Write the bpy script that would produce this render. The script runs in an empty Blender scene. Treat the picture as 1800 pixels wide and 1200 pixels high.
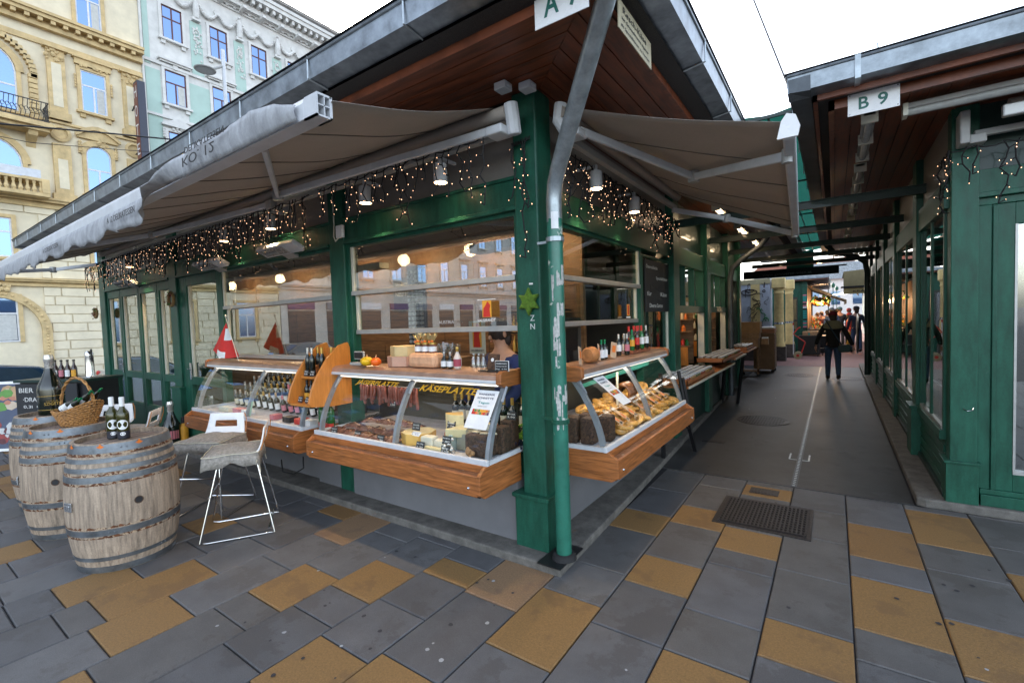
import bpy, math, random
from mathutils import Vector, Matrix
R=math.radians
random.seed(7)
S=bpy.context.scene
C=S.collection
# ---------------- camera
cam=bpy.data.cameras.new('camera'); co=bpy.data.objects.new('camera',cam); C.objects.link(co); S.camera=co
yaw,pit,rol=.60799,-.04303,-.03399
_f=Vector((-math.sin(yaw)*math.cos(pit),math.cos(yaw)*math.cos(pit),math.sin(pit)))
_r=Vector((math.cos(yaw),math.sin(yaw),0)); _u=_r.cross(_f)
_r2=math.cos(rol)*_r+math.sin(rol)*_u; _u2=-math.sin(rol)*_r+math.cos(rol)*_u
M=Matrix((( _r2.x,_u2.x,-_f.x,1.489),(_r2.y,_u2.y,-_f.y,-2.610),(_r2.z,_u2.z,-_f.z,1.7),(0,0,0,1)))
co.matrix_world=M
cam.lens=16.284; cam.sensor_width=36; cam.clip_start=.05; cam.clip_end=2000
# ---------------- world / sun / exposure
SUN_EL=R(24); SUN_AZ=R(-52)     # azimuth from +Y towards -X: the sun stands behind the town houses
W=bpy.data.worlds.new('World'); S.world=W; W.use_nodes=True
nt=W.node_tree; nt.nodes.clear()
sk=nt.nodes.new('ShaderNodeTexSky'); sk.sky_type='NISHITA'; sk.sun_disc=False
sk.sun_elevation=SUN_EL; sk.sun_rotation=SUN_AZ; sk.dust_density=2.5; sk.air_density=1.0; sk.ozone_density=1.0
bg=nt.nodes.new('ShaderNodeBackground'); bg.inputs[1].default_value=.15
wo=nt.nodes.new('ShaderNodeOutputWorld'); hs=nt.nodes.new('ShaderNodeHueSaturation'); hs.inputs['Saturation'].default_value=.55; nt.links.new(sk.outputs[0],hs.inputs['Color']); nt.links.new(hs.outputs[0],bg.inputs[0]); nt.links.new(bg.outputs[0],wo.inputs[0])
sl=bpy.data.lights.new('sun','SUN'); sl.energy=2.5; sl.angle=R(.5); sl.color=(1,.93,.82)
so=bpy.data.objects.new('sun',sl); C.objects.link(so)
sd=Vector((math.sin(SUN_AZ)*math.cos(SUN_EL),math.cos(SUN_AZ)*math.cos(SUN_EL),math.sin(SUN_EL)))
so.rotation_euler=sd.to_track_quat('Z','Y').to_euler(); so.location=(0,0,30)
S.view_settings.view_transform='Standard'; S.view_settings.look='None'; S.view_settings.gamma=1
S.view_settings.exposure=2.5
# ---------------- materials
def _n(t,k,**kw):
    n=t.nodes.new(k)
    for a,b in kw.items():
        if a in n.inputs: n.inputs[a].default_value=b
        else: setattr(n,a,b)
    return n
def mat(name,col,rough=.6,metal=0,var=.2,scale=6,bump=.15,col2=None,stretch=None,kind='noise',coat=0,bd=.01,spec=.5,detail=6,wear=None,grain=0,gs=220):
    m=bpy.data.materials.new(name); m.use_nodes=True; t=m.node_tree; b=t.nodes['Principled BSDF']
    b.inputs['Roughness'].default_value=rough; b.inputs['Metallic'].default_value=metal
    b.inputs['Coat Weight'].default_value=coat; b.inputs['Specular IOR Level'].default_value=spec
    tc=_n(t,'ShaderNodeTexCoord'); mp=_n(t,'ShaderNodeMapping'); t.links.new(tc.outputs['Object'],mp.inputs[0])
    if stretch: mp.inputs['Scale'].default_value=stretch
    if kind=='wave':
        nz=_n(t,'ShaderNodeTexWave',Scale=scale,Distortion=6.0,Detail=4.0); nz.inputs['Detail Scale'].default_value=1.2
    elif kind=='voronoi': nz=_n(t,'ShaderNodeTexVoronoi',Scale=scale)
    else: nz=_n(t,'ShaderNodeTexNoise',Scale=scale,Detail=detail,Roughness=.65)
    t.links.new(mp.outputs[0],nz.inputs[0])
    fac=nz.outputs['Fac'] if kind!='voronoi' else nz.outputs['Distance']
    c2=col2 or tuple(max(0,c*(1-var*1.6)) for c in col)
    rp=_n(t,'ShaderNodeValToRGB'); rp.color_ramp.elements[0].position=.3; rp.color_ramp.elements[1].position=.7
    rp.color_ramp.elements[0].color=(*c2,1); rp.color_ramp.elements[1].color=(*[min(1,c*(1+var*.4)) for c in col],1)
    t.links.new(fac,rp.inputs[0]); out=rp.outputs[0]
    if wear:   # (colour, threshold, scale): chipped or dirty patches with their own shape
        wn=_n(t,'ShaderNodeTexNoise',Scale=wear[2],Detail=8.0,Roughness=.7); t.links.new(mp.outputs[0] if len(wear)>3 else tc.outputs['Object'],wn.inputs[0])
        wr=_n(t,'ShaderNodeValToRGB'); wr.color_ramp.elements[0].position=wear[1]; wr.color_ramp.elements[1].position=wear[1]+.04
        t.links.new(wn.outputs['Fac'],wr.inputs[0]); mx=_n(t,'ShaderNodeMix',data_type='RGBA')
        t.links.new(wr.outputs[0],mx.inputs[0]); t.links.new(out,mx.inputs[6]); mx.inputs[7].default_value=(*wear[0],1); out=mx.outputs[2]
    if grain:
        gn=_n(t,'ShaderNodeTexNoise',Scale=gs,Detail=3.0,Roughness=.8); t.links.new(tc.outputs['Object'],gn.inputs[0])
        gr=_n(t,'ShaderNodeMapRange'); gr.inputs[1].default_value=.3; gr.inputs[2].default_value=.7; gr.inputs[3].default_value=1-grain; gr.inputs[4].default_value=1+grain; t.links.new(gn.outputs['Fac'],gr.inputs[0])
        vm=_n(t,'ShaderNodeVectorMath',operation='SCALE'); t.links.new(out,vm.inputs[0]); t.links.new(gr.outputs[0],vm.inputs['Scale']); out=vm.outputs[0]
    t.links.new(out,b.inputs['Base Color'])
    if bump:
        bp=_n(t,'ShaderNodeBump',Strength=bump,Distance=bd); t.links.new(fac,bp.inputs['Height']); t.links.new(bp.outputs[0],b.inputs['Normal'])
    mr=_n(t,'ShaderNodeMapRange'); mr.inputs[3].default_value=max(0,rough-.08); mr.inputs[4].default_value=min(1,rough+.12)
    t.links.new(fac,mr.inputs[0]); t.links.new(mr.outputs[0],b.inputs['Roughness'])
    return m
def emit(name,col,st):
    m=bpy.data.materials.new(name); m.use_nodes=True; b=m.node_tree.nodes['Principled BSDF']
    b.inputs['Base Color'].default_value=(*col,1); b.inputs['Emission Color'].default_value=(*col,1); b.inputs['Emission Strength'].default_value=st
    return m
def glass(name,tint=(1,1,1),ior=1.5,add=.03,rough=.0,opaq=0,wob=0):
    m=bpy.data.materials.new(name); m.use_nodes=True; t=m.node_tree; t.nodes.clear()
    o=_n(t,'ShaderNodeOutputMaterial'); g=_n(t,'ShaderNodeBsdfGlossy'); g.inputs['Roughness'].default_value=rough; g.inputs['Color'].default_value=(1,1,1,1)
    tr=_n(t,'ShaderNodeBsdfTransparent'); tr.inputs[0].default_value=(*tint,1)
    f0=((ior-1)/(ior+1))**2+add; lw=_n(t,'ShaderNodeLayerWeight'); lw.inputs['Blend'].default_value=.5; pw=_n(t,'ShaderNodeMath',operation='POWER'); pw.inputs[1].default_value=4.5; t.links.new(lw.outputs['Facing'],pw.inputs[0])
    ad=_n(t,'ShaderNodeMath',operation='MULTIPLY_ADD',use_clamp=True); ad.inputs[1].default_value=1-f0; ad.inputs[2].default_value=f0; t.links.new(pw.outputs[0],ad.inputs[0]); mx=_n(t,'ShaderNodeMixShader'); t.links.new(ad.outputs[0],mx.inputs[0])
    t.links.new(tr.outputs[0],mx.inputs[1]); t.links.new(g.outputs[0],mx.inputs[2]); t.links.new(mx.outputs[0],o.inputs[0])
    if wob:
        tc=_n(t,'ShaderNodeTexCoord'); nz=_n(t,'ShaderNodeTexNoise',Scale=1.5,Detail=1.0); bp=_n(t,'ShaderNodeBump',Strength=wob,Distance=.02)
        t.links.new(tc.outputs['Object'],nz.inputs[0]); t.links.new(nz.outputs['Fac'],bp.inputs['Height']); t.links.new(bp.outputs[0],g.inputs['Normal'])
    return m
green=mat('green_paint',(.014,.095,.060),.40,var=.3,scale=14,bump=.3,bd=.004,coat=.03,spec=.3,stretch=(1,1,.25),wear=((.05,.10,.08),.66,11),grain=.12,gs=60)
green_dark=mat('dark_green_paint',(.006,.03,.024),.5,var=.25,scale=10,bump=.15,bd=.004,coat=.2)
green_worn=mat('worn_green_pipe_paint',(.02,.16,.11),.35,var=.2,scale=10,bump=.2,bd=.004,coat=.2,wear=((.46,.50,.45),.61,9))
zinc=mat('zinc_sheet',(.30,.34,.38),.38,metal=.75,var=.35,scale=7,bump=.06)
zinc_dark=mat('weathered_zinc',(.10,.115,.13),.5,metal=.35,var=.3,scale=5,bump=.05)
galv=mat('galvanised_steel',(.42,.47,.50),.35,metal=.7,var=.25,scale=12,bump=.08)
steel=mat('brushed_steel',(.55,.57,.6),.25,metal=.9,var=.15,scale=20,bump=.03)
chrome=mat('chrome',(.72,.72,.73),.12,metal=1,var=.05,scale=10,bump=0)
alu=mat('anodised_aluminium',(.45,.45,.44),.38,metal=.6,var=.1,scale=12,bump=.02)
cream=mat('cream_plastic',(.62,.60,.50),.4,var=.1,scale=8,bump=.03)
whitep=mat('white_powder_coat',(.60,.62,.65),.4,var=.12,scale=5,bump=.03)
greyp=mat('grey_powder_coat',(.36,.36,.35),.45,var=.1,scale=5,bump=.03)
white=mat('white_laminate',(.8,.8,.8),.25,var=.04,scale=8,bump=0)
black=mat('black_plastic',(.012,.012,.014),.4,var=.2,scale=10,bump=.05)
rubber=mat('black_rubber',(.015,.015,.016),.8,var=.2,scale=20,bump=.1)
soffit=mat('red_stained_pine_boards',(.21,.055,.02),.38,var=.45,scale=5,bump=.12,stretch=(.6,6,1),wear=((.035,.012,.008),.68,6))
soffit_y=mat('red_stained_pine_boards_along_alley',(.19,.05,.02),.38,var=.45,scale=5,bump=.12,stretch=(6,.6,1),wear=((.035,.012,.008),.68,6))
soffit_d=mat('dark_stained_boards',(.035,.012,.012),.5,var=.4,scale=5,bump=.12,stretch=(6,.6,1))
oak=mat('orange_varnished_oak',(.42,.145,.04),.38,var=.42,scale=4,bump=.12,stretch=(1.2,1.2,16),coat=.15,wear=((.13,.05,.025),.70,5,1))
oak_top=mat('worn_oak_ledge',(.22,.10,.05),.6,var=.4,scale=6,bump=.2,stretch=(2,8,2),wear=((.28,.22,.18),.58,14))
rackw=mat('orange_plywood',(.60,.22,.04),.35,var=.18,scale=5,bump=.05,stretch=(8,8,1),coat=.2)
plank=mat('warm_wall_planks',(.24,.13,.06),.55,var=.4,scale=4,bump=.15,stretch=(.7,.7,9))
barrelw=mat('weathered_barrel_oak',(.40,.31,.23),.7,var=.38,scale=6,bump=.4,bd=.006,stretch=(7,7,.6),wear=((.24,.165,.115),.60,9,1),grain=.15,gs=90)
barrelc=mat('barrel_head_boards',(.30,.22,.17),.7,var=.35,scale=6,bump=.25,stretch=(1,9,1))
hoop=mat('galvanised_hoop',(.21,.23,.25),.45,metal=.7,var=.35,scale=9,bump=.15,wear=((.13,.085,.06),.72,14))
rust=mat('rust_stain',(.16,.06,.025),.9,var=.5,scale=25,bump=.3,wear=((.42,.31,.21),.52,22))
greyplinth=mat('grey_plinth_board',(.17,.17,.18),.5,var=.12,scale=3,bump=.03)
taupe=mat('taupe_panel',(.22,.20,.18),.35,var=.12,scale=2,bump=.0)
awning=mat('taupe_awning_cloth',(.44,.39,.345),.85,var=.12,scale=3,bump=.1,detail=12,col2=(.38,.34,.30),grain=.25,gs=300)
valm=mat('grey_valance_cloth',(.40,.41,.43),.8,var=.25,scale=9,bump=.7,bd=.02,stretch=(1.6,1,.6))
for _m in(awning,):
    _t=_m.node_tree; _p=_t.nodes['Principled BSDF']; _o=_t.nodes['Material Output']; _tl=_t.nodes.new('ShaderNodeBsdfTranslucent'); _tl.inputs[0].default_value=(.50,.40,.30,1); _mx=_t.nodes.new('ShaderNodeMixShader'); _mx.inputs[0].default_value=.22; _t.links.new(_p.outputs[0],_mx.inputs[1]); _t.links.new(_tl.outputs[0],_mx.inputs[2]); _t.links.new(_mx.outputs[0],_o.inputs[0])
roofm=mat('dark_metal_roofing',(.03,.035,.045),.5,metal=.3,var=.2,scale=4,bump=.05)
mesh_m=mat('perforated_vent_strip',(.035,.032,.03),.7,var=.5,scale=260,bump=.8,kind='voronoi',bd=.003)
kerbm=mat('worn_kerb_stone',(.15,.14,.125),.8,var=.35,scale=9,bump=.5,bd=.01,wear=((.13,.075,.045),.64,5),grain=.3)
g_win=glass('shop_window_glass',(.86,.9,.88),1.62,.17,wob=.01)
g_case=glass('curved_case_glass',(.95,.97,.96),1.38,.0)
g_clear=glass('clear_drinking_glass',(.85,.88,.88),1.45,.10)
warm=emit('warm_lamp',(1,.66,.34),4); bulbm=emit('fairy_bulb',(1,.55,.32),.75); 
warmtube=emit('warm_tube_light',(1,.75,.48),1.6)
def flat(name,col,rough=.5,metal=0,**k): return mat(name,col,rough,metal,var=k.pop('var',.12),scale=k.pop('scale',9),bump=k.pop('bump',.05),**k)
chalk=flat('blackboard',(.02,.022,.026),.6); chalkw=flat('chalk_white',(.72,.72,.7),.8); ink=flat('black_ink',(.015,.015,.018),.5)
red=flat('signal_red',(.55,.025,.015),.45); yellow=flat('golden_yellow',(.75,.36,.03),.5); orange=flat('orange_mark',(.75,.18,.02),.5)
paper=flat('white_paper',(.78,.79,.8),.6); teal=flat('teal_ink',(.02,.30,.27),.5); blue=flat('blue_print',(.04,.09,.3),.5)
gold=flat('gold_foil',(.62,.40,.10),.28,.6); silver=flat('silver_foil',(.68,.66,.62),.25,.7,bump=.2)
brown=flat('brown_board',(.46,.27,.14),.7,var=.3,scale=12)
arcm=flat('case_rib_grey',(.30,.32,.35),.35,.3)
# ---------------- mesh helpers
class MB:
    def __init__(s): s.v=[];s.f=[];s.m=[];s.cur=0
    def add(s,vs,fs):
        o=len(s.v); s.v+= [tuple(v) for v in vs]; s.f+=[tuple(i+o for i in f) for f in fs]; s.m+=[s.cur]*len(fs); return s
    def box(s,x0,x1,y0,y1,z0,z1):
        if x0>x1:x0,x1=x1,x0
        if y0>y1:y0,y1=y1,y0
        if z0>z1:z0,z1=z1,z0
        return s.add([(x,y,z) for z in(z0,z1) for y in(y0,y1) for x in(x0,x1)],[(0,2,3,1),(4,5,7,6),(0,1,5,4),(2,6,7,3),(0,4,6,2),(1,3,7,5)])
    def quad(s,a,b,c,d): return s.add([a,b,c,d],[(0,1,2,3)])
    def poly(s,pts): return s.add(pts,[tuple(range(len(pts)))])
    def prism(s,poly,ax,a0,a1):
        n=len(poly)
        def P(u,w,a): return (a,u,w) if ax=='x' else (u,a,w) if ax=='y' else (u,w,a)
        vs=[P(u,w,a0) for u,w in poly]+[P(u,w,a1) for u,w in poly]
        return s.add(vs,[tuple(range(n))[::-1],tuple(range(n,2*n))]+[(i,(i+1)%n,n+(i+1)%n,n+i) for i in range(n)])
    def tube(s,pts,r,n=8,cap=True):
        pts=[Vector(p) for p in pts]; k=len(pts); rs=r if isinstance(r,(list,tuple)) else [r]*k
        vs=[];prev=None
        for i,p in enumerate(pts):
            d=(pts[min(i+1,k-1)]-pts[max(i-1,0)]).normalized()
            if prev is None:
                a=Vector((0,0,1)) if abs(d.z)<.9 else Vector((1,0,0)); u=d.cross(a).normalized()
            else: u=(prev-d*prev.dot(d)).normalized()
            prev=u; w=d.cross(u)
            for j in range(n):
                t=2*math.pi*j/n; vs.append(p+(u*math.cos(t)+w*math.sin(t))*rs[i])
        fs=[(i*n+j,i*n+(j+1)%n,(i+1)*n+(j+1)%n,(i+1)*n+j) for i in range(k-1) for j in range(n)]
        if cap: fs+=[tuple(range(n))[::-1],tuple(range((k-1)*n,k*n))]
        return s.add(vs,fs)
    def lathe(s,prof,c=(0,0,0),n=16,ax='z',cap=True):
        k=len(prof); vs=[]
        for r,z in prof:
            for j in range(n):
                t=2*math.pi*j/n; a,b=r*math.cos(t),r*math.sin(t)
                vs.append((c[0]+a,c[1]+b,c[2]+z) if ax=='z' else (c[0]+a,c[1]+z,c[2]+b) if ax=='y' else (c[0]+z,c[1]+a,c[2]+b))
        fs=[(i*n+j,i*n+(j+1)%n,(i+1)*n+(j+1)%n,(i+1)*n+j) for i in range(k-1) for j in range(n)]
        if cap: fs+=[tuple(range(n))[::-1],tuple(range((k-1)*n,k*n))]
        return s.add(vs,fs)
    def sph(s,c,r,n=10,m=6,j=0):
        if not isinstance(r,(tuple,list)): r=(r,r,r)
        vs=[];fs=[]
        for a in range(m+1):
            ph=math.pi*a/m
            for b in range(n):
                t=2*math.pi*b/n; q=1+random.uniform(-j,j)
                vs.append((c[0]+r[0]*q*math.sin(ph)*math.cos(t),c[1]+r[1]*q*math.sin(ph)*math.sin(t),c[2]+r[2]*q*math.cos(ph)))
        fs=[(a*n+b,(a+1)*n+b,(a+1)*n+(b+1)%n,a*n+(b+1)%n) for a in range(m) for b in range(n)]
        return s.add(vs,fs)
    def xf(s,M,i0=0):
        for i in range(i0,len(s.v)): s.v[i]=tuple(M@Vector(s.v[i]))
        return s
def RZ(a): return Matrix.Rotation(a,4,'Z')
def TR(x,y,z): return Matrix.Translation((x,y,z))
def rootloc(o):
    p=Vector((0,0,0))
    while o is not None: p=p+o.location; o=o.parent
    return p
def obj(name,mb,m,parent=None,w=False,smooth=False,bev=0,ang=40):
    me=bpy.data.meshes.new(name); off=rootloc(parent) if (w and parent) else Vector((0,0,0))
    me.from_pydata([tuple(Vector(v)-off) for v in mb.v] if w else mb.v,[],mb.f)
    ms=m if isinstance(m,list) else [m]
    for q in ms: me.materials.append(q)
    if len(ms)>1:
        for p,i in zip(me.polygons,mb.m): p.material_index=i
    me.update()
    import bmesh
    b=bmesh.new(); b.from_mesh(me); bmesh.ops.recalc_face_normals(b,faces=b.faces); b.to_mesh(me); b.free()
    if smooth:
        for p in me.polygons: p.use_smooth=True
        try: me.set_sharp_from_angle(angle=R(ang))
        except Exception: pass
    o=bpy.data.objects.new(name,me); C.objects.link(o)
    if parent: o.parent=parent
    if bev:
        md=o.modifiers.new('bevel','BEVEL'); md.width=bev; md.segments=2; md.limit_method='ANGLE'; md.angle_limit=R(40)
    return o
def tag(o,label,cat,group=None,kind=None):
    if label:o['label']=label
    if cat:o['category']=cat
    if group:o['group']=group
    if kind:o['kind']=kind
    return o
def thing(name,label,cat,loc=(0,0,0),rz=0,group=None):
    o=bpy.data.objects.new(name,None); C.objects.link(o); o.location=loc; o.rotation_euler=(0,0,rz); o.empty_display_size=.1
    return tag(o,label,cat,group)
def dup(root,loc,rz=0,label=None,rot=None,scale=None):
    def cp(o,par):
        c=o.copy(); C.objects.link(c)
        if par is not None: c.parent=par
        for ch in list(kids.get(o.name,[])): cp(ch,c)
        return c
    kids={}
    for o in list(C.objects):
        if o.parent: kids.setdefault(o.parent.name,[]).append(o)
    c=cp(root,None); c.location=loc; c.rotation_euler=rot if rot else (0,0,rz)
    if scale: c.scale=(scale,)*3 if not isinstance(scale,tuple) else scale
    if label: c['label']=label
    return c
def bx(name,m,par,*a,bev=0,w=True,lab=None):
    o=obj(name,MB().box(*a),m,par,w=w,bev=bev)
    if lab:o['label']=lab
    return o
def txt(s,m,par,o,rt,up,h,width=None,name='lettering',ext=.0015,shear=0,w=True,align='LEFT',bold=0):
    cu=bpy.data.curves.new('t','FONT'); cu.body=s; cu.size=1; cu.extrude=0; cu.offset=bold; cu.shear=shear; cu.resolution_u=3; cu.space_line=1.0
    to=bpy.data.objects.new('t',cu); C.objects.link(to)
    dg=bpy.context.evaluated_depsgraph_get(); me0=bpy.data.meshes.new_from_object(to.evaluated_get(dg))
    vs=[v.co.copy() for v in me0.vertices]; fs=[tuple(p.vertices) for p in me0.polygons]
    bpy.data.objects.remove(to); bpy.data.curves.remove(cu); bpy.data.meshes.remove(me0)
    x0=min(v.x for v in vs);x1=max(v.x for v in vs);y0=min(v.y for v in vs);y1=max(v.y for v in vs)
    sy=h/(y1-y0); sx=(width/(x1-x0)) if width else sy
    rt=Vector(rt).normalized(); up=Vector(up).normalized(); nn=rt.cross(up); o=Vector(o)
    ax={'LEFT':0,'CENTER':.5,'RIGHT':1}[align]*(x1-x0)*sx
    mb=MB(); n=len(vs)
    P=[o+rt*((v.x-x0)*sx-ax)+up*((v.y-y0)*sy) for v in vs]
    mb.add(P+[p+nn*ext for p in P],[f[::-1] for f in fs]+[tuple(i+n for i in f) for f in fs])
    return obj(name,mb,m,par,w=w)
# ================= GROUND
def struct(name,mb,m,**k):
    o=obj(name,mb,m,**k); o['kind']='structure'; return o
asph=mat('street_asphalt',(.06,.06,.065),.85,var=.2,scale=30,bump=.3)
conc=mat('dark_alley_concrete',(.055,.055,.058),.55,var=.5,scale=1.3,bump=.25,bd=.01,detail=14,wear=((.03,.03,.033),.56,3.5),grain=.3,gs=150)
sub=mat('dark_joint_sand',(.035,.035,.04),.9,var=.3,scale=30,bump=.2)
struct('street',MB().box(-400,400,-400,400,-1.4,-.43),asph)
struct('ground',MB().box(-12.6,60,-60,160,-.42,-.016),sub)
greys=[mat('grey_paving_slab',c,.62,var=.18,scale=5,bump=.35,bd=.004,detail=14,wear=((c[0]*.74,c[1]*.72,c[2]*.70),.53,2.2),grain=.28) for c in((.108,.109,.115),(.094,.095,.100),(.122,.122,.124),(.103,.100,.098))]
ochres=[mat('ochre_paving_slab',c,.65,var=.22,scale=90,bump=.5,bd=.003,detail=4,wear=((c[0]*.72,c[1]*.72,c[2]*.8),.54,2.4),grain=.25) for c in((.245,.14,.05),(.215,.12,.045),(.25,.155,.085))]
OCH={0:[(-0.75,-0.15,0),(0.9,1.3,0)],1:[(1.22,1.62,0),(0.2,0.59,0),(-1.9,-1.3,1)],2:[(0.95,1.35,0),(2.15,2.45,0),(-0.9,-0.3,0)],3:[(-0.1,0.25,0),(-1.2,-0.6,1)],4:[(0.4,1.0,0),(1.3,1.9,1)],5:[(0.25,0.74,0),(1.75,2.45,0)],6:[(1.1,1.52,0)],-1:[(-0.45,0.09,2),(-1.55,-1.1,0)],-2:[(-1.58,-1.19,0),(-0.42,-0.2,0)],-3:[(-0.86,-0.48,0)],-4:[(-1.2,-0.79,0),(-2.6,-2.0,0)],-5:[(-1.9,-1.5,0),(-0.48,0.06,2)],-6:[(-1.81,-1.2,0),(-0.19,0.08,1)],-7:[(-1.91,-1.51,0)],-8:[(-1.0,-0.7,0)],-9:[(-1.62,-1.2,0),(-3.2,-2.6,1)],-10:[(-2.2,-1.8,0)],-11:[(-1.3,-0.8,0)],-13:[(-2.5,-1.9,0),(-0.9,-0.3,0)],-15:[(-1.7,-1.1,0)]}
pv=MB(); rnd=random.Random(3)
for k in range(-28,30):
    x0=-.05+.405*(k+1)-.405+.0; x1=x0+.405
    y1=2.56 if x1>0 else .10
    oc=sorted(OCH.get(k,[])); segs=[]; y=-7.+rnd.random()*.4
    while y<y1-.02:
        nx=[o for o in oc if o[0]>=y-.001]
        L=rnd.choice((.4,.6,.6)); e=y+L
        if nx and nx[0][0]<=y+.01: segs.append((y,min(nx[0][1],y1),'o',nx[0][2])); y=nx[0][1]; oc=[o for o in oc if o!=nx[0]]; continue
        if nx and e>nx[0][0]-.15: e=nx[0][0]
        e=min(e,y1)
        if not oc and k not in OCH and rnd.random()<.11: segs.append((y,e,'o',rnd.choice((0,1))))
        else: segs.append((y,e,'g',rnd.randrange(4)))
        y=e
    for a,b,t,i in segs:
        pv.cur=i if t=='g' else 4+i; g=.0038; c=.006
        h=rnd.uniform(-.0012,.0012)
        X0,X1,Y0,Y1=x0+g,x1-g,a+g,b-g
        pv.add([(X0,Y0,-.016),(X1,Y0,-.016),(X1,Y1,-.016),(X0,Y1,-.016),(X0,Y0,h-c),(X1,Y0,h-c),(X1,Y1,h-c),(X0,Y1,h-c),(X0+c,Y0+c,h),(X1-c,Y0+c,h),(X1-c,Y1-c,h),(X0+c,Y1-c,h)],
          [(8,9,10,11),(4,5,9,8),(5,6,10,9),(6,7,11,10),(7,4,8,11),(0,1,5,4),(1,2,6,5),(2,3,7,6),(3,0,4,7)])
struct('pavement',pv,greys+ochres)
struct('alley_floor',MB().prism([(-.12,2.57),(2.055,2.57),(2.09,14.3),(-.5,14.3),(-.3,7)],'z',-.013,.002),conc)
brick=mat('red_clinker_paving',(.25,.13,.12),.75,var=.3,scale=7,bump=.3,stretch=(1,4,1))
struct('plaza',MB().box(-9,40,14.3,130,-.012,.001),brick)
struct('kerb',MB().prism([(0,0),(-.07,1.77),(-.19,4.37),(-.34,8.3),(-.36,9.15),(-10.4,9.15),(-10.4,0)],'z',-.01,.06),kerbm,bev=.012)
struct('kerb',MB().prism([(2.07,2.60),(2.13,2.57),(12,2.50),(12,15),(2.11,15)],'z',-.01,.07),kerbm,bev=.012)
# gum spots on paving
gum=flat('trodden_gum',(.035,.035,.04),.7); gum2=flat('pale_gum',(.36,.37,.38),.7)
for nm,mm,n,sd in(('dark',gum,70,5),('pale',gum2,26,6)):
    b=MB(); rr=random.Random(sd)
    for i in range(n):
        x,y=rr.uniform(-1.5,3),rr.uniform(-1.5,12)
        if x<.05 or x>2.0: y=rr.uniform(-1.5,-.1) if x<.05 else rr.uniform(-1.5,2.3)
        r=rr.uniform(.006,.017); a=rr.random()*3
        b.add([(x+r*rr.uniform(.7,1.1)*math.cos(t*.785+a),y+r*rr.uniform(.7,1.1)*math.sin(t*.785+a),.0048) for t in range(8)],[tuple(range(8))])
    o=obj('gum_spots',b,mm); tag(o,'%s flattened chewing gum spots scattered over the paving'%nm,'gum spots',kind='stuff')
# alley drain channel, covers
iron=mat('cast_iron',(.05,.045,.048),.5,metal=.6,var=.3,scale=30,bump=.3)
t=thing('drain_channel','long narrow slotted steel drain channel down the middle of the alley','drain channel',(1.16,8,0))
bx('channel_edge',zinc_dark,t,1.135,1.150,2.58,14.2,.0,.006); bx('channel_edge',zinc_dark,t,1.172,1.187,2.58,14.2,.0,.006)
b=MB(); y=2.6
while y<14.2: b.box(1.150,1.172,y,y+.02,.0,.0055); y+=.06
obj('channel_rungs',b,galv,t,w=True)
b=MB()
for x in(1.06,1.25): b.box(x-.008,x+.008,3.55,3.80,.002,.006)
b.box(1.06,1.135,3.54,3.55,.002,.006); b.box(1.187,1.25,3.54,3.55,.002,.006)
obj('inspection_frame',b,galv,t,w=True)
t=thing('manhole_cover','square iron grid manhole cover set in the paving','manhole cover',(1.0,1.7,0))
bx('cover_frame',iron,t,.655,1.345,1.38,2.03,.0,.006)
bx('cover_plate',flat('cover_pit',(.012,.012,.014),.7,.3),t,.69,1.31,1.415,1.995,.004,.0075)
b=MB()
for i in range(22): b.box(.69+i*.029,.702+i*.029,1.43,1.98,.0075,.013)
for i in range(12): b.box(.70,1.30,1.435+i*.048,1.447+i*.048,.0075,.0125)
for x in(.69,1.29):
    for y in(1.405,1.975): b.sph((x+.01,y+.01,.009),(.013,.013,.005),8,4)
obj('grid',b,iron,t,w=True)
def roundcover(x,y,r,lab):
    t=thing('round_manhole_cover',lab,'manhole cover',(x,y,.002),group='round manhole covers in the alley')
    b=MB().lathe([(0,.001),(r,.001),(r,.006),(r-.02,.006),(r-.02,.003),(0,.003)],n=36,cap=False)
    obj('rim',b,iron,t); b=MB()
    for i in range(-9,10):
        for j in range(-9,10):
            if (i*i+j*j)**.5*.04<r-.05: b.box(i*.04-.013,i*.04+.013,j*.04-.013,j*.04+.013,.003,.0065)
    obj('pattern',b,iron,t)
roundcover(.56,5.6,.37,'round iron cover nearest to the paved square in the alley floor')
roundcover(.75,11.9,.36,'round iron cover left of the drain channel near the far end of the alley')
roundcover(1.75,11.5,.36,'round iron cover right of the drain channel near the far end of the alley')
t=thing('small_cover','small rectangular iron cover just behind the square manhole','cover',(.93,2.3,0)); bx('plate',iron,t,.82,1.06,2.22,2.37,.001,.006)
b=MB()
for i in range(7): b.box(.84+i*.028,.855+i*.028,2.24,2.35,.006,.009)
obj('ribs',b,iron,t,w=True)
tag(obj('small_drain',MB().box(.02,.3,3.9,4.02,.001,.006).box(.05,.27,3.93,3.99,.006,.009),iron),'small dark drain plate in the alley floor near the pastry case','drain cover')

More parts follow.
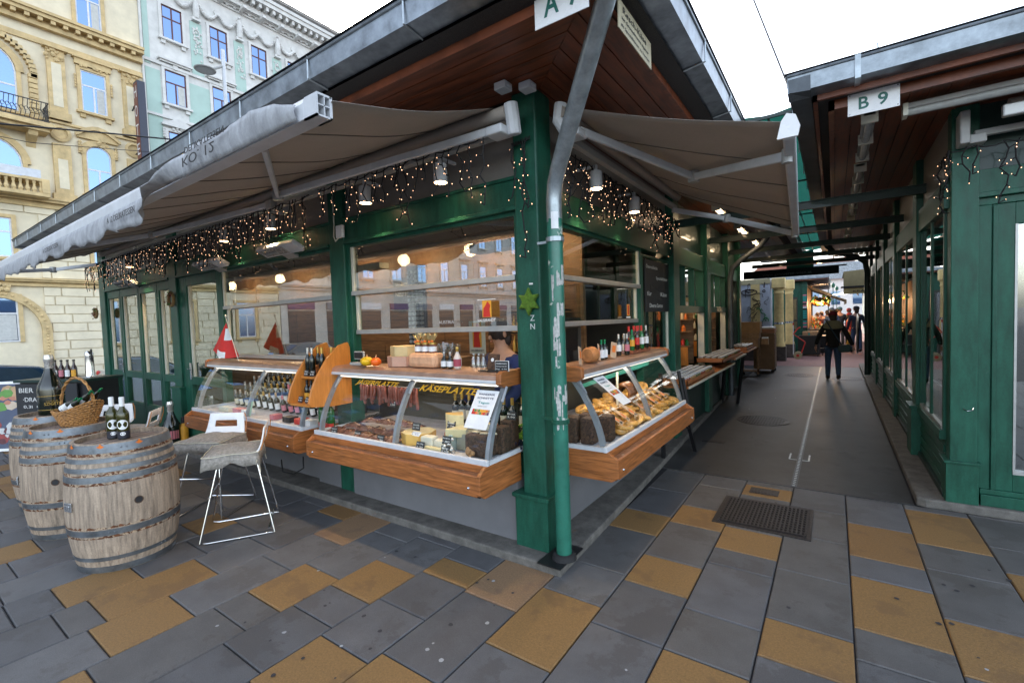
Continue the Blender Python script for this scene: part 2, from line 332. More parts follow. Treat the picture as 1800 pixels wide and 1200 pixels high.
# ================= MARKET BUILDING A
def FB(kind,p):
    def f(mb,u0,u1,d0,d1,z0,z1):
        if kind=='F': return mb.box(u0,u1,p-d0,p-d1,z0,z1)      # faces -y
        if kind=='E': return mb.box(p+d0,p+d1,u0,u1,z0,z1)      # faces +x
        return mb.box(p-d0,p-d1,u0,u1,z0,z1)                    # faces -x
    return f
A=thing('market_building','green timber corner market stall building with wide red eaves and glazed fronts','market building',(-5,3,0))
FA=FB('F',.25); FE=FB('E',-.33)
def part(name,m,par,items,F,bev=0,lab=None):
    b=MB()
    for it in items: F(b,*it)
    o=obj(name,b,m,par,w=True,bev=bev)
    if lab:o['label']=lab
    return o
def post(par,F,u0,u1,zb,d=.06,zt=3.3,wid=.03):
    o=part('post',green,par,[(u0,u1,-.1,d,.06,zt)],F,bev=.008)
    if zb: part('post_base',green,o,[(u0-wid,u1+wid,-.1,d+.04,.06,zb-.03),(u0-wid-.015,u1+wid+.015,-.1,d+.055,zb-.03,zb)],F,bev=.004)
    return o
# corner post
cp=obj('corner_post',MB().box(-.385,-.19,.17,.38,.06,3.3),green,A,w=True,bev=.012)
obj('post_base',MB().box(-.44,-.165,.135,.42,.055,.42).box(-.46,-.15,.12,.44,.42,.45),green,cp,w=True,bev=.005)
cw=chalkw
for s_,z,a in(('0',1.79,.03),('Z',1.70,.04),('N',1.64,.04),('-',1.955,.012)): txt(s_,cw,cp,(-.28,.1685,z),(1,0,0),(0,0,1),a,name='chalk_mark')
for u0,u1,zb in((-2.64,-2.41,.0),(-6.68,-6.42,.9),(-9.98,-9.68,.9)): post(A,FA,u0,u1,zb)
for u0,u1 in((3.66,3.93),(5.64,5.9),(7.5,7.72),(8.85,9.05)): post(A,FE,u0,u1,0,d=.09)
# lintels + transoms, left facade
bays=[(-2.41,-.38),(-6.42,-2.64),(-9.68,-6.68)]
for u0,u1 in bays:
    part('lintel',green,A,[(u0,u1,-.08,.05,2.50,2.745),(u0,u1,.05,.075,2.50,2.53),(u0,u1,.05,.065,2.72,2.745)],FA,bev=.004)
for u0,u1 in bays:
    n=1 if u1-u0<2.5 else 2; w=(u1-u0)/n
    for i in range(n):
        part('transom_panel',taupe,A,[(u0+i*w+.03,u0+(i+1)*w-.03,-.03,-.01,2.745,3.30)],FA)
    part('transom_frame',alu,A,[(u0+i*w-.03,u0+i*w+.03,-.05,.01,2.745,3.30) for i in range(1,n)]+[(u0,u0+.03,-.05,.01,2.745,3.3),(u1-.03,u1,-.05,.01,2.745,3.3)],FA)
# alley facade
for u0,u1 in((.38,3.66),(3.93,5.64),(5.9,7.5),(7.72,8.85)):
    part('lintel',green,A,[(u0,u1,-.08,.05,2.42 if u0>1 else 2.47,2.66 if u0>1 else 2.72)],FE,bev=.004)
    part('transom_panel',taupe if u0<1 else green_dark,A,[(u0,u1,-.03,-.01,2.66,3.3)],FE)
# soffit boards
b=MB(); y=-.46
while y<.17:
    y2=y+.115; b.add([(-10.9,y+.004,3.30),(.51-(y+.46)-.004,y+.004,3.30),(.51-(y2+.46)-.0,y2-.004,3.30),(-10.9,y2-.004,3.30),(-10.9,y+.004,3.315),(.51-(y+.46)-.004,y+.004,3.315),(.51-(y2+.46),y2-.004,3.315),(-10.9,y2-.004,3.315)],[(0,1,2,3),(4,7,6,5),(0,4,5,1),(2,6,7,3),(1,5,6,2)]); y=y2
obj('soffit_boards',b,soffit,A,w=True)
b=MB(); x=.51
while x>-.33:
    x2=x-.115; b.add([(x-.004,-.46+(.51-x)+.004,3.30),(x-.004,14.4,3.30),(x2+.004,14.4,3.30),(x2+.004,-.46+(.51-x2),3.30),(x-.004,-.46+(.51-x)+.004,3.315),(x-.004,14.4,3.315),(x2+.004,14.4,3.315),(x2+.004,-.46+(.51-x2),3.315)],[(0,1,2,3),(4,7,6,5),(0,4,5,1),(2,6,7,3),(3,7,4,0)]); x=x2
obj('soffit_boards',b,soffit_y,A,w=True)
b=MB().box(-10.9,.53,-.49,-.462,3.275,3.33).box(.512,.54,-.49,14.4,3.275,3.33); obj('eaves_trim',b,soffit,A,w=True)
b=MB().add([(-11,-.6,3.34),(.66,-.6,3.34),(.54,-.49,3.33),(-11,-.49,3.33),(.66,14.4,3.34),(.54,14.4,3.33)],[(0,1,2,3),(1,4,5,2)]); obj('vent_strip',b,mesh_m,A,w=True)
# roof + gutter
rf=MB().add([(-11.05,-.76,3.52),(.81,-.76,3.52),(.81,14.6,3.52),(-11.05,14.6,3.52),(-8,3.2,4.5),(-2.6,3.2,4.5),(-2.6,11,4.5),(-8,11,4.5)],[(0,1,5,4),(1,2,6,5),(2,3,7,6),(3,0,4,7),(4,5,6,7),(0,3,2,1)])
roofA=obj('roof',rf,roofm,A,w=True)
gp=[(-.74,3.50),(-.73,3.375),(-.60,3.36),(-.60,3.50),(-.612,3.50),(-.612,3.372),(-.72,3.387),(-.728,3.50)]
b=MB().prism([(p[0],p[1]) for p in gp],'x',-11.02,.79); b.tube([(-11.02,-.742,3.503),(.79,-.742,3.503)],.011)
gt=obj('gutter',b,zinc,roofA,w=True)
gq=[(.79+(-.74-p[0]),p[1]) for p in gp]
b=MB().prism(gq,'y',-.74,14.5); b.tube([(.792,-.742,3.503),(.792,14.5,3.503)],.011)
obj('gutter',b,zinc,roofA,w=True)
b=MB()
for x in [-10.7+i*.93 for i in range(13)]: obj('gutter_strap',MB().tube([(x,-.62,3.512),(x,-.745,3.512),(x,-.748,3.37),(x,-.60,3.352)],.007,4),galv,roofA,w=True)
for y in [-.2+i*.93 for i in range(15)]: obj('gutter_strap',MB().tube([(.67,y,3.512),(.797,y,3.512),(.798,y,3.37),(.65,y,3.352)],.007,4),galv,roofA,w=True)
b=MB()
for x in(-.4,-1.5,-3.3,-5,-7): obj('snow_hook',MB().prism([(-.70,3.53),(-.62,3.53),(-.66,3.62)],'x',x,x+.01),roofm,roofA,w=True)
# plinths
part('plinth',greyplinth,A,[(-2.41,-.45,-.12,.07,.06,.55)],FA); part('plinth',greyplinth,A,[(-3.05,-2.66,-.12,.04,.06,.5),(-6.4,-3.05,-.12,-.02,.06,.5)],FA)
part('plinth',greyplinth,A,[(.44,3.66,-.1,.04,.06,.5)],FE); part('plinth',green_dark,A,[(3.93,9.0,-.1,.02,.06,.88)],FE); bx('rear_wall',green_dark,A,-9.9,-.34,9.0,9.06,.05,3.3)
part('plinth_edge',alu,A,[(.45,.47,.04,.05,.06,.5)],FE)
def vent(x0,x1,z0,z1):
    o=bx('vent_grille',alu,A,x0,x1,.168,.18,z0,z1); b=MB(); n=int((x1-x0)/.016)
    for r in range(4):
        for i in range(n): b.box(x0+.01+i*.016,x0+.019+i*.016,.1665,.168,z0+.012+r*(z1-z0-.02)/4,z0+.012+r*(z1-z0-.02)/4+.012)
    obj('slots',b,black,o,w=True)
vent(-2.08,-1.70,.36,.44)
# walls / interior
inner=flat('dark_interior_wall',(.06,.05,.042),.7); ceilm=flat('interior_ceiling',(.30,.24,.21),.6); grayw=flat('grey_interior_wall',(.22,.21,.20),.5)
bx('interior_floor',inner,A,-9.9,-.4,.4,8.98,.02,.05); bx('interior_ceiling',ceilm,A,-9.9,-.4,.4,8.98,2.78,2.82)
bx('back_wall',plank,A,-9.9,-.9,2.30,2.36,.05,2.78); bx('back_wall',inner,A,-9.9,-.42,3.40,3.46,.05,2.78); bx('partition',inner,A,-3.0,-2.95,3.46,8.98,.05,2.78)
bx('side_wall',green,A,-9.98,-9.92,.35,9.0,.06,3.3)
b=MB()
for z in [.5+i*.16 for i in range(14)]: b.box(-9.8,-.95,2.297,2.3,z,z+.004)
for i,x in enumerate([-9,-7.6,-6.9,-5.2,-4.4,-3.1,-2.3,-1.6,-.9]): b.box(x,x+.004,2.297,2.3,.6+(i%4)*.32,1.4+(i%4)*.32)
obj('plank_joints',b,black,A,w=True)
bx('counter',flat('interior_counter',(.12,.08,.05),.5),A,-6.2,-1.9,1.5,1.95,.05,1.15); bx('beam',flat('dark_beam',(.03,.03,.032),.5),A,-9.5,-.5,1.0,1.15,2.55,2.76)
bx('grey_board',flat('grey_panel',(.075,.074,.072),.6),A,-.98,-.94,1.3,2.3,.9,1.72)
# window builder on a facade
def window(par,F,u0,u1,z0,z1,bars,lower=None,jamb='l',d=0.0,sash=True):
    o=part('window',green,par,[(u0,u0+.045,-.06,.03,z0,z1),(u1-.045,u1,-.06,.03,z0,z1),(u0+.045,u1-.045,-.06,.03,z1-.03,z1)],F,bev=.003)
    zz=[z1-.03]+bars
    for i in range(len(bars)):
        dd=.01-.035*i
        part('pane',g_win,o,[(u0+.05,u1-.05,dd-.004,dd,zz[i+1]+.02,zz[i])],F)
        part('sash_bar',alu,o,[(u0+.05,u1-.05,dd-.02,dd+.025,zz[i+1]-.018,zz[i+1]+.025)],F,bev=.004)
        part('sash_edge',cream,o,[((u0+.05,u0+.085) if jamb=='l' else (u1-.085,u1-.05))+(dd-.02,dd+.012,zz[i+1]+.025,zz[i])],F,bev=.003)
    return o
window(A,FA,-2.41,-.385,1.36,2.50,[2.02,1.645])
window(A,FA,-5.10,-2.64,1.33,2.50,[2.0,1.375])
window(A,FE,.38,2.58,1.40,2.47,[2.04,1.66],jamb='r')
# alley bays beyond
w_=window(A,FE,2.58,3.66,1.2,2.42,[1.24],jamb='r')
for a,b_ in((3.93,5.64),(5.9,7.5)):
    o=part('window',green,A,[(a,a+.06,-.06,.04,.88,2.42),(b_-.06,b_,-.06,.04,.88,2.42),(a,b_,-.06,.05,1.74,1.84),(a+.5,a+.54,-.05,.03,1.84,2.42),(a+1.05,a+1.09,-.05,.03,1.84,2.42)],FE)
    part('pane',g_win,o,[(a+.06,b_-.06,-.02,-.015,1.84,2.42)],FE)
    part('window_edge',cream,o,[(b_-.11,b_-.06,-.05,.045,.88,1.74)],FE)
for a,b_ in((7.72,8.85),):
    o=part('window',green_dark,A,[(a,a+.08,-.06,.04,.88,2.42),(b_-.08,b_,-.06,.04,.88,2.42)],FE); part('pane',g_win,o,[(a+.08,b_-.08,-.02,-.015,.88,2.42)],FE)
# doors
def handle(par,F,u,z,flip=1):
    b=MB(); F(b,u-.02,u+.02,.03,.045,z-.13,z+.11); F(b,u-.008,u+.008,.045,.09,z+.02,z+.036); F(b,u-.13*flip,u,.075,.09,z+.02,z+.036)
    obj('handle',b,chrome,par,w=True,bev=.002)
def door(par,F,u0,u1,panes,h=None,name='door',st=.07):
    o=part(name,green,par,[(u0,u0+st,-.04,.03,.1,2.5),(u1-st,u1,-.04,.03,.1,2.5),(u0+st,u1-st,-.04,.03,2.37,2.5),(u0+st,u1-st,-.04,.03,.95,1.06),(u0+st,u1-st,-.04,.03,.1,.5),(u0+st,u1-st,-.03,.015,.1,.52)],F,bev=.004)
    part('pane',g_win,o,[(u0+st,u1-st,-.012,-.008,1.06,2.37)],F); part('pane',g_win,o,[(u0+st,u1-st,-.012,-.008,.5,.95)],F)
    part('sash_edge',cream,o,[(u0+st,u0+st+.035,-.03,.01,1.06,2.37)],F)
    if h is not None: handle(o,F,h,1.15,-1)
    return o
us=[-9.68,-8.99,-8.05,-7.27,-6.68]; us=[-9.68,-8.95,-8.05,-7.25,-6.68]
for i in range(4): door(A,FA,us[i]+.01,us[i+1]-.01,1,name='folding_door',h=(-9.0 if i==0 else None))
o=door(A,FA,-6.22,-5.14,1,h=-6.14)
part('door_frame',green,A,[(-6.42,-6.22,-.06,.03,.06,2.5),(-5.14,-5.10,-.06,.03,.06,2.5)],FA,bev=.004)
part('panel',green,A,[(-5.1,-2.66,-.05,.02,.5,.72)],FA); part('panel',green,A,[(-2.41,-.45,-.05,.02,.55,.72)],FA); part('panel',green,A,[(.42,2.58,-.05,.02,.5,.70),(2.58,3.66,-.05,.02,.5,1.2)],FE)
# interior lamps: ceiling spots over the counter
for i,(x,y) in enumerate([(-1.2,1.85),(-2.2,1.85),(-3.4,1.85),(-4.7,1.85),(-6.6,1.85),(-8.4,1.85)]):
    t=thing('ceiling_spot','round warm ceiling spot inside the stall, %s along the plank wall from the corner'%['first','second','third','fourth','fifth','sixth'][i],'ceiling lamp',(x,y,2.76),group='ceiling spots inside the stall')
    obj('lamp_ring',MB().lathe([(.05,-.02),(.065,-.02),(.065,.018),(.05,.018)],n=16,cap=False),whitep,t); obj('bulb',MB().lathe([(0,-.012),(.05,-.012)],n=16,cap=False),warm,t)
    l=bpy.data.lights.new('lamp_light','POINT'); l.energy=4.2; l.color=(1,.66,.36); l.shadow_soft_size=.08
    lo=bpy.data.objects.new('lamp_light',l); C.objects.link(lo); lo.parent=t; lo.location=(0,0,-.16)
# ================= MARKET BUILDING B (right)
B=thing('market_building','green market building on the right of the alley with glazed side and dark red soffit','market building',(6,8,0))
BF=FB('F',2.66); BS=FB('W',2.28)
cb=obj('corner_post',MB().box(2.28,2.445,2.60,2.76,.07,3.3),green,B,w=True,bev=.006)
obj('post_base',MB().box(2.255,2.455,2.585,2.8,.065,.40).box(2.24,2.47,2.57,2.81,.40,.42),green,cb,w=True,bev=.004)
obj('hook',MB().tube([(2.36,2.59,.86),(2.38,2.57,.845),(2.41,2.565,.855),(2.415,2.57,.875)],.004,6),chrome,cb,w=True)
for u0,u1 in((4.12,4.40),(6.35,6.6),(8.2,8.4),(10.1,10.3),(12.1,12.3),(13.8,14)): 
    o=post(B,BS,u0,u1,.62 if u0<5 else 0,d=.05)
part('lintel',green,B,[(2.7,14,-.08,.03,2.52,2.75)],BS,bev=.004); part('lintel',green,B,[(2.44,12,-.08,.03,2.56,2.78),(2.44,12,.03,.05,2.56,2.6)],BF,bev=.004)
us=[2.78,4.13,6.36,8.2,10.1,12.1,13.8]
for i in range(len(us)-1):
    a,b_=us[i]+(.0 if i==0 else .26 if i<3 else .2),us[i+1]-.01
    if i==0: a=2.78
    o=part('window',green,B,[(a,a+.05,-.05,.015,.63,2.52),(b_-.05,b_,-.05,.015,.63,2.52),(a,b_,-.05,.04,.55,.63)]+([(a+(b_-a)/2-.03,a+(b_-a)/2+.03,-.05,.015,.63,2.52)] if b_-a>1.3 else []),BS,bev=.003)
    part('pane',g_win,o,[(a+.05,b_-.05,.0,.005,.63,2.52)],BS); part('sash_edge',alu,o,[(a+.05,a+.07,-.03,.012,.66,2.5),(a+.05,b_-.05,-.03,.02,.631,.66)],BS)
    part('panel',green,B,[(a,b_,-.05,.0,.1,.55)]+[(a,b_,0,.012,.14+k*.1,.2+k*.1) for k in range(4)],BS,bev=.002)
    part('transom_panel',taupe,B,[(a,b_,-.03,-.01,2.75,3.3)],BS)
part('plinth',green_dark,B,[(2.7,14,-.1,.03,.07,.12)],BS); part('plinth',green,B,[(2.47,12,-.1,.05,.07,.16),(2.47,12,-.1,.02,.161,.2)],BF,bev=.003)
def bigdoor(u0,u1):
    o=part('glazed_door',green,B,[(u0,u0+.13,-.06,.0,.2,2.5),(u1-.1,u1,-.06,.0,.2,2.5),(u0+.13,u1-.1,-.06,-.002,.2,.34),(u0+.13,u1-.1,-.06,-.002,2.33,2.5),(u0+.002,u0+.03,.001,.02,.2,2.49)],BF,bev=.004)
    part('pane',g_win,o,[(u0+.13,u1-.1,-.03,-.025,.34,2.33)],BF); part('sash_edge',alu,o,[(u0+.13,u0+.145,-.04,.004,.37,2.33),(u0+.13,u1-.1,-.04,.006,.341,.37)],BF)
part('door_frame',green,B,[(2.445,2.528,-.06,.01,.2,2.5),(2.445,12,-.06,.01,2.501,2.558)],BF,bev=.004)
bigdoor(2.53,3.7); bigdoor(3.75,4.9); bigdoor(4.95,6.1)
part('transom_panel',green_dark,B,[(2.445,12,-.03,-.01,2.78,3.3)],BF)
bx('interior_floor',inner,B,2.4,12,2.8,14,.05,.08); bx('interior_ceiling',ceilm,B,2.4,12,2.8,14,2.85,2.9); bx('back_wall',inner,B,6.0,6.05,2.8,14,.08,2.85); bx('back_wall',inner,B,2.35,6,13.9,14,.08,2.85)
b=MB(); y=1.93
while y<2.66: b.box(1.5,12,y+.004,y+.111,3.30,3.315); y+=.115
obj('soffit_boards',b,soffit,B,w=True)
b=MB(); x=1.5
while x<2.28: b.add([(x+.004,1.93,3.298),(x+.004,14.4,3.298),(x+.111,14.4,3.298),(x+.111,1.93,3.298)],[(0,1,2,3)]); x+=.115
b2=MB(); x=1.5
while x<2.27: b2.box(x+.004,x+.111,1.95,14.4,3.292,3.299); x+=.115
obj('soffit_boards',b2,soffit_y,B,w=True)
obj('eaves_trim',MB().box(1.46,12,1.90,1.93,3.27,3.34).box(1.46,1.5,1.90,14.4,3.27,3.34).box(1.36,12,1.79,1.82,3.33,3.40).box(1.36,1.39,1.79,14.4,3.33,3.40),soffit,B,w=True)
obj('vent_strip',MB().add([(1.39,1.82,3.345),(12,1.82,3.345),(12,1.90,3.345),(1.46,1.90,3.345),(1.39,14.4,3.345),(1.46,14.4,3.345)],[(0,1,2,3),(0,4,5,3)]),mesh_m,B,w=True)
roofB=obj('roof',MB().add([(1.18,1.63,3.53),(12.5,1.63,3.53),(12.5,14.6,3.53),(1.18,14.6,3.53),(5,5,4.6),(10,5,4.6),(10,11,4.6),(5,11,4.6)],[(0,1,5,4),(1,2,6,5),(2,3,7,6),(3,0,4,7),(4,5,6,7),(0,3,2,1)]),roofm,B,w=True)
gb=[(1.65,3.51),(1.66,3.385),(1.80,3.37),(1.80,3.51)]
b=MB().prism(gb,'x',1.2,12.2); b.tube([(1.2,1.648,3.512),(12.2,1.648,3.512)],.012); obj('gutter',b,zinc,roofB,w=True)
b=MB().prism([(1.2+(p[0]-1.65),p[1]) for p in gb],'y',1.652,14.5); b.tube([(1.198,1.65,3.512),(1.198,14.5,3.512)],.012); obj('gutter',b,zinc_dark,roofB,w=True)
b=MB()
for x in(1.62,2.6,3.6): obj('gutter_strap',MB().box(x,x+.035,1.636,1.648,3.37,3.53).box(x,x+.035,1.636,1.81,3.362,3.37),galv,roofB,w=True)
for x in(1.75,2.5): obj('snow_hook',MB().prism([(1.7,3.53),(1.76,3.53),(1.73,3.61)],'x',x,x+.01),galv,roofB,w=True)
for y in(2.3,3.2,4.1,5,6,7): obj('gutter_strap',MB().box(1.19,1.199,y,y+.035,3.37,3.53),galv,roofB,w=True)
# shelves with goods inside B (seen through the glass)
pal=[red,yellow,flat('leaf_green',(.06,.3,.05)),blue,orange,paper,brown,flat('plum',(.18,.03,.12))]
t=thing('display_rack','display rack with stacked packets behind the glass door of the right building','display rack',(3.4,3.6,.08))
obj('frame',MB().box(2.85,2.88,3.2,3.9,.08,1.9).box(4.2,4.23,3.2,3.9,.08,1.9).box(2.88,4.2,3.2,3.9,.3,.32).box(2.88,4.2,3.3,3.9,.8,.82).box(2.88,4.2,3.4,3.9,1.3,1.32),greyp,t,w=True)
rr=random.Random(5); pk=MB()
for z in(.32,.82,1.32):
    x=2.9
    while x<4.15:
        w=rr.uniform(.08,.16); pk.cur=rr.randrange(8); pk.box(x,x+w-.01,3.42,3.6,z,z+rr.uniform(.15,.32)); x+=w
obj('packets',pk,pal,t,w=True)['kind']='stuff'
# ================= overhead steelwork in the alley
for i,y in enumerate((3.95,5.85,7.75,9.65,11.5)):
    b=MB().box(-.33,2.3,y-.03,y+.03,2.985,2.995).box(-.33,2.3,y-.03,y+.03,2.90,2.91).box(-.33,2.3,y-.005,y+.005,2.91,2.985)
    tag(obj('roof_beam',b,green_dark),'dark green steel beam spanning the alley, %s from the square'%['first','second','third','fourth','fifth'][i],'steel beam','steel beams spanning the alley')
t=thing('shade_net','turquoise green shade netting stretched between the two roofs over the alley','shade net',(1.0,7,3.52))
netm=glass('green_net',(.02,.42,.3)); nm=bpy.data.materials.new('green_netting'); nm.use_nodes=True; tt=nm.node_tree; tt.nodes.clear()
o_=_n(tt,'ShaderNodeOutputMaterial'); d1=_n(tt,'ShaderNodeBsdfDiffuse'); d1.inputs[0].default_value=(.005,.10,.07,1); d2=_n(tt,'ShaderNodeBsdfTranslucent'); d2.inputs[0].default_value=(.0,.075,.052,1)
tr=_n(tt,'ShaderNodeBsdfTransparent'); m1=_n(tt,'ShaderNodeMixShader'); m1.inputs[0].default_value=.6; m2=_n(tt,'ShaderNodeMixShader')
tc=_n(tt,'ShaderNodeTexCoord'); br=_n(tt,'ShaderNodeTexBrick',Scale=28.0); br.inputs['Mortar Size'].default_value=.07; br.inputs['Color1'].default_value=(1,1,1,1); br.inputs['Color2'].default_value=(1,1,1,1); br.inputs['Mortar'].default_value=(.993,.993,.993,1)
tt.links.new(tc.outputs['Object'],br.inputs[0]); tt.links.new(d1.outputs[0],m1.inputs[1]); tt.links.new(d2.outputs[0],m1.inputs[2])
sq=_n(tt,'ShaderNodeRGBToBW'); tt.links.new(br.outputs[0],sq.inputs[0]); tt.links.new(sq.outputs[0],m2.inputs[0]); tt.links.new(tr.outputs[0],m2.inputs[1]); tt.links.new(m1.outputs[0],m2.inputs[2]); tt.links.new(m2.outputs[0],o_.inputs[0])
b=MB(); N=30
for i in range(N+1):
    y=2.4+i*.4; z=3.56+.03*math.sin(i*1.3); b.v+=[(.79,y,z),(1.0,y,z-.03),(1.2,y,z)]
for i in range(N): b.f+=[(i*3,i*3+1,i*3+4,i*3+3),(i*3+1,i*3+2,i*3+5,i*3+4)]; b.m+=[0,0]
obj('net',b,nm,t,w=True,smooth=True)
obj('net_frame',MB().box(.985,1.0,2.4,14.4,3.5,3.52).box(.79,1.2,2.38,2.4,3.5,3.53).box(.79,1.2,5,5.03,3.49,3.51).box(.79,1.2,7.6,7.63,3.49,3.51).box(.79,1.2,10.2,10.23,3.49,3.51),green_dark,t,w=True)
tag(obj('hanging_net_panel',MB().box(.37,1.03,13.0,13.02,2.95,3.42),flat('turquoise_cloth',(.01,.19,.14),.7)),'short turquoise cloth panel hanging across the far end of the alley','cloth panel')
# banner with web address
t=thing('banner','dark rolled banner with a web address across the far end of the alley','banner',(.5,14,2.9))
bx('banner_cloth',flat('dark_banner_cloth',(.022,.03,.035),.7),t,-.9,1.62,13.98,14.0,2.78,2.99); bx('banner_rod',black,t,-.9,1.8,13.96,14.02,2.99,3.03)
txt('www.gewuerze-wien.at',flat('grey_print',(.30,.31,.33),.7),t,(-.35,13.979,2.82),(1,0,0),(0,0,1),.10,width=1.3)
# tube lights on the soffits
def tubelight(name,lab,p0,p1,on,grp):
    p0,p1=Vector(p0),Vector(p1); d=(p1-p0); L=d.length; a=math.atan2(d.y,d.x)
    t=thing(name,lab,'tube lamp',p0,a,grp)
    obj('housing',MB().box(0,L,-.045,.045,.02,.06),greyp,t,bev=.008)
    obj('tube_cover',MB().tube([(0.02,0,.005),(L-.02,0,.005)],.03,10),on,t,smooth=True)
    for q in(.0,L/2-.015,L-.03): obj('clip',MB().box(q,q+.03,-.055,.055,-.03,.06),cream,t)
offt=mat('frosted_tube_cover',(.42,.43,.42),.2,var=.1,scale=20,bump=0)
tubelight('tube_lamp','long tube lamp under the front eaves of the right building beside the B 9 sign',(1.93,2.15,3.2),(3.5,2.15,3.2),offt,'unlit tube lamps on the right building')
for i,y in enumerate((2.15,3.75,5.4,7.1,8.8)): tubelight('tube_lamp','unlit tube lamp under the right building alley eaves, %s from the B 9 sign'%['first','second','third','fourth','fifth'][i],(1.73,y,3.22),(1.73,y+1.2,3.22),offt,'unlit tube lamps on the right building')
for i,y in enumerate((4.5,6.3,8.1)): tubelight('tube_lamp','lit warm tube lamp under the left alley eaves, %s from the corner'%['first','second','third'][i],(.12,y,3.20),(.12,y+.9,3.20),warmtube,'lit tube lamps over the spice stalls')
for y in(4.9,6.7,8.5):
    l=bpy.data.lights.new('lamp_light','AREA'); l.shape='RECTANGLE'; l.size=.05; l.size_y=.9; l.energy=1.2; l.color=(1,.7,.4); lo=bpy.data.objects.new('tube_lamp_light',l); C.objects.link(lo); lo.location=(.12,y,3.15)
# downpipes in the alley
def dpipe(lab,pts,m=zinc_dark,r=.05): tag(obj('downpipe',MB().tube(pts,r,12),m,smooth=True),lab,'downpipe')
dpipe('dark downpipe bending down from the left alley gutter beside the jar shelves',[(.7,7.3,3.4),(.35,7.3,2.95),(.05,7.3,2.75),(-.12,7.3,2.6),(-.17,7.3,2.4),(-.17,7.3,.1)])
dpipe('dark green downpipe bending from the right gutter at the far end of the alley',[(1.3,11.6,3.4),(1.5,11.6,3.15),(1.95,11.6,3.0),(2.12,11.6,2.85),(2.16,11.6,2.6),(2.16,11.6,.1)],green_dark,.06)
# main corner downpipe
t=thing('downpipe','big corner downpipe, bare metal above and chipped green paint below','downpipe',(-.04,.10,.06))
b=MB().tube([(-.04,.13,2.35),(-.04,.13,2.50),(-.02,.115,2.60),(.03,.075,2.68),(.62,-.42,3.33),(.70,-.60,3.42)],.052,18); obj('upper_pipe',b,galv,t,w=True,smooth=True)
obj('lower_pipe',MB().tube([(-.04,.13,.1),(-.04,.13,2.37)],.052,18),green_worn,t,w=True,smooth=True)
for z in(2.22,1.0): obj('pipe_clamp',MB().tube([(-.04,.13,z),(-.04,.13,z+.03)],.062,16).box(-.2,-.08,.16,.175,z+.005,z+.022),galv if z>2 else green,t,w=True)
obj('foot_plate',MB().box(-.17,.01,-.02,.32,.058,.066),black,t,w=True); obj('foot_collar',MB().lathe([(.056,.04),(.075,.03),(.085,.0)],c=(-.04,.13,.066),n=18,cap=False),rubber,t,w=True,smooth=True)
obj('sticker',MB().add([(-.04+.054*math.sin(a),.13-.054*math.cos(a),z) for z in(2.30,2.41) for a in(.1,.4,.7,1.0)],[(0,1,5,4),(1,2,6,5),(2,3,7,6)]),paper,t,w=True)
rp=random.Random(9)
b=MB()
for i in range(34):
    z=rp.uniform(.95,2.05); a=rp.uniform(-.2,1.3); w=rp.uniform(.1,.55); h=rp.uniform(.02,.13)
    pts=[(-.04+.0535*math.sin(a+w*s),.13-.0535*math.cos(a+w*s),z+h*q+rp.uniform(-.008,.008)) for q in(0,1) for s in(0,.33,.66,1)]
    b.add(pts,[(0,1,5,4),(1,2,6,5),(2,3,7,6)])
o=obj('peeling_paper',b,flat('torn_paper',(.50,.50,.47),.8,var=.3,scale=60,bump=.2),t,w=True); o['kind']='stuff'
# signs
t=thing('stall_sign','white plate reading A 7 hung from the front eaves beside the corner downpipe','sign',(.4,-.5,3.25))
bx('plate',white,t,.235,.535,-.505,-.5,3.185,3.36); txt('A',flat('sign_green',(.01,.13,.10),.4),t,(.29,-.5055,3.225),(1,0,0),(0,0,1),.115,bold=.018,width=.085); txt('7',bpy.data.materials['sign_green'],t,(.43,-.5055,3.225),(1,0,0),(0,0,1),.115,bold=.018,width=.065)
t=thing('stall_sign','white plate reading B 9 hung from the eaves corner of the right building','sign',(1.74,1.9,3.27))
bx('plate',white,t,1.583,1.893,1.893,1.899,3.185,3.35); txt('B',bpy.data.materials['sign_green'],t,(1.65,1.8925,3.222),(1,0,0),(0,0,1),.09,bold=.018,width=.062); txt('9',bpy.data.materials['sign_green'],t,(1.765,1.8925,3.222),(1,0,0),(0,0,1),.09,bold=.018,width=.06)
b=MB()
for x,z in((1.595,3.197),(1.881,3.197),(1.595,3.338),(1.881,3.338)): b.sph((x,1.892,z),(.005,.002,.005),6,4)
obj('screws',b,steel,t,w=True)
t=thing('cheese_sign','yellowed hanging board with handwritten cheese advert under the alley eaves','sign',(.6,0,3.24))
bx('plate',flat('aged_cream_board',(.45,.40,.27),.6),t,.598,.603,-.30,.21,3.165,3.315)
txt('Resch-Käse',ink,t,(.6035,-.24,3.262),(0,1,0),(0,0,1),.032,width=.36); txt('aus Grosselmanns eigener',ink,t,(.6035,-.26,3.22),(0,1,0),(0,0,1),.024,width=.42); txt('als Spezialitäten zu kosten',ink,t,(.6035,-.27,3.182),(0,1,0),(0,0,1),.022,width=.44)
